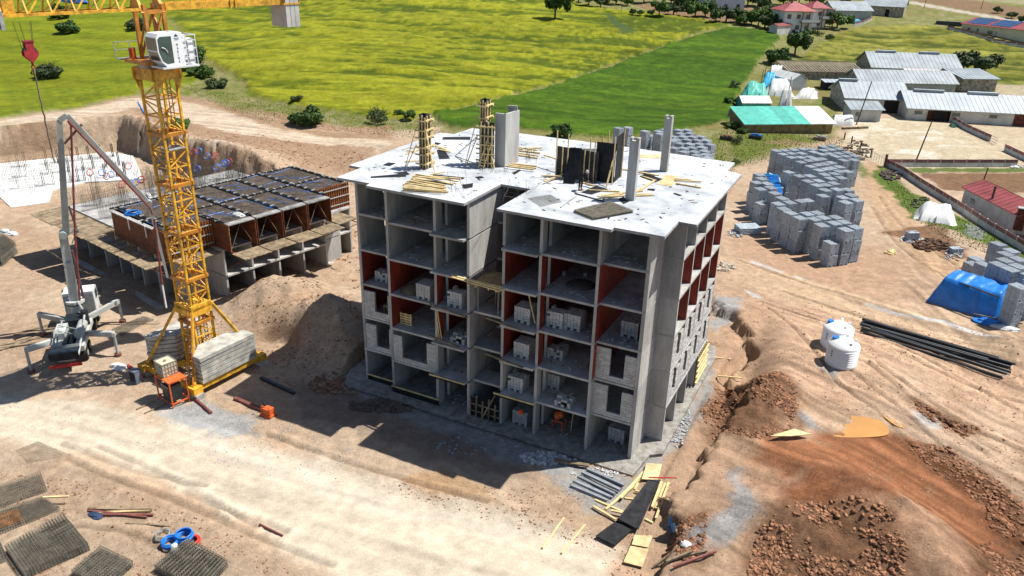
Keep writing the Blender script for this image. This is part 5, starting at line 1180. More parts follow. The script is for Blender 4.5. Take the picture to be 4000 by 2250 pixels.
build('base_plate',MB().box(x-.55,x+.45,y-.35,y+.35,z,z+.14),[ORNG],t); build('engine',MB().box(x-.3,x+.35,y-.28,y+.28,z+.15,z+.65),[ORNG],t); build('handle',MB().tube([(x-.4,y-.2,z+.3),(x-.7,y-.2,z+1.0),(x-.7,y+.2,z+1.0),(x-.4,y+.2,z+.3)],.035,6),[BLK],t); build('guard',MB().tube([(x-.4,y-.3,z+.2),(x-.3,y-.3,z+.9),(x+.4,y-.3,z+.85),(x+.45,y-.3,z+.2)],.04,6),[ORNG],t)
p=gp(465,1435); blob((p[0],p[1],p[2]),.8,.5,.35,WTARP,'white_sack','white sack lying between the pump truck and the crane','sack',8,10)
# ================= PUMP TRUCK =================
R0=gp(272,1450); Rf=gp(345,1228); hd=npn(Rf-R0); hd[2]=0; hd/=np.linalg.norm(hd); PA=math.atan2(hd[1],hd[0])
MPX=Matrix.Translation((R0[0],R0[1],hz(R0[0],R0[1])+.02))@Matrix.Rotation(PA,4,'Z')
PT=thing('pump_truck','white concrete pump truck standing on outriggers with its boom raised','truck',tuple(MPX.translation),PA)
def pb(name,mb,m,par=None,sm=False): mb.v=[tuple(MPX@Vector(p)) for p in mb.v]; return build(name,mb,m if isinstance(m,list) else [m],par or PT,sm)
PW=mat('pump_white',(.42,.44,.41),.5,.12,1,spec=.5)
pb('chassis',MB().box(.6,10.2,-.45,.45,.8,1.15),BLK)
for x in(1.9,3.2,7.6,9.4):
    for y in(-1.05,1.05):
        wh=pb('wheel',MB().cyl((x,y-.16,.52),(x,y+.16,.52),.52,18),TYRE); pb('rim',MB().cyl((x,y-.18,.52),(x,y+.18,.52),.26,12),GREY,wh) if False else pb('wheel_hub',MB().cyl((x,y-.18,.52),(x,y+.18,.52),.24,10),GREY)
cbm=MB(); prof=[(8.6,1.0),(10.9,1.0),(10.95,2.0),(10.7,2.95),(10.3,3.15),(8.6,3.15)]; n=len(prof)
for y in(-1.2,1.2): cbm.v+=[(x,y,z) for x,z in prof]
cbm.f=[tuple(range(n-1,-1,-1)),tuple(range(n,2*n))]+[(i,(i+1)%n,n+(i+1)%n,n+i) for i in range(n)]; cbm.m=[0]*len(cbm.f); pb('cab',cbm,WHITE)
pb('windscreen',MB().add([(10.965,-1.05,2.0),(10.965,1.05,2.0),(10.74,1.05,2.9),(10.74,-1.05,2.9)],[(0,1,2,3)]),GLASS)
for s in(-1,1): pb('side_window',MB().box(9.6,10.6,s*1.21-.005,s*1.21+.005,2.0,2.8),GLASS); pb('mirror',MB().box(10.7,10.8,s*1.5-.12,s*1.5+.12,2.0,2.7),BLK)
pb('rear_cab_wall',MB().box(8.5,8.59,-1.15,1.15,1.1,2.9),GREY)
pb('side_deck',MB().box(1.0,6.4,-1.2,-.5,1.15,1.6).box(1.0,6.4,.5,1.2,1.15,1.6),PW); pb('body_locker',MB().box(2.6,4.6,.35,1.15,1.6,2.2),PW)
pb('water_tank',MB().cyl((2.3,-.75,2.0),(4.6,-.75,2.0),.38,14),PW); pb('pump_cylinder',MB().cyl((1.2,.15,1.75),(6,.15,1.65),.16,10).cyl((1.2,-.2,1.75),(6,-.2,1.65),.16,10),BLK)
pb('hopper',MB().add([(-.6,-1.0,1.9),(-.6,1.0,1.9),(1.0,1.0,1.9),(1.0,-1.0,1.9),(-.1,-.6,.9),(-.1,.6,.9),(.8,.6,.9),(.8,-.6,.9)],[(4,5,1,0),(5,6,2,1),(6,7,3,2),(7,4,0,3),(7,6,5,4)]),GREY)
pb('hopper_grate',MB().box(-.65,.25,-1.05,1.05,1.9,1.98),BLK); pb('splash_flap',MB().box(-.7,-.62,-1.05,1.05,1.35,1.95),FILM); pb('rear_bumper',MB().box(-.75,-.6,-1.15,1.15,.75,1.0),REDH)
pb('delivery_pipe',MB().tube([(.3,0,1.2),(-.2,-.9,1.4),(2.5,-1.05,2.3),(5.4,-.9,2.6),(6.6,-.3,3.2)],.09,8),GREY)
pb('engine_box',MB().box(4.7,6.2,-.6,.7,1.6,2.3),BLK); pb('exhaust_stack',MB().cyl((5.2,-.9,1.6),(5.2,-.9,2.9),.3,12),BLK)
pb('ladder',MB().beam((.2,1.1,.9),(2.6,.95,2.6),.1).beam((.2,.85,.9),(2.6,.7,2.6),.1),GREY)
for x in(2.8,3.8,4.8): pb('body_strut',MB().beam((x,-1,1.6),(x,.9,2.4),.07),GREY)
pb('tower_pedestal',MB().cyl((7.2,0,1.1),(7.2,0,2.9),.55,18,.45),PW); pb('slew_ring',MB().cyl((7.2,0,2.9),(7.2,0,3.15),.75,24),PW); pb('slew_teeth',MB().cyl((7.2,0,2.82),(7.2,0,2.9),.8,28),BLK)
def wp(P): return MPX.inverted()@Vector(P)
for i,(u,v,rx,ry) in enumerate(((170,1310,6.6,.7),(480,1258,6.6,-.7),(124,1455,3.0,.9),(462,1390,3.6,-.9))):
    q=gp(u,v); l=wp((q[0],q[1],hz(q[0],q[1]))); z1=2.0
    ol=pb('outrigger_arm',MB().beam((rx,ry,1.5),(l[0],l[1],z1),.34,.42),PW); pb('outrigger_leg',MB().cyl((l[0],l[1],l[2]+.25),(l[0],l[1],z1+.1),.12,10),GREY); pb('outrigger_foot',MB().cyl((l[0],l[1],l[2]+.0),(l[0],l[1],l[2]+.25),.28,12),BROWN)
# boom
P0=MPX@Vector((7.2,0,3.15)); tip=gz(590,812,10.6)
bd=npn((tip[0]-P0[0],tip[1]-P0[1],0)); bd/=np.linalg.norm(bd); bn=npn((-bd[1],bd[0],0))
def plane_pt(u,v):
    d=ray(u,v); a=(npn(P0)-CAMP)@bn; t=a/(d@bn); return CAMP+d*t
J1=plane_pt(246,915); J2=plane_pt(232,470); J2b=plane_pt(262,450); J3=plane_pt(582,792); J4=plane_pt(594,830)
print('boom',P0,J1,J2,J3)
def arm(a,b_,w0,w1,name,m=PW):
    a=npn(a);b_=npn(b_); e=(b_-a)/np.linalg.norm(b_-a); q=np.cross(e,bn); vs=[]
    for P,w_ in((a,w0),(b_,w1)):
        for s1,s2 in((-1,-1),(1,-1),(1,1),(-1,1)): vs.append(P+bn*s1*w_*.36+q*s2*w_*.5)
    return build(name,MB().add(vs,[(0,1,5,4),(1,2,6,5),(2,3,7,6),(3,0,4,7),(3,2,1,0),(4,5,6,7)]),[m],PT)
arm(P0,J1,.78,.62,'boom_arm'); arm(J1+bd*.25,J2,.54,.4,'boom_arm'); arm(J2b,J3,.38,.28,'boom_arm')
arm(J3,plane_pt(655,1085),.28,.2,'boom_arm')
build('boom_knuckle',MB().cyl(J1-bn*.45,J1+bn*.45,.32,14).cyl(J3-bn*.3,J3+bn*.3,.24,12).beam(J2,J2b,.34,.4),[GREY],PT)
build('hydraulic_cylinder',MB().cyl(P0+Vector(bd)*.7,npn(J1)*.75+npn(P0)*.25+bd*.45,.1,8).cyl(npn(J1)+bd*1.1,npn(J1)*.75+npn(J2)*.25+bd*.5,.09,8).cyl(npn(J2)*.8+npn(J1)*.2+bd*.3,npn(J2b)+bd*.9-npn((0,0,.8)),.09,8),[mat('cylinder_dark',(.12,.07,.08),.4)],PT)
build('knuckle_link',MB().beam(npn(J1)-npn((0,0,.2)),npn(J1)+bd*1.2+npn((0,0,.35)),.18).beam(npn(J1)+bd*1.2+npn((0,0,.35)),npn(J1)+bd*.5-npn((0,0,.9)),.12),[GREY],PT)
PIPEC=mat('boom_pipe',(.20,.055,.05),.5,.25,2)
of=bn*-.42
build('boom_pipe',MB().tube([npn(P0)+of+bd*.4,npn(J1)+of+bd*.9,npn(J2)+of+bd*.75-npn((0,0,.4)),npn(J2b)+of-npn((0,0,.35)),npn(J3)+of-npn((0,0,.35)),npn(J3)+of+bd*.1-npn((0,0,1.0))],.085,8),[PIPEC],PT)
hx=plane_pt(600,850); he=plane_pt(632,1105)
build('end_pipe',MB().cyl(hx+of,he+of,.09,8),[PIPEC],PT)
hz2=plane_pt(660,1190); build('end_hose',MB().cyl(he+of*.8,(he[0]+of[0],he[1]+of[1],he[2]-2.3),.085,8),[WHITE],PT)
c=bpy.data.curves.new('text','FONT'); c.body='A5'; c.size=.34; c.extrude=.004; tmp=bpy.data.objects.new('tmp',c); COL.objects.link(tmp); bpy.context.view_layer.update(); m_=bpy.data.meshes.new_from_object(tmp); bpy.data.objects.remove(tmp); m_.materials.clear(); m_.materials.append(mat('sign_blue',(.05,.12,.25),.5))
q=npn(P0)*.42+npn(J1)*.58; fx=bn if (bn@(CAMP-q))>0 else -bn
zx=npn((0,0,1)); xa=np.cross(zx,fx); xa/=np.linalg.norm(xa); O=q+fx*.31-xa*.2
link('letter',m_,PT,Matrix(((xa[0],0,fx[0],O[0]),(xa[1],0,fx[1],O[1]),(0,1,0,O[2]),(0,0,0,1))))
# planks and mesh by the truck
grp='weathered boards left of the pump truck'
BDL=['uppermost weathered board left of the pump truck','second weathered board from above left of the pump truck','board crossing under the second one left of the truck','upper board reaching the left picture edge','lower board reaching the left picture edge','short bottom board at the left picture edge','board ending nearest to the truck outrigger']
for i,(a,b_) in enumerate((((55,1310),(215,1262)),((62,1335),(235,1285)),((65,1325),(250,1275)),((0,1350),(160,1320)),((0,1370),(200,1300)),((5,1362),(140,1345)),((80,1320),(240,1290)))): lay_g(*a,*b_,BDL[i],grp,.3,.08,OLDW,dz=.05*(i%3))
mesh_stack([gp(*p) for p in ((440,1290),(560,1240),(600,1252),(480,1312))],0,3,14,8,'flat tangle of rebar mesh between pump truck and crane',r=.014,zf=lambda x,y: hz(x,y))

mesh_stack([gp(*p) for p in ((-40,985),(20,955),(70,990),(10,1040))],0,16,10,8,'tall dark bundle of rebar mesh at the left picture edge',r=.02,dz=.09,zf=lambda x,y: hz(x,y))
for u,v,l in ((28,945,'left'),(60,955,'right')): p=gp(u,v); blob((p[0],p[1],p[2]+1.2),.7,.5,.4,WTARP,'white_sack',l+' of two white sacks on the mesh bundle at the left edge','sack',int(u),10)
p=gp(290,8); blob((p[0],p[1],p[2]),7,2,1.2,BLUET,'tarpaulin_heap','blue covered heap at the far field edge behind the jib','heap',17,12)
# ================= BLOCK STACKS IN THE YARD =================
LH=1.36
def yardload(seed,m=BLOCK):
    r=random.Random(seed); mb=MB(); nx,ny,nl=3,6,7; bl,bw,bh=.46,.2,LH/7
    for l in range(nl):
        for i in range(nx):
            for j in range(ny):
                if 0<i<nx-1 and 0<j<ny-1 and l<nl-1: continue
                if l==0 and j in(1,4): continue
                jx,jy=r.uniform(-.01,.01),r.uniform(-.01,.01); x=(i-nx/2)*bl; y=(j-ny/2)*bw
                mb.box(x+.013+jx,x+bl-.013+jx,y+.011+jy,y+bw-.011+jy,l*bh+.005,(l+1)*bh-.014)
                if l==nl-1: # cavities of the hollow blocks
                    for q in (0,1): mb.box(x+.05+q*.2+jx,x+.2+q*.2+jx,y+.05+jy,y+bw-.05+jy,(l+1)*bh-.0139,(l+1)*bh-.0125,1)
    mb.box(-nx/2*bl+.03,nx/2*bl-.03,-ny/2*bw+.03,ny/2*bw-.03,bh,nl*bh-.05,1)
    return mb.mesh('block_pallet',[m,mat('block_gap',(.07,.075,.08),.95)])
BLUEB=mat('pumice_block_blue',(.36,.415,.465),.9,.14,3,.5,30)
YL=[yardload(i,BLUEB) for i in (11,12,13)]
YA=math.radians(-42)
def stacks(ox,oy,sc,lst,grp,where,ang=YA,zg=.25):
    pos=[]; ORD=['first','second','third','fourth','fifth','sixth','seventh','eighth','ninth','tenth','eleventh','twelfth','thirteenth','fourteenth','fifteenth','sixteenth','seventeenth','eighteenth']
    for q in lst:
        x,y=q[0],q[1]; n=q[2] if len(q)>2 else 3
        u,v=ox+x/sc,oy+y/sc; p=gz(u,v,zg+n*LH); pos.append((x,y,n,p[0],p[1]))
    def hidden(k,zt):
        _,_,n,X,Y=pos[k]; d=npn((CAMP[0]-X,CAMP[1]-Y)); L=np.linalg.norm(d); d/=L; lat=npn((-d[1],d[0])); sl=(CAMP[2]-zt)/L
        for o in(-.75,-.4,0,.4,.75):
            P=npn((X,Y))+lat*o; blk=False
            for j,q in enumerate(pos):
                if j==k: continue
                r=npn((q[3],q[4]))-P; al=r@d
                if .3<al<9 and abs(r@lat)<.62 and zt+sl*max(al-.6,0)<zg+q[2]*LH: blk=True; break
            if not blk: return False
        return True
    ys=sorted(set(round(q[1]/75) for q in pos))
    for k,(x,y,n,px_,py_) in enumerate(pos):
        a=ang+R.uniform(-.05,.05)
        left=sum(1 for q in pos if round(q[1]/75)==round(y/75) and q[0]<x); rn=ys.index(round(y/75))
        for t_ in range(n):
            if t_<n-1 and hidden(k,zg+(t_+1)*LH-.1): continue
            M=Matrix.Translation((px_+R.uniform(-.07,.07),py_+R.uniform(-.07,.07),zg+t_*LH))@Matrix.Rotation(a+R.uniform(-.05,.05),4,'Z')
            tier=['bottom','second'][t_] if t_<n-1 else 'topmost'
            if n==1: tier='single'
            tag(link('block_pallet',YL[(k+t_)%3],None,M),f'{tier} pallet, {ORD[left]} stack from left, {ORD[rn]} row from back, {where}','block pallet',grp)
main=[(405,180),(565,175),(740,165),(905,150),(1070,150),(1290,105),(1460,90),(535,245),(695,235),(870,230),(1110,205),(1265,250),(1290,175),(1440,160),(1590,145),(690,310),(860,305),(1045,300),(1260,335),(1420,240),(1580,230),(1740,215),(865,395),(1010,370),(1140,350),(1540,290),(1705,285),(1870,275),(1045,475),(1175,450),(1310,435),(1430,405),(1670,360,3),(1860,355,3),(1200,550),(1340,525),(1440,510),(1585,485),(640,585),(1320,630),(1500,615),(1590,570),(1740,570),(830,660),(1035,655),(1420,705),(1625,690),(990,755),(1205,750),(1490,795),(1165,830),(1345,825),(1330,925),(1540,910),(1740,910),(1285,1030),(1650,1060),(1815,1020),(1710,1155),(1920,1110),
 (860,1130,2),(1010,1120,2),(75,630),(120,710),(20,780),(215,800),(100,905),(295,880),(385,985),(510,1075),(430,1180),(645,1155),(130,1175,2)]
stacks(2950,550,4.83,main,'block pallets of the big yard behind the shell','of the big yard')
front=[(870,270),(1000,335),(1150,415),(1265,350),(1420,330),(1365,430),(1515,410),(1720,400),(1505,530),(1700,500),(1850,480),(1650,805,2),(1880,600),(2045,565)]
stacks(2850,750,4.14,front,'block pallets along the track','beside the track',zg=.2)
back=[(765,360),(850,355),(1020,390),(1065,430,2),(1145,390),(1155,415),(1200,375),(1330,378),(1415,378),(1350,412),(1440,410),(1280,440),(1370,440),(1460,440),(1545,440),(1310,470),(1415,470),(1510,475),(1595,475),(1270,480),(1345,505),(1435,508),(1525,508),(1625,515),(1295,548),(1380,550),(1460,545),(1550,540),(1385,585),(1480,585),(1570,577),(1500,615),(1585,610),(1605,640)]
stacks(2100,350,2.415,back,'block pallets behind the roof edge','behind the roof edge',math.radians(-20),.3)
right=[(800,160,2),(975,250,2),(905,290,2),(900,375),(1050,355),(795,415),(970,490),(1060,445),(620,420,2),(530,350,1),(475,410,1),(1080,700),(1250,640),(1200,560)]
stacks(3650,900,3.22,right,'block pallets beside the blue tarpaulin','beside the blue tarpaulin',math.radians(-45),.3)
# leaning pallet and broken blocks
YS=MB().box(-.22,.22,-.1,.1,0,.19).mesh('block',[BLUEB])
def rubble(cu,cv,ru,rv,n,lab,nm='block_rubble',m=RUB,sz=.2,z=None,cat='rubble'):
    mb=MB()
    for i in range(n):
        r_=math.sqrt(R.random()); a=R.uniform(0,6.28); p=gp(cu+ru*r_*math.cos(a),cv+rv*r_*math.sin(a)); s=sz*R.uniform(.4,1.2)
        M=Matrix.Translation((p[0],p[1],hz(p[0],p[1])+s*.2))@Matrix.Rotation(R.uniform(0,6),4,'Z')@Matrix.Rotation(R.uniform(-.6,.6),4,'X'); mb.box(-s,s,-s*.5,s*.5,-s*.3,s*.5,0,M)
    return tag(build(nm,mb,[m]),lab,None,None,'stuff')
def block_group(cu,cv,nx,ny,nz,lab,tilt=.0,spread=0):
    p=gp(cu,cv); z=hz(p[0],p[1]); t=thing('block_heap',lab,'blocks',(p[0],p[1],z))
    for i in range(nx):
        for j in range(ny):
            for l in range(nz):
                if R.random()<.08: continue
                M=Matrix.Translation((p[0],p[1],z))@Matrix.Rotation(.6,4,'Z')@Matrix.Translation(((i-nx/2)*.46+R.uniform(-.03,.03)*(1+spread*3),(j-ny/2)*.22+tilt*l*.1,l*.2+.02))@Matrix.Rotation(tilt,4,'X')
                link('block',YS,t,M)
block_group(2925,905,6,9,4,'toppled leaning load of grey blocks at the left end of the yard',.35)
rubble(2880,912,38,18,70,'broken grey blocks spilled beside the toppled load')
block_group(3563,935,3,4,5,'small square heap of grey blocks on the earth beyond the track')
rubble(3560,938,45,14,45,'broken blocks scattered round the small square heap')
block_group(3735,985,3,4,3,'small heap of grey blocks near the dark earth patch')
rubble(3720,1000,40,22,40,'broken blocks scattered near the dark earth patch')
rubble(2830,1045,45,18,60,'pale stones heaped by the right rear corner of the shell','stone_heap',mat('pale_stone',(.42,.36,.28),.95,.2,3),.22)
# blue plastic sheeting pipes between stacks
for i in range(12):
    a=gz(2985+i*5,680+i*7,2.6);b_=gz(3040+i*1.5,688+i*6,2.6); single('blue_pipe',MB().cyl((a[0],a[1],2.6),(b_[0],b_[1],2.65),.12,7),[BLUE if i%4 else mat('light_blue_pipe',(.02,.36,.75),.45)],'bright blue pipe lying among others between the block stacks','pipe','blue pipes between the block stacks')
tag(build('pipe_rack',MB().prism([tuple(gz(*q,0)[:2]) for q in ((2995,735),(3035,755),(3050,800),(3000,790))],0.2,2.4),[BLUEB]),'low stack of blocks carrying the blue pipes','blocks')
# ================= TANKS, PIPES, TARPS =================
def water_tank(u,v,lab,r=1.24,h=2.1):
    p=gp(u,v); z=hz(p[0],p[1])-.05; t=thing('water_tank',lab,'water tank',(p[0],p[1],z),0,'white water tanks on the red earth')
    prof=[(r*.97,0)]
    for i in range(8): z0=.1+i*h*.8/8; prof+= [(r,z0),(r,z0+h*.8/8*.8),(r*.99,z0+h*.8/8*.88),(r,z0+h*.8/8)]
    prof+=[(r*.99,h*.86),(r*.93,h*.91),(r*.6,h*1.03),(r*.2,h*1.1),(.02,h*1.12)]
    mb=MB().lathe((p[0],p[1],z),prof,36); build('tank_body',mb,[TANKW],t,True)
    build('lid',MB().cyl((p[0]-.72,p[1]+.1,z+h*.98),(p[0]-.72,p[1]+.1,z+h*1.08),.27,18),[BLUE],t)
    build('lid_collar',MB().cyl((p[0]-.72,p[1]+.1,z+h*.86),(p[0]-.72,p[1]+.1,z+h*.98),.33,18),[TANKW],t)
    for dx,dy in((.75,.35),(.5,-.6),(.1,.95)): build('lifting_lug',MB().box(p[0]+dx-.1,p[0]+dx+.1,p[1]+dy-.06,p[1]+dy+.06,z+h*.93,z+h*1.1),[TANKW],t)
    for i in range(3): build('print_mark',MB().cyl((p[0]-r*.62,p[1]-r*.80,z+1.45-i*.22),(p[0]-r*.63,p[1]-r*.81,z+1.45-i*.22),.07,10),[mat('sign_blue',(.05,.12,.25),.5)],t)
water_tank(3282,1418,'nearer of two white plastic water tanks with blue lids')
water_tank(3262,1350,'farther of two white plastic water tanks, partly hidden')
pl=[((3365,1265),(3945,1438)),((3362,1278),(3938,1448)),((3360,1290),(3925,1470)),((3358,1300),(3915,1485)),((3372,1258),(3950,1432)),((3366,1272),(3940,1462)),((3358,1283),(3850,1420)),((3356,1296),(3930,1478)),((3370,1288),(3948,1455)),((3362,1262),(3900,1418)),((3400,1300),(3925,1480)),((3380,1270),(3955,1440))]
for i,(a,b_) in enumerate(pl):
    p=gp(*a);q=gp(*b_); zz_=.12+.22*(i//6); single('black_pipe',MB().tube([tuple(p*(1-f)+q*f+npn((math.sin(f*9+i)*.12,0,zz_+.12+math.sin(f*5+i)*.02))) for f in np.linspace(0,1,7)],.12,8),[BLK],'long black pipe in the bundle lying on the red earth','pipe','black pipes bundled on the red earth',True)
def tarp(pts_base,ridge_h,m,lab,name='tarpaulin',flat=.55,seed=0,cat='tarpaulin',wr=.12,z0=None,n=28,par=None,top=.5):
    """draped cover over a heap, footprint from four ground points"""
    P=[npn(p) for p in pts_base]; k=18; vs=[];fs=[]
    for i in range(n+1):
        for j in range(k+1):
            a=i/n;b_=j/k; q=P[0]*(1-a)*(1-b_)+P[1]*a*(1-b_)+P[2]*a*b_+P[3]*(1-a)*b_
            ex=min(1,(1-abs(2*a-1))/flat*2.2); ey=min(1,(1-abs(2*b_-1))/top)
            hh=ridge_h*(ex**.7)*(ey**.65)
            w_=wr*(vn(np.array([a*14+seed]),np.array([b_*2.0+seed]),seed)[0]-.5)*2*(1-ey*.5)+wr*.5*(vn(np.array([a*30+seed]),np.array([b_*6]),seed+1)[0]-.5)
            vs.append((q[0]+w_,q[1]+w_*.6,q[2]+max(0,hh+w_*(hh/ridge_h))))
    for i in range(n):
        for j in range(k): fs.append((i*(k+1)+j,(i+1)*(k+1)+j,(i+1)*(k+1)+j+1,i*(k+1)+j+1))
    A=(P[1]-P[0]); Bv=(P[3]-P[0])
    if A[0]*Bv[1]-A[1]*Bv[0]<0: fs=[f[::-1] for f in fs]
    t=single(name,MB().add(vs,fs),[m],lab,cat); t.data.shade_smooth(); return t
def T4(a,b,c,d): return [gp(*a),gp(*b),gp(*c),gp(*d)]
bt=T4((3618,1175),(3905,1262),(3965,1195),(3700,1120)); tarp(bt,2.5,BLUET,'big blue tarpaulin stretched over a long stack beside the block pallets',seed=3,wr=.16,n=44,top=.42,flat=.5)
lay_g(3660,1178,3845,1232,'long wooden batten holding down the front edge of the blue tarpaulin',None,.12,.12,OLDW,.15,'timber_batten','plank')
p=gz(3732,1095,2.85);q=gz(3900,1158,2.85); single('timber_batten',MB().beam((p[0],p[1],2.8),(q[0],q[1],2.8),.18,.1),[BLK],'dark beam lying on top of the blue tarpaulin','plank')
lay_g(3800,1240,3990,1278,'wooden batten lying beyond the crumpled end of the blue tarpaulin',None,.12,.12,OLDW,.3,'timber_batten','plank')
p=gp(3855,1262); blob((p[0],p[1],p[2]),1.3,.6,.5,BLUET,'tarpaulin_bundle','crumpled blue sheet end at the foot of the blue tarpaulin','tarpaulin',5,12)
p=gp(3925,1285); blob((p[0],p[1],p[2]),1.3,.5,.35,WTARP,'sheet_bundle','crumpled white sheet on the ground right of the blue tarpaulin','sheet',6,12)
tarp(T4((3565,855),(3735,885),(3720,830),(3590,805)),1.7,WTARP,'shiny white tarpaulin over a heap on the grass beside the wall',seed=9,wr=.3,flat=.9,top=.9,n=24)
# ================= FOREGROUND =================
FG_=[(((-30,1915),(160,1855),(185,1920),(-30,1995)),8,'grey green rebar mesh stack cut by the left picture edge, uppermost',MSTEEL,24,7,.011),
 (((-30,2010),(165,1955),(235,1995),(-30,2100)),5,'rebar mesh stack with a rusty end below the uppermost one',MSTEEL,26,9,.013),
 (((30,2160),(255,2035),(350,2150),(100,2260)),12,'large dark rebar mesh stack in the lower left corner',MSTEEL,20,14,.018),
 (((285,2250),(395,2155),(520,2215),(400,2320)),10,'rebar mesh stack at the bottom edge between two larger ones',MSTEEL,14,12,.018),
 (((610,2235),(740,2133),(890,2215),(790,2330)),12,'rebar mesh stack at the bottom edge beside the blue hose coils',MSTEEL,16,14,.02),
 (((-60,2130),(-5,2110),(30,2190),(-60,2230)),8,'rebar mesh stack showing only its edge at the left picture border',MSTEEL,8,8,.018)]
for C4,n,lab,m,nu,nv,r in FG_: mesh_stack([gp(*q) for q in C4],0,max(4,int(n*.6)),nu,nv,lab,m,r*.95,.09,jit=.02,zf=lambda x,y: hz(x,y))
mesh_stack([gp(*q) for q in ((-30,2040),(75,2008),(90,2050),(-30,2095))],.3,2,10,8,'orange rusted sheet of rebar mesh lying on the left stack',RUST,.014,zf=lambda x,y: hz(x,y))
mesh_stack([gp(*q) for q in ((60,1760),(150,1725),(270,1775),(110,1810))],0,1,20,16,'single thin sheet of rebar mesh lying flat on the earth',MSTEEL,.007,zf=lambda x,y: hz(x,y))
fb_='brown timbers on the earth between mesh stacks and road'
for i,(a,b_) in enumerate((((345,1990),(590,1995)),((345,1998),(575,2025)),((380,2008),(590,2000)),((400,2016),(600,2017)),((350,1994),(595,1999)))): lay_g(*a,*b_,['upper brown beam','crossing brown beam','pale beam between the brown ones','lowest brown beam','second brown beam'][i]+' of the small timber group above the blue coils',None,.14,.12,[BROWN,BROWN,TIMB,BROWN,OLDW][i],.02*i,'timber_beam','beam')
lay_g(490,2045,665,2055,'thin single board below the small timber group',None,.08,.05,OLDW); lay_g(175,1970,275,1966,'short pale plank sticking out beside the rusted mesh',None,.12,.08,TIMB,.5)
lay_g(1015,2050,1105,2095,'dark pipe half buried at the lower road edge',None,.12,.12,BROWN,0,'pipe','pipe',True)
p=gp(375,2014); blob((p[0],p[1],p[2]),.55,.3,.2,mat('navy_cloth',(.03,.05,.10),.9),'jacket','navy jacket thrown over the small timber group','jacket',4,10)
def coil(u,v,m,lab,R1=.5,n=7,r=.05,lean=0,cat='hose coil'):
    p=gp(u,v); t=thing('hose_coil',lab,cat,(p[0],p[1],hz(p[0],p[1])))
    for j in range(n): build('hose_turn',MB().torus((p[0]+R.uniform(-.03,.03),p[1]+R.uniform(-.03,.03),hz(p[0],p[1])+.05+j*.06),R1*(1-.03*abs(j-n/2)),r,24,6,(.05*lean,-.1*lean,1)),[m],t,True)
    for j in range(3): build('hose_turn',MB().torus((p[0],p[1],hz(p[0],p[1])+.1+j*.1),R1*.82,r,24,6),[m],t,True)
coil(722,2110,BLUE,'taller of two blue hose coils on the earth',.5,9); coil(666,2130,BLUE,'shorter of two blue hose coils on the earth',.46,6)
coil(752,2125,REDH,'red hose coil half hidden behind the blue one',.42,5); coil(638,2097,GREY,'thin grey wire ring lying left of the blue hose coils',.48,2,.02)
p=gp(683,2150); blob((p[0],p[1],p[2]),.28,.25,.5,WTARP,'plastic_bag','small clear plastic bag in front of the blue hose coils','bag',2,9)
p=gp(775,2140); blob((p[0],p[1],p[2]),.2,.12,.1,WHITE,'paper_bag','small white scrap beside the mesh stack','bag',2,7)
# timber and panels in front of the right corner
gpp='grey pipes stacked at the front corner'
for i,(a,b_) in enumerate((((2230,1900),(2372,1960)),((2238,1890),(2380,1953)),((2246,1882),(2392,1948)),((2256,1873),(2400,1942)),((2268,1868),(2402,1938)),((2272,1857),(2420,1926)),((2282,1848),(2425,1918)),((2292,1844),(2436,1908)),((2304,1842),(2432,1900)))): lay_g(*a,*b_,'grey square duct lying in the fanned pile at the front corner',gpp,.17,.17,GPIPE,.16*(i%2),'grey_duct','duct')
def sheet_g(pts,m,lab,dz=.05,th=.05,cat='panel',name='plywood_sheet'):
    P=[gp(*q) for q in pts]; P=[(p[0],p[1],hz(p[0],p[1])+dz) for p in P]; return single(name,MB().prism(P,0,th),[m],lab,cat)
sheet_g([(2532,1890),(2578,1892),(2492,2085),(2407,2050)],FILM,'long black sheets laid end to end, main one',.32); sheet_g([(2500,2000),(2520,2010),(2480,2085),(2410,2047)],FILM,'second black sheet overlapping below the main one',.40)
sheet_g([(2415,2040),(2468,2080),(2400,2142),(2325,2105)],FILM,'lowest black sheet nearest the camera',.2)
sheet_g([(2525,1823),(2585,1826),(2568,1890),(2505,1885)],TIMBP,'pale plywood sheet at the raft corner',.25)
sheet_g([(2478,2103),(2548,2106),(2530,2152),(2466,2140)],TIMBP,'upper of two yellowish plywood sheets lowest in the picture',.22); sheet_g([(2462,2142),(2532,2155),(2508,2225),(2434,2205)],TIMBP,'lower of two yellowish plywood sheets lowest in the picture',.15)
tg='pale timbers around the black sheets'
GTL=['topmost pale timber running down from the plywood at the raft corner','second timber down from the plywood at the raft corner','middle timber of the slanting bundle left of the black sheets','longest timber of the slanting bundle, lowest end nearest the grey ducts','short timber beside the longest slanting one','left one of the parallel timbers right of the black sheets','second of the parallel timbers right of the black sheets','third of the parallel timbers right of the black sheets','separate outer timber right of the parallel ones','brownish cross timber just below the grey ducts','lowest cross timber left of the black sheets','short cross timber under the middle of the bundle','small cross piece between bundle and black sheets','smallest cross piece near the top of the bundle','short stub sticking out right of the parallel timbers','small end piece below the parallel timbers']
for i,(a,b_) in enumerate((((2525,1828),(2480,1915)),((2515,1850),(2425,1950)),((2500,1875),(2425,1960)),((2490,1880),(2360,2000)),((2475,1905),(2365,1998)),((2585,1890),(2545,1995)),((2592,1890),(2552,1990)),((2598,1893),(2560,1995)),((2610,1900),(2560,2040)),((2325,1955),(2440,2005)),((2315,1985),(2405,2038)),((2385,2008),(2440,2020)),((2440,1948),(2490,1955)),((2480,1925),(2510,1933)),((2575,1958),(2608,1965)),((2520,2030),(2550,2045)))): lay_g(*a,*b_,GTL[i],tg,.14,.1,TIMB,.12*(i%3))
lay_g(2530,1891,2640,1892,'thin red steel bar across the top of the black sheets',None,.06,.06,REDH,.5,'steel_bar','bar')
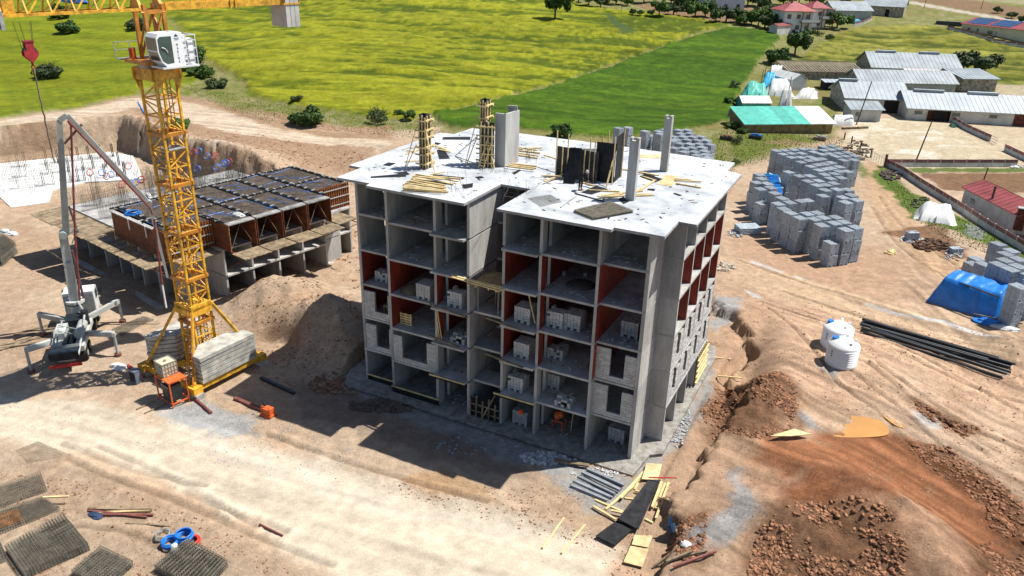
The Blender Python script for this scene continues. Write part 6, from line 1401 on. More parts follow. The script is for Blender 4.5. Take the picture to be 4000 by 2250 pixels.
lay_g(2118,2145,2202,2027,'left of two separate poles on the pale road edge',None,.13,.13,TIMB,.02,'timber_pole','pole',True); lay_g(2193,2165,2285,2053,'right of two separate poles on the pale road edge',None,.13,.13,TIMB,.02,'timber_pole','pole',True)
lay_g(2165,1808,2300,1830,'weathered plank on the rubble below the raft edge',None,.3,.1,OLDW,.2)
for i,(a,b_,m) in enumerate((((2550,2220),(2665,2130),OLDW),((2590,2175),(2690,2140),BROWN),((2610,2195),(2760,2160),OLDW),((2630,2225),(2795,2165),BROWN),((2600,2165),(2660,2125),BROWN),((2600,2210),(2700,2170),OLDW))): lay_g(*a,*b_,['grey plank','short rusty angle','long grey batten','long rusty bar','rusty stub','grey batten'][i]+' in the scrap heap at the bottom of the grey spill',None,.12,.12,m,.05*i,'scrap_piece','scrap')
p=gp(2678,2130); blob((p[0],p[1],p[2]),.35,.25,.25,WTARP,'white_sack','white sack on the scrap heap at the grey spill','sack',6,9)
p=gp(2628,2092); t=thing('tool_bucket','dark blue tipped bucket on the red earth','bucket',(p[0],p[1],p[2])); build('body',MB().cyl((p[0],p[1],p[2]+.2),(p[0]-.3,p[1]+.2,p[2]+.55),.22,12,.32),[mat('dark_blue',(.02,.05,.10),.5)],t); build('spout',MB().beam((p[0]-.3,p[1]+.2,p[2]+.6),(p[0]-.4,p[1]+.3,p[2]+1.0),.25,.03),[mat('dark_blue',(.02,.05,.10),.5)],t)
sheet_g([(3005,1722),(3100,1693),(3165,1714),(3085,1722)],TIMBP,'bent pale board beside the orange puddle',.35,.05)
lay_g(2790,1405,2855,1412,'thin pale batten across the trench',None,.1,.08,TIMB,.2); lay_g(2800,1482,2895,1490,'pale plank bridging the lower trench',None,.14,.08,TIMB,.3)
lay_g(1290,1538,1400,1540,'thin batten on the dark earth left of the shell',None,.1,.08,OLDW,.1)
# rubble along the foot of the shell
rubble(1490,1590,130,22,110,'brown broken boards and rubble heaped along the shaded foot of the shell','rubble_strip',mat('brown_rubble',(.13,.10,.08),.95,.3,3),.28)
rubble(1950,1740,250,50,110,'pale scraps scattered in the shadow before the shell','rubble_strip',mat('dull_scrap',(.26,.26,.27),.95,.3,3),.11); rubble(2150,1790,120,25,140,'grey rubble against the raft edge near the right corner','rubble_strip',RUB,.2)
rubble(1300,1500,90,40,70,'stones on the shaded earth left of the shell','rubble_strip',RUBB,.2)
rubble(2640,1600,60,150,300,'grey rubble on the apron along the sunlit side','rubble_strip',RUB,.12)
rubble(2350,1850,120,18,70,'scraps at the raft corner','rubble_strip',RUB,.12)
# clods of earth all over the red ground
def clods(poly,n,s0,s1,lab,m=RUBB,flat=.6):
    P=[tuple(gz(*q,1.2)[:2]) for q in poly]; xs_=[p[0] for p in P]; ys_=[p[1] for p in P]; X=NR.uniform(min(xs_),max(xs_),n*3); Y=NR.uniform(min(ys_),max(ys_),n*3)
    k=(pdist(X,Y,P)>0)&(pdist(X,Y,FOOT)<-.2)&(fbm(X*.5,Y*.5,3,77)>-.06+NR.uniform(-.12,.12,len(X))); X,Y=X[k][:n],Y[k][:n]; Z=HG(X,Y)
    base=npn([(-1,-.8,-.4),(.9,-1,-.4),(1.1,.7,-.4),(-.7,1,-.4),(-.5,-.5,.6),(.6,-.4,.8),(.4,.6,.5),(-.6,.4,.7)]); fb2=npn([(3,2,1,0),(4,5,6,7),(0,1,5,4),(1,2,6,5),(2,3,7,6),(3,0,4,7)]).astype(int)
    m_=len(X); s=s0+(s1-s0)*NR.rand(m_)**3.5; a=NR.uniform(0,6.28,m_); V=base[None]*(1+NR.uniform(-.55,.45,(m_,8,3))); V[...,2]*=flat
    c_,s_=np.cos(a)[:,None],np.sin(a)[:,None]; VX=(V[...,0]*c_-V[...,1]*s_)*s[:,None]+X[:,None]; VY=(V[...,0]*s_+V[...,1]*c_)*s[:,None]+Y[:,None]; VZ=V[...,2]*s[:,None]+Z[:,None]+.1*s[:,None]
    vv=np.stack([VX,VY,VZ],-1).reshape(-1,3); ff=(fb2[None]+8*np.arange(m_)[:,None,None]).reshape(-1,4)
    me=bpy.data.meshes.new('earth_clods'); me.vertices.add(len(vv)); me.vertices.foreach_set('co',vv.ravel()); me.loops.add(ff.size); me.loops.foreach_set('vertex_index',ff.ravel()); me.polygons.add(len(ff)); me.polygons.foreach_set('loop_start',np.arange(0,ff.size,4)); me.polygons.foreach_set('loop_total',np.full(len(ff),4)); me.update(calc_edges=True); me.materials.append(m)
    o=link('earth_clods',me); tag(o,lab,None,None,'stuff')
for _i,_q in enumerate(CLODPX): clods(_q,(2900,3300,3600,700,800)[_i],.02,.17,['clods dug out beside the sunlit side of the shell','coarse clods at the bottom edge before the red heap','coarse clods along the right flank of the red heap','clods near the grey spill and scrap heap','clods between the wheel tracks'][_i],mat('clod_red',(.25,.125,.068),.98,.4,2),.7)
clods([(2700,2400),(2680,2050),(2800,1780),(3000,1720),(3800,1800),(4200,2100),(4200,2500)],900,.015,.07,'small stones strewn over the red heap',mat('clod_pale',(.38,.24,.15),.95,.3,2))
clods([(2900,1100),(4100,1300),(4200,2000),(3600,1760),(3200,1600),(2900,1300)],2500,.02,.10,'small clods and stones on the tracked earth to the right')
clods([(-100,1300),(300,1200),(900,1500),(1400,1700),(1300,1850),(0,1600)],1800,.02,.08,'stones on the pale ground in front of the crane',RUB)
clods([(-100,1780),(400,1830),(900,2010),(1300,2260),(1400,2500),(-200,2500)],3500,.02,.09,'crumbled earth between the haul road and the mesh stacks')
clods([(700,1150),(1100,1080),(1400,1150),(1400,1480),(1100,1480),(800,1300)],2500,.02,.11,'loose earth on the spoil mound behind the crane')
clods([(500,500),(1500,600),(1300,720),(1500,1000),(1350,1100),(1250,800),(700,640)],3500,.04,.22,'loose earth around the cut banks behind the half built block')
clods([(1300,1820),(1650,1900),(2300,2080),(2500,2300),(2560,1900),(2200,1850)],1800,.02,.09,'crumbs of earth in front of the shell')
# ================= PERSON =================
p=gz(2267,743,ZR); x,y=p[0],p[1]
def skin_person(pts,edges,rad,name,m,par,sub=2):
    me=bpy.data.meshes.new(name); me.from_pydata(pts,edges,[]); o=bpy.data.objects.new(name,me); COL.objects.link(o)
    md=o.modifiers.new('s','SKIN'); 
    for i,r in enumerate(rad): me.skin_vertices[0].data[i].radius=(r,r)
    me.skin_vertices[0].data[0].use_root=True
    o.modifiers.new('u','SUBSURF').levels=sub; bpy.context.view_layer.update(); dg=bpy.context.evaluated_depsgraph_get(); m2=bpy.data.meshes.new_from_object(o.evaluated_get(dg)); bpy.data.objects.remove(o)
    m2.materials.clear(); m2.materials.append(m); m2.transform(MW[par.name].inverted()); m2.shade_smooth(); return link(name,m2,par,MW[par.name])
t=thing('person','worker in dark clothes bending over the black sheets on the roof','person',(x,y,ZR))
def q_(a,b,c): return (x+a,y+b,ZR+c)
S=[q_(0,0,.92),q_(.10,-.02,1.12),q_(.24,-.05,1.28),q_(.36,-.08,1.33),q_(-.05,-.12,.86),q_(-.02,-.14,.48),q_(-.06,-.14,.09),q_(.06,-.17,.04),q_(0,.13,.86),q_(.04,.15,.48),q_(-.02,.15,.09),q_(.10,.14,.04),q_(.28,-.22,1.22),q_(.36,-.26,.95),q_(.46,-.22,.74),q_(.28,.13,1.22),q_(.38,.18,.95),q_(.48,.14,.74)]
E_=[(0,1),(1,2),(2,3),(0,4),(4,5),(5,6),(6,7),(0,8),(8,9),(9,10),(10,11),(2,12),(12,13),(13,14),(2,15),(15,16),(16,17)]
RD=[.15,.14,.16,.06,.10,.075,.05,.045,.10,.075,.05,.045,.07,.05,.035,.07,.05,.035]
skin_person(S,E_,RD,'body',CLO,t)
build('head',MB().lathe(q_(.45,-.1,1.24),[(.03,0),(.085,.05),(.1,.13),(.085,.21),(.03,.25)],14),[SKIN],t,True); build('helmet',MB().lathe(q_(.45,-.1,1.37),[(.16,0),(.125,.02),(.115,.09),(.06,.15),(.01,.16)],14),[HELM],t,True)
for s,(a,b,c) in enumerate(((.48,-.22,.70),(.50,.14,.70))):
    mb=MB(); mb.box(x+a-.03,x+a+.03,y+b-.04,y+b+.04,ZR+c-.05,ZR+c+.03)
    for i in range(4): mb.beam((x+a+.01*i-.02,y+b-.03+.02*i,ZR+c-.05),(x+a+.03,y+b-.03+.02*i,ZR+c-.11-.01*(i in(1,2))),.016)
    mb.beam((x+a-.03,y+b-.04,ZR+c),(x+a-.02,y+b-.07,ZR+c-.05),.018); build('hand',mb,[SKIN],t)
single('boots_pad',MB().box(x-.1,x+.2,y-.25,y+.25,ZR+.002,ZR+.012),[OLDW],'small board under the worker','board')
# ================= FARM =================
def gable(u1,v1,u2,v2,depth,wh,rh,lab,wallm=WALLW,roofm=SHEET,oh=.5,name='shed',doors=(),wins=(),vents=(),cat='shed',rear_drop=0,asym=.5,gable_m=None,sink=.4):
    a=gp(u1,v1);b_=gp(u2,v2); z=min(hz(a[0],a[1]),hz(b_[0],b_[1])); e=b_-a; L=math.hypot(e[0],e[1]); an=math.atan2(e[1],e[0])
    M=Matrix.Translation((a[0],a[1],z))@Matrix.Rotation(an,4,'Z'); t=thing(name,lab,cat,tuple(M.translation),an)
    def k(nm,mb,m,par=None): mb.v=[tuple(M@Vector(p)) for p in mb.v]; return build(nm,mb,[m],par or t)
    yr=depth*asym
    mb=MB().box(0,L,0,.3,-sink,wh); k('front_wall',mb,wallm); k('rear_wall',MB().box(0,L,depth-.3,depth,-sink,wh),wallm)
    for nm,xx in(('gable_wall',0),('gable_wall',L-.3)):
        P=[(xx,.3,-sink),(xx,depth-.3,-sink),(xx,depth-.3,wh),(xx,yr,wh+rh-.12),(xx,.3,wh)]; mb=MB().add(P+[(p[0]+.3,p[1],p[2]) for p in P],[(4,3,2,1,0),(5,6,7,8,9)]+[(i,(i+1)%5,5+(i+1)%5,5+i) for i in range(5)]); k(nm,mb,gable_m or wallm)
    sl=rh/yr; 
    for nm,y0,y1,z0,z1 in(('roof_slope',-oh,yr,wh-sl*oh*.6,wh+rh),('roof_slope',depth+oh,yr,wh-oh*.3,wh+rh)):
        rs=k(nm,MB().add([(-oh,y0,z0),(L+oh,y0,z0),(L+oh,y1,z1),(-oh,y1,z1),(-oh,y0,z0+.09),(L+oh,y0,z0+.09),(L+oh,y1,z1+.09),(-oh,y1,z1+.09)],[(3,2,1,0),(4,5,6,7),(0,1,5,4),(1,2,6,5),(2,3,7,6),(3,0,4,7)]),roofm)
        n=int(L/.9); mb=MB()
        for i in range(n+1): x=-oh+i*(L+2*oh)/n; mb.beam((x,y0,z0+.11),(x,y1,z1+.11),.06,.05)
        k('roof_rib',mb,roofm,rs)
    for (x0,x1,zz0,zz1,m) in doors: d_=k('door',MB().box(x0*L,x1*L,-.04,-.0,zz0,zz1),m)
    for (xc,w_,zz0,zz1) in wins: f=k('window',MB().box(xc*L-w_/2,xc*L+w_/2,-.05,-.002,zz0,zz1),GREY); k('pane',MB().box(xc*L-w_/2+.08,xc*L+w_/2-.08,-.06,-.052,zz0+.08,zz1-.08),GLASS,f)
    for (xc,w_) in vents: k('ridge_vent',MB().box(xc*L-w_/2,xc*L+w_/2,yr-.5,yr+.5,wh+rh+.35,wh+rh+.45).box(xc*L-w_/2+.1,xc*L+w_/2-.1,yr-.3,yr+.3,wh+rh,wh+rh+.35),SHEET)
    return t,M,L,z
s=2.147
def c2(x,y): return (2800+x/s,200+y/s)
DBR=mat('door_brown',(.10,.035,.02),.8,.3,2)
gable(*c2(1590,572),*c2(2700,640),12,2.6,2.5,'long white barn with bright ribbed metal roof beside the tan yard',doors=((.155,.32,0,2.3,DARK),(.15,.20,0,2.3,DBR),(.29,.325,0,2.3,DBR),(.80,.9,0,2.4,DBR)),wins=((.08,1.6,1.3,2.1),(.365,1.6,1.3,2.1),(.645,1.6,1.3,2.1)),vents=((.20,6),(.62,6)),name='barn',cat='barn')
gable(*c2(1065,500),*c2(1585,525),12,2.9,2.6,'middle barn with weathered stone gable left of the long white barn',doors=((.62,.86,0,2.6,DARK),(.86,.99,0,2.4,WALLW)),vents=((.12,4),),roofm=SHEET,gable_m=STONE,name='barn',cat='barn')
t,M,L,z=gable(*c2(1115,585),*c2(1365,592),4.2,2.4,1.0,'small white annex with lean metal roof in front of the stone gable barn',wins=((.2,.8,.9,1.9),),roofm=SHEET2,name='annex',cat='annex',asym=.9)
gable(*c2(1190,345),*c2(1990,360),9,2.4,2.2,'low barn with dull grey roof between the two lines of barns',roofm=SHEET2,gable_m=STONE,name='barn',cat='barn')
gable(*c2(1290,215),*c2(2030,250),13,2.6,3.0,'rear long barn with smooth grey roof nearest the field',doors=((.0,.04,.8,1.8,DARK),(.16,.2,.8,2.0,DARK)),vents=((.22,5),(.72,5)),roofm=SHEET2,gable_m=STONE,name='barn',cat='barn')
gable(*c2(2045,340),*c2(2330,340),9,3.0,1.2,'right annex with rough stone front at the end of the rear barn',wallm=STONE,roofm=SHEET2,name='annex',cat='annex',asym=.9)
gable(*c2(1600,268),*c2(1960,290),5,2.2,.8,'pale patched sheet roof between the barns',roofm=mat('patched_sheet',(.50,.50,.50),.5,.2,1,c2=(.45,.35,.32)),name='shed',cat='shed',asym=.9)
gable(*c2(905,325),*c2(1165,330),3,1.8,.3,'low open shelter with light roof behind the stone gable barn',wallm=DARK,roofm=SHEET,name='shelter',cat='shelter',asym=.8)
PALE=mat('pale_weathered_timber',(.50,.42,.32),.85,.15,2)
# bare rafters
a=gp(*c2(585,232));b_=gp(*c2(1240,245)); zr=hz(a[0],a[1]); t=thing('rafter_shed','long low stone byre with an uncovered roof of bare rafters','shed',(a[0],a[1],zr)); e=b_-a; L=np.linalg.norm(e[:2]); e=npn((e[0]/L,e[1]/L,0)); n_=npn((-e[1],e[0],0))
def rp3(x,y,z): q=a+e*x+n_*y; return (q[0],q[1],zr+z)
build('front_wall',MB().beam(rp3(0,0,.7),rp3(L,0,.7),.3,2.2),[STONE],t); build('rear_wall',MB().beam(rp3(0,8,1.0),rp3(L,8,1.0),.3,2.6),[STONE],t)
for i in range(27): x=L*(i+.2)/27; build('rafter',MB().beam(rp3(x,-.5,1.9),rp3(x-1.2,5,3.6),.16,.16),[PALE],t); build('rafter',MB().beam(rp3(x-1.2,5,3.6),rp3(x-1.2,8.5,2.4),.16,.16),[PALE],t)
build('ridge_beam',MB().beam(rp3(-1.5,5,3.7),rp3(L-1,5,3.7),.15,.2),[OLDW],t); build('eave_beam',MB().beam(rp3(-.5,-.5,1.85),rp3(L,-.5,1.85),.2,.15),[OLDW],t)
for i in range(9): x=L*(i+.5)/9; build('post',MB().beam(rp3(x,-.25,0),rp3(x,-.25,1.9),.2),[OLDW],t)
# tarpaulin covered heaps and shed
def tz(u,v): return c2(u,v)
tarp([gp(*c2(185,410)),gp(*c2(440,440)),gp(*c2(400,360)),gp(*c2(230,340))],3.2,TEAL,'teal tarpaulin draped over a tall heap at the field edge',seed=4,wr=.5,flat=1,top=.8)
tarp([gp(*c2(380,370)),gp(*c2(650,385)),gp(*c2(600,310)),gp(*c2(430,310))],3.0,WTARP,'whitish tarpaulin over the heap behind the teal one',seed=5,wr=.4,flat=1,top=.8)
tarp([gp(*c2(640,400)),gp(*c2(830,400)),gp(*c2(850,350)),gp(*c2(700,350))],1.7,WTARP,'low whitish sheet trailing towards the stone gable',seed=6,wr=.4,flat=1,top=.8)
tarp([gp(*c2(355,315)),gp(*c2(500,320)),gp(*c2(490,270)),gp(*c2(390,265))],3.0,mat('azure_tarpaulin',(.01,.30,.52),.45,.15,1),'azure tarpaulin heap squeezed between white covers',seed=7,wr=.4,flat=1,top=.8)
tarp([gp(*c2(400,235)),gp(*c2(560,240)),gp(*c2(560,200)),gp(*c2(430,195))],2.8,WTARP,'bluish white cover beside the bare rafters',seed=8,wr=.4,flat=1,top=.8)
tarp([gp(*c2(500,490)),gp(*c2(630,500)),gp(*c2(610,460)),gp(*c2(525,455))],4.0,WTARP,'tall narrow white covered heap behind the tarpaulin roofed shed',seed=9,wr=.3,flat=1,top=.9)
tarp([gp(*c2(950,622)),gp(*c2(1150,628)),gp(*c2(1145,590)),gp(*c2(965,585))],1.6,WTARP,'white covered low cart shaped heap beside the pole',seed=10,wr=.25,flat=.5,top=.6)
gable(*c2(460,265),*c2(620,330),4,2.4,1.2,'white sheeted gabled shelter behind the azure heap',wallm=WTARP,roofm=WTARP,name='shelter',cat='shelter',oh=.2)
gable(*c2(210,495),*c2(445,500),4,1.6,1.1,'small white sheeted shelter behind the long teal roof',wallm=TEAL,roofm=WTARP,name='shelter',cat='shelter',oh=.2)
t,M,L,z=gable(*c2(235,680),*c2(960,688),7.5,1.8,1.7,'long low clay shed roofed with teal and white tarpaulin',wallm=mat('clay_wall',(.28,.20,.09),.95,.2,1),roofm=WTARP,name='tarpaulin_shed',cat='shed',asym=.95,oh=.4)
for i in range(7): 
    mm_=TEAL if i<5 else WTARP; x0=-.5+i*(L+1)/7.0*(1 if i<5 else 1); x1=-.5+(i+1)*(L+1)/7.0
    ms=MB(); ms.add([tuple(M@Vector(q)) for q in ((x0,-.45,1.83),(x1+.05,-.45,1.83),(x1+.05,7.2,3.72),(x0,7.2,3.72),(x0,-.45,1.9),(x1+.05,-.45,1.9),(x1+.05,7.2,3.8),(x0,7.2,3.8))],[(3,2,1,0),(4,5,6,7),(0,1,5,4),(1,2,6,5),(2,3,7,6),(3,0,4,7)]); build('roof_tarpaulin',ms,[mm_],t)
for i in range(5): x=L*(.1+.2*i); build('post',MB().beam(tuple(M@Vector((x,-.3,-.2))),tuple(M@Vector((x,-.3,1.8))),.15),[OLDW],t)
# poles
def pole(u,v,hh,lab,lean=(0,0),r=.13):
    p=gp(u,v); z=hz(p[0],p[1]); t=single('utility_pole',MB().cyl((p[0],p[1],z-.3),(p[0]+lean[0],p[1]+lean[1],z+hh),r,8,r*.7),[POLEW],lab,'pole'); return t
pole(3344,487,8.5,'tall wooden pole at the corner of the white annex',(1.2,1)); pole(3577,628,6.5,'leaning wooden pole standing in the tan yard',(1.0,.8)); pole(3829,737,3.2,'short pole behind the red roofed hut',(.3,.2))
for i,(u,v,h_) in enumerate(((3609,32,8),(3832,35,8),(3395,30,7),(2966,360,5),(2999,378,4),(3074,388,5),(2425,45,2.5),(2985,300,4))): pole(u,v,h_,['pole on the hillside above the mown field','pole on the hillside above the solar roof','pole beside the grey roofed barns on the hill','thin pole between the tarpaulin heaps','shorter stake before the whitish heap','leaning stake right of the whitish heap','short post at the orchard edge','stake beside the azure heap'][i],(.2,.2),.1)
# panel walls
PW1=mat('panel_white',(.55,.55,.52),.8,.1,1); PW2=mat('panel_plum',(.27,.13,.12),.8,.15,1)
def pwall(pts,lab,h=1.25,step=2.2):
    P=[gp(*q) for q in pts]; t=thing('panel_wall',lab,'wall',(P[0][0],P[0][1],hz(P[0][0],P[0][1])))
    for a,b_ in zip(P[:-1],P[1:]):
        d=b_-a; L=math.hypot(d[0],d[1]); n=max(1,round(L/step)); 
        for i in range(n):
            p=a+d*i/n;q=a+d*(i+1)/n; z=(hz(p[0],p[1])+hz(q[0],q[1]))/2
            build('lower_panel',MB().beam((p[0],p[1],z+h*.28),(q[0],q[1],z+h*.28),.08,h*.56),[PW1],t); build('upper_panel',MB().beam((p[0],p[1],z+h*.78),(q[0],q[1],z+h*.78),.06,h*.43),[PW2],t)
            build('post',MB().beam((p[0],p[1],z-.1),(p[0],p[1],z+h+.08),.16,.16),[PW1],t)
    return t
pwall([(3466,651),(3720,652),(3970,652)],'straight white and plum panel wall below the tan yard'); pwall([(3461,650),(3526,683),(3592,728),(3680,783),(3762,835),(3880,912),(4010,990),(4150,1075)],'long panel wall running down beside the red roofed hut')
pwall([(3703,468),(3769,508),(3867,553)],'panel wall starting at the long barn door'); pwall([(3922,590),(4000,627),(4100,675)],'short panel wall at the right picture edge beyond the gate')
p=gp(3455,652); single('gate_pillar',MB().box(p[0]-.2,p[0]+.2,p[1]-.2,p[1]+.2,p[2]-.2,p[2]+2.1),[BROWN],'brown pillar where the panel walls meet the yard gate','pillar')
t=thing('yard_gate','thin wire gate beside the brown pillar','gate',tuple(gp(3425,635))); 
for i in range(6): 
    q=gp(3448-i*9,648-i*5); build('bar',MB().beam((q[0],q[1],q[2]),(q[0],q[1],q[2]+1.3),.05),[OLDW],t)
a=gp(3448,648);b_=gp(3400,620); build('rail',MB().beam((a[0],a[1],a[2]+1.3),(b_[0],b_[1],b_[2]+1.3),.05),[OLDW],t)
t=thing('field_gate','dark metal gate between two panel walls','gate',tuple(gp(3870,556))); a=gp(3869,555);b_=gp(3892,568)
for z in(.3,.8,1.2): build('rail',MB().beam((a[0],a[1],a[2]+z),(b_[0],b_[1],b_[2]+z),.06),[BLK],t)
for q in((3400,615),(3360,580),(3325,560),(3297,545)): p=gp(*q); single('fence_post',MB().box(p[0]-.12,p[0]+.12,p[1]-.12,p[1]+.12,p[2]-.2,p[2]+1.3),[POLEW],'rough wooden post of the brushwood fence by the yard','post','posts of the brushwood fence')
rubble(3345,590,60,40,140,'brushwood and stones piled along the yard fence','brush_pile',mat('brushwood',(.14,.11,.08),.95,.3,3),.3)
rubble(3480,685,40,22,90,'dark brushwood heap at the bend of the panel wall','brush_pile',mat('brushwood_dark',(.09,.07,.06),.95,.3,3),.3)
rubble(3600,795,40,22,60,'heap of twigs beside the panel wall','brush_pile',mat('brushwood_green',(.09,.10,.05),.95,.3,3),.25)
rubble(3640,960,70,25,90,'dark soil lumps on the earth patch','soil_heap',mat('soil_dark',(.10,.055,.035),.98,.3,3),.3)
rubble(3478,988,22,10,24,'pile of short pale sticks on the track','stick_pile',TIMB,.2)
rubble(3240,478,25,10,40,'scrap heap before the white annex','scrap_heap',RUB,.3); rubble(3970,650,30,8,25,'white rubble at the end of the straight panel wall','scrap_heap',WTARP,.3)
rubble(3725,492,18,8,20,'green bundle of netting at the barn corner','net_bundle',mat('net_green',(.05,.14,.09),.9),.3)
# red roofed hut
gable(3752,800,3960,915,5,2.5,1.0,'low white hut with red metal roof behind the panel wall',roofm=REDR,name='hut',cat='hut',wins=((.2,1.0,.9,1.7),),oh=.35)
p=gz(3880,760,3.6); single('chimney_pipe',MB().cyl((p[0],p[1],2.8),(p[0],p[1],4.6),.14,10).cyl((p[0],p[1],4.6),(p[0],p[1],4.7),.22,10),[BLK],'black stovepipe on the red hut roof','chimney')
gable(3965,905,4100,960,4,2.6,.8,'cream hut end with rusty stained wall at the right picture edge',roofm=REDR,name='hut',cat='hut',oh=.3,wallm=CREAM)
p=gp(3968,915); t=thing('rusty_boiler','dark brown rusty flue standing between the huts','flue',tuple(p)); build('body',MB().box(p[0]-.5,p[0]+.5,p[1]-.4,p[1]+.4,p[2]+.6,p[2]+3.2),[mat('rust_dark',(.10,.03,.02),.8,.3,2)],t); build('cap',MB().box(p[0]-.6,p[0]+.6,p[1]-.5,p[1]+.5,p[2]+3.4,p[2]+3.5),[GREY],t)
# troughs
for u,v,lab,m in((2837,546,'dark trough with brush on the grass',BLK),(2950,542,'trough filled with blue sheet on the grass',BLK),(3202,547,'low heap with white cover on the grass',OLDW)):
    p=gp(u,v); t=thing('trough',lab,'trough',tuple(p)); build('body',MB().box(p[0]-1.1,p[0]+1.1,p[1]-.6,p[1]+.6,p[2],p[2]+.6),[m],t)
    rb=MB()
    for i in range(12): a_=R.uniform(-.9,.9);b2_=R.uniform(-.45,.45); rb.box(p[0]+a_-.2,p[0]+a_+.2,p[1]+b2_-.12,p[1]+b2_+.12,p[2]+.6,p[2]+.75+R.uniform(0,.2))
    build('contents',rb,[{'d':RUBB,'t':BLUE,'l':WTARP}[lab[0]]],t)
lay_g(3290,505,3345,503,'left of two wooden feeding troughs by the pole',None,.6,.4,OLDW,0,'feeding_trough','trough'); lay_g(3350,503,3388,501,'right of two wooden feeding troughs by the pole',None,.6,.4,OLDW,0,'feeding_trough','trough')
# ---- houses on the slope
def house(u1,v1,u2,v2,depth,wh,rh,lab,wallm=WHITE,storeys=2,wins=3,porch=True,roofm=REDR):
    a=gp(u1,v1);b_=gp(u2,v2); z=min(hz(a[0],a[1]),hz(b_[0],b_[1])); e=b_-a; L=math.hypot(e[0],e[1]); an=math.atan2(e[1],e[0])
    M=Matrix.Translation((a[0],a[1],z))@Matrix.Rotation(an,4,'Z'); t=thing('house',lab,'house',tuple(M.translation),an)
    def k(nm,mb,m,par=None): mb.v=[tuple(M@Vector(p)) for p in mb.v]; return build(nm,mb,[m],par or t)
    k('wall',MB().box(0,L,0,depth,-.6,wh),wallm); k('plinth',MB().box(-.03,L+.03,-.03,depth+.03,-.7,.5),GREY)
    o=.8; ri=min(L,depth)*.45
    rf=k('roof',MB().add([(-o,-o,wh),(L+o,-o,wh),(L+o,depth+o,wh),(-o,depth+o,wh),(ri,depth/2,wh+rh),(L-ri,depth/2,wh+rh),(-o,-o,wh+.15),(L+o,-o,wh+.15),(L+o,depth+o,wh+.15),(-o,depth+o,wh+.15)],[(3,2,1,0),(0,1,7,6),(1,2,8,7),(2,3,9,8),(3,0,6,9),(6,7,5,4),(7,8,5),(8,9,4,5),(9,6,4)]),roofm)
    k('chimney',MB().box(L*.35,L*.35+.5,depth*.4,depth*.4+.5,wh,wh+rh+.7),BROWN,rf)
    sh=wh/storeys
    for s_ in range(storeys):
        for i in range(wins):
            x=L*(i+.5)/wins; f=k('window',MB().box(x-.65,x+.65,-.05,-.0,s_*sh+1.0,s_*sh+2.3),BROWN); k('pane',MB().box(x-.55,x+.55,-.06,-.052,s_*sh+1.1,s_*sh+2.2),GLASS,f)
        for i in range(2):
            y=depth*(i+.5)/2; f=k('window',MB().box(L,L+.05,y-.6,y+.6,s_*sh+1.0,s_*sh+2.3),BROWN); k('pane',MB().box(L+.05,L+.06,y-.5,y+.5,s_*sh+1.1,s_*sh+2.2),GLASS,f)
    if porch:
        for s_ in range(1,storeys): bl=k('balcony',MB().box(L*.55,L+1.6,-1.6,-.06,s_*sh-.15,s_*sh+.05),BROWN); k('balcony_rail',MB().box(L*.55,L+1.6,-1.62,-1.57,s_*sh+.05,s_*sh+.9),WHITE,bl)
        for x in(L*.56,L*.8,L+1.5): k('balcony_column',MB().box(x-.12,x+.12,-1.6,-1.36,-.6,wh-.02),BROWN)
        k('porch_roof',MB().box(L*.52,L+1.8,-1.9,-.02,wh-.0,wh+.12),roofm)
    return t,M,L
t,M,L=house(3055,128,3165,128,9,6.4,2.6,'white two storey house with wine red hipped roof and brown framed balconies')
house(3165,112,3222,112,8,6.2,2.2,'right wing of the white villa with red roof and balconies',wins=1)
gable(3034,133,3090,130,3,2.4,.6,'small white outbuilding with red roof at the corner of the villa',roofm=REDR,name='outbuilding',cat='outbuilding',oh=.2)
house(2760,42,2905,42,9,7,2.6,'pale blue white house half hidden by the orchard trees',wallm=mat('pale_blue_wall',(.50,.56,.64),.8,.05,1),wins=3,porch=False,roofm=SHEET2)
gable(3255,78,3400,80,12,3.2,2.6,'grey roofed barn with whitish gable right of the villa',roofm=SHEET2,name='barn',cat='barn'); gable(3370,55,3525,70,14,3.6,2.8,'farther grey roofed stone barn on the slope',roofm=SHEET2,wallm=STONE,name='barn',cat='barn',doors=((.55,.65,0,2.6,DARK),))
p=gp(3340,92); blob((p[0],p[1],p[2]),2.2,1.4,1.5,mat('azure_tarpaulin',(.01,.30,.52),.45,.15,1),'tarpaulin_heap','azure covered heap before the whitish gable','heap',3,12)
pwall([(3338,103),(3372,96),(3405,80)],'low pale fence beside the azure covered heap',1.4,1.2)
t,M,L,z=gable(3755,112,4010,168,13,3.6,1.8,'cream hall with red roof carrying blue solar panels at the right edge',wallm=CREAM,roofm=REDR,name='hall',cat='hall',oh=.5,wins=((.12,1.2,1.6,2.6),(.26,.9,1.6,2.6),(.45,2.0,1.2,2.4)),doors=((.52,.56,0,2.3,GREY),))
for i in range(8):
    for j in range(3):
        x0=1+i*(L*.62)/8+(1.2 if i>3 else 0); y0=.5+j*1.9; zf=lambda y:3.6+1.8*y/6.5+.2
        v=[(x0,y0,zf(y0)),(x0+L*.62/8-.12,y0,zf(y0)),(x0+L*.62/8-.12,y0+1.8,zf(y0+1.8)),(x0,y0+1.8,zf(y0+1.8))]; v=v+[(a,b,c+.06) for a,b,c in v]
        build('solar_panel',MB().add([tuple(M@Vector(q)) for q in v],[(3,2,1,0),(4,5,6,7),(0,1,5,4),(1,2,6,5),(2,3,7,6),(3,0,4,7)]),[SOLAR],t)
pwall([(3700,112),(3780,135),(3880,165),(4060,195)],'low grey wall in front of the cream hall',1.2,3)
p=gp(3705,98); single('wood_stack',MB().box(p[0]-4,p[0]+4,p[1]-1,p[1]+1,p[2],p[2]+1.2),[BLK],'long dark stack left of the cream hall','stack')
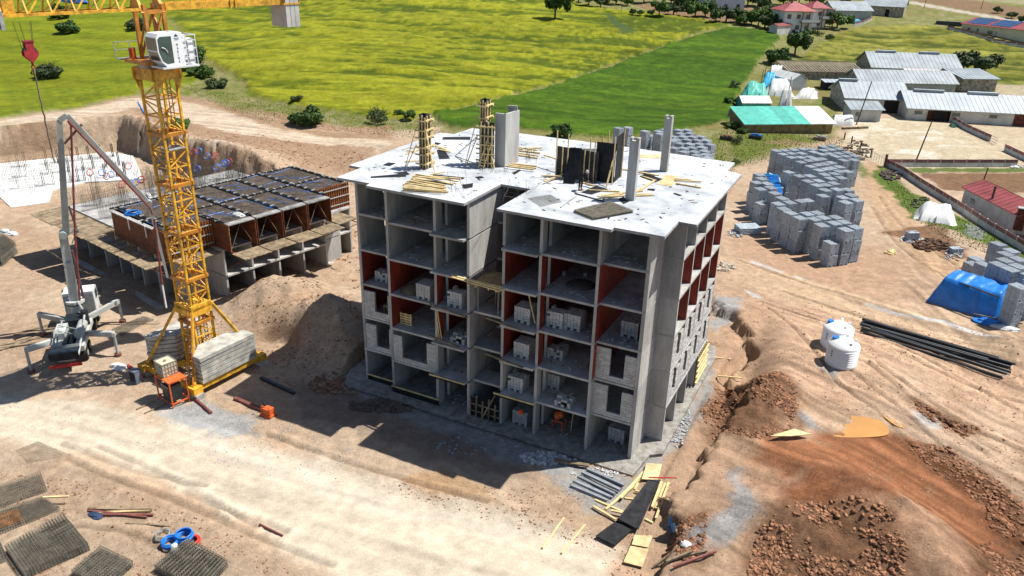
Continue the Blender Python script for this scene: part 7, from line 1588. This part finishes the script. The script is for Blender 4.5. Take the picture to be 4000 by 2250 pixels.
# ================= TREES =================
def crown_mesh(seed,n=1500,sparse=0,m=0,tall=.8,leaf=.085):
    r=np.random.RandomState(seed); k=r.randint(15,22); cen=r.normal(0,1,(k,3)); cen/=np.linalg.norm(cen,axis=1)[:,None]; cen*=r.uniform(.3,.85,(k,1)); cen[:,2]=np.abs(cen[:,2])*.9-.15; rad=r.uniform(.14,.38,k)
    idx=r.randint(0,k,n); d=r.normal(0,1,(n,3)); d/=np.linalg.norm(d,axis=1)[:,None]; rr=rad[idx]*(r.uniform(.45,1.12,n)); P=cen[idx]+d*rr[:,None]; P[:,2]=P[:,2]*tall
    N=d+r.normal(0,.6,(n,3))+[0,0,.4]; N/=np.linalg.norm(N,axis=1)[:,None]; A=np.cross(N,r.normal(0,1,(n,3))); A/=np.linalg.norm(A,axis=1)[:,None]; Bv=np.cross(N,A); s=leaf*r.uniform(.6,1.5,(n,1))
    V=np.stack([P-A*s,P+Bv*s*.75,P+A*s,P-Bv*s*.75+N*s*.3],1).reshape(-1,3); V[:,2]+=.62*tall
    me=bpy.data.meshes.new('crown'); me.from_pydata(V.tolist(),[],(np.arange(n*4).reshape(-1,4)).tolist()); me.materials.append(LEAF[m]); me.update(); return me
CM=[crown_mesh(1,3600,m=0,leaf=.07),crown_mesh(2,3200,m=1,leaf=.07),crown_mesh(3,3200,m=0,tall=1.0,leaf=.07),crown_mesh(4,3000,m=1,tall=1.0,leaf=.07),crown_mesh(15,3200,m=2,tall=.7,leaf=.07),crown_mesh(6,900,m=2,tall=.8,leaf=.05)]
def trunk_mesh(seed,bush=False):
    r=random.Random(seed); mb=MB(); 
    if not bush: mb.cyl((0,0,-.3),(.03,.02,.45),.07,8,.05)
    for i in range(6 if not bush else 12): a=r.uniform(0,6.28); mb.cyl((0.02,0,.35 if not bush else -.1),(.55*math.cos(a)*r.uniform(.6,1),.55*math.sin(a)*r.uniform(.6,1),.75+r.uniform(0,.3)),.03 if not bush else .015,5,.008)
    return mb.mesh('trunk',[BARK])
TM=[trunk_mesh(1),trunk_mesh(2),trunk_mesh(3,True)]
def tree(u,v,rpx,lab,kind=0,bush=False,cat='tree',grp=None,hs=1.0,lift=0):
    p=gp(u,v); z=hz(p[0],p[1]); dist=np.linalg.norm(p-CAMP); s=rpx*dist/FPX
    t=thing('bush' if bush else 'tree',lab,cat,(p[0],p[1],z),0,grp)
    a=R.uniform(0,6.28)
    M=Matrix.Translation((p[0],p[1],z+(-.1 if bush else .15)*s+lift*s))@Matrix.Rotation(a,4,'Z')@Matrix.Diagonal((s,s,s*hs,1)); link('crown',CM[kind],t,M)
    link('stems' if bush else 'trunk',TM[2 if bush else kind%2],t,Matrix.Translation((p[0],p[1],z))@Matrix.Rotation(a,4,'Z')@Matrix.Diagonal((s,s,s*hs*(1.0+lift),1))); return t
bs=[(270,130,42,'round bush in the left field beyond the hook',0),(196,302,52,'round bush in the left field just right of the chain',4),(232,72,45,'bush behind the crane trolley',0),(545,115,45,'bush behind the crane tower head',4),(752,272,62,'large bush right of the crane cab',2),(790,300,48,'paler bush below the large one beside the cab',1),(848,342,42,'small bush at the rim of the track near the cab',4),
 (1206,488,72,'broad dark bush beside the far road',0),(2203,535,55,'dark bush showing over the rear roof edge',0),(1160,395,26,'small bush tucked against the crop edge above the broad bush',4),(1600,455,26,'tuft between the two fields',1),(1560,448,22,'small tuft left of the dark green field',1),(700,505,45,'green bush seen through the crane mast',1)]
for u,v,r_,lab,k in bs: tree(u,v,r_,lab,k,True,'bush')
tree(1475,480,58,'thin twiggy bush on the earth bank',5,True,'bush',hs=1.1)
tree(2168,74,58,'tall dark tree standing alone in the lodged field',2,False,hs=1.25); 
tree(3105,215,52,'dark round tree at the edge of the mown field, farther one',2,hs=1.1); tree(3045,250,58,'dark bush in front of the round tree at the mown field',0,True,'bush'); tree(3800,292,78,'large dark tree behind the rear barn',4,hs=.9)
tree(3018,118,48,'tree hiding the left end of the villa',0); tree(3270,112,52,'broad tree between the villa and the grey barn',1,hs=.9); tree(3895,52,17,'small round tree on the far slope, left one',0); tree(3952,72,19,'small round tree on the far slope, right one',4); tree(3998,95,22,'small tree at the far right edge',0)
tree(3870,85,10,'tiny shrub on the far slope',1,True,'bush')
_L=((2300,22,40),(2345,28,36),(2405,18,38),(2450,22,26),(2515,12,38),(2260,8,34),(2575,62,42),(2630,58,40),(2660,40,38),(2715,70,46),(2755,65,40),(2795,88,30),(2835,86,48),(2880,90,44),(2905,98,32),(2935,95,36),(2960,102,40),(2985,112,44),(2560,10,36),(2620,15,38),(2690,20,36),(2740,15,30),(2920,25,42),(2960,25,40),(2990,45,38),(2850,30,24),(3060,20,36),(3120,15,34),(3160,22,30),(3190,28,30),(3005,70,34),(2470,58,16),(2500,60,16),(2540,64,18),(3300,20,18))
_F=sorted([q for q in _L if q[1]>=40]); _B=sorted([q for q in _L if q[1]<40])
for i,(u,v,r_) in enumerate(_F+_B):
    j=i if i<len(_F) else i-len(_F); rw='front' if i<len(_F) else 'rear'
    tree(u,v,r_,f'{"leafy" if r_>30 else "small leafy"} orchard tree, {ORD[j]} from the left in the {rw} line before the houses',[0,1,2,3,4][i%5],False,'tree','orchard trees between the field and the houses',hs=R.uniform(.85,1.2))
for i,(u,v,r_) in enumerate(((3140,135,14),(3175,132,14),(3200,140,18),(3240,152,18),(3098,128,12),(2900,520,24),(2880,560,30),(2860,500,28),(2875,640,20),(2850,400,22),(2870,340,26))): tree(u,v,r_,'grey green shrub in the rough strip beside farm and villa',1 if i%2 else 5,True,'bush','shrubs in the rough strip beside farm and villa')
# tall weeds along the crop edge (uncountable)
def tufts(P,n,h0,h1,m,lab):
    P2=P; xs_=[p[0] for p in P]; ys_=[p[1] for p in P]; X=NR.uniform(min(xs_),max(xs_),n*4); Y=NR.uniform(min(ys_),max(ys_),n*4); k=(pdist(X,Y,P)>0); X,Y=X[k][:n],Y[k][:n]; Z=HG(X,Y); m_=len(X); h=NR.uniform(h0,h1,m_); a=NR.uniform(0,3.14,m_); w_=h*.5; lx,ly=NR.uniform(-.4,.4,m_)*h,NR.uniform(-.4,.4,m_)*h
    V=np.stack([np.stack([X-np.cos(a)*w_,Y-np.sin(a)*w_,Z-.05],-1),np.stack([X+np.cos(a)*w_,Y+np.sin(a)*w_,Z-.05],-1),np.stack([X+lx,Y+ly,Z+h],-1)],1).reshape(-1,3)
    me=bpy.data.meshes.new('weeds'); me.from_pydata(V.tolist(),[],np.arange(m_*3).reshape(-1,3).tolist()); me.materials.append(m); o=link('weeds',me); tag(o,lab,None,None,'stuff')
WD=mat('weed_green',(.15,.20,.03),.9,.3,.6,c2=(.09,.13,.02)); WY=mat('crop_tuft',(.19,.22,.02),.9,.25,.4,c2=(.12,.16,.012)); WG=mat('crop_tuft_dark',(.05,.105,.012),.9,.25,.4,c2=(.032,.07,.01))
tufts(G2([(2780,530),(2900,480),(3300,540),(3280,590),(2960,640),(2860,655),(2760,640)]),5000,.06,.22,WD,'rough grass between farm and block yard')
tufts(G2([(720,330),(1000,390),(1500,480),(1700,480),(1780,545),(1500,530),(1000,470),(780,380)]),5000,.06,.22,WD,'rough grass along the crop edge')
tufts(G2([(3440,680),(3560,750),(3800,880),(4050,1020),(4000,1040),(3700,940),(3560,850)]),2500,.06,.2,WD,'grass strip along the panel wall')
tufts(G2([(2480,600),(2800,600),(2900,680),(2850,760),(2600,640)]),1500,.06,.2,WD,'grass behind the roof edge')
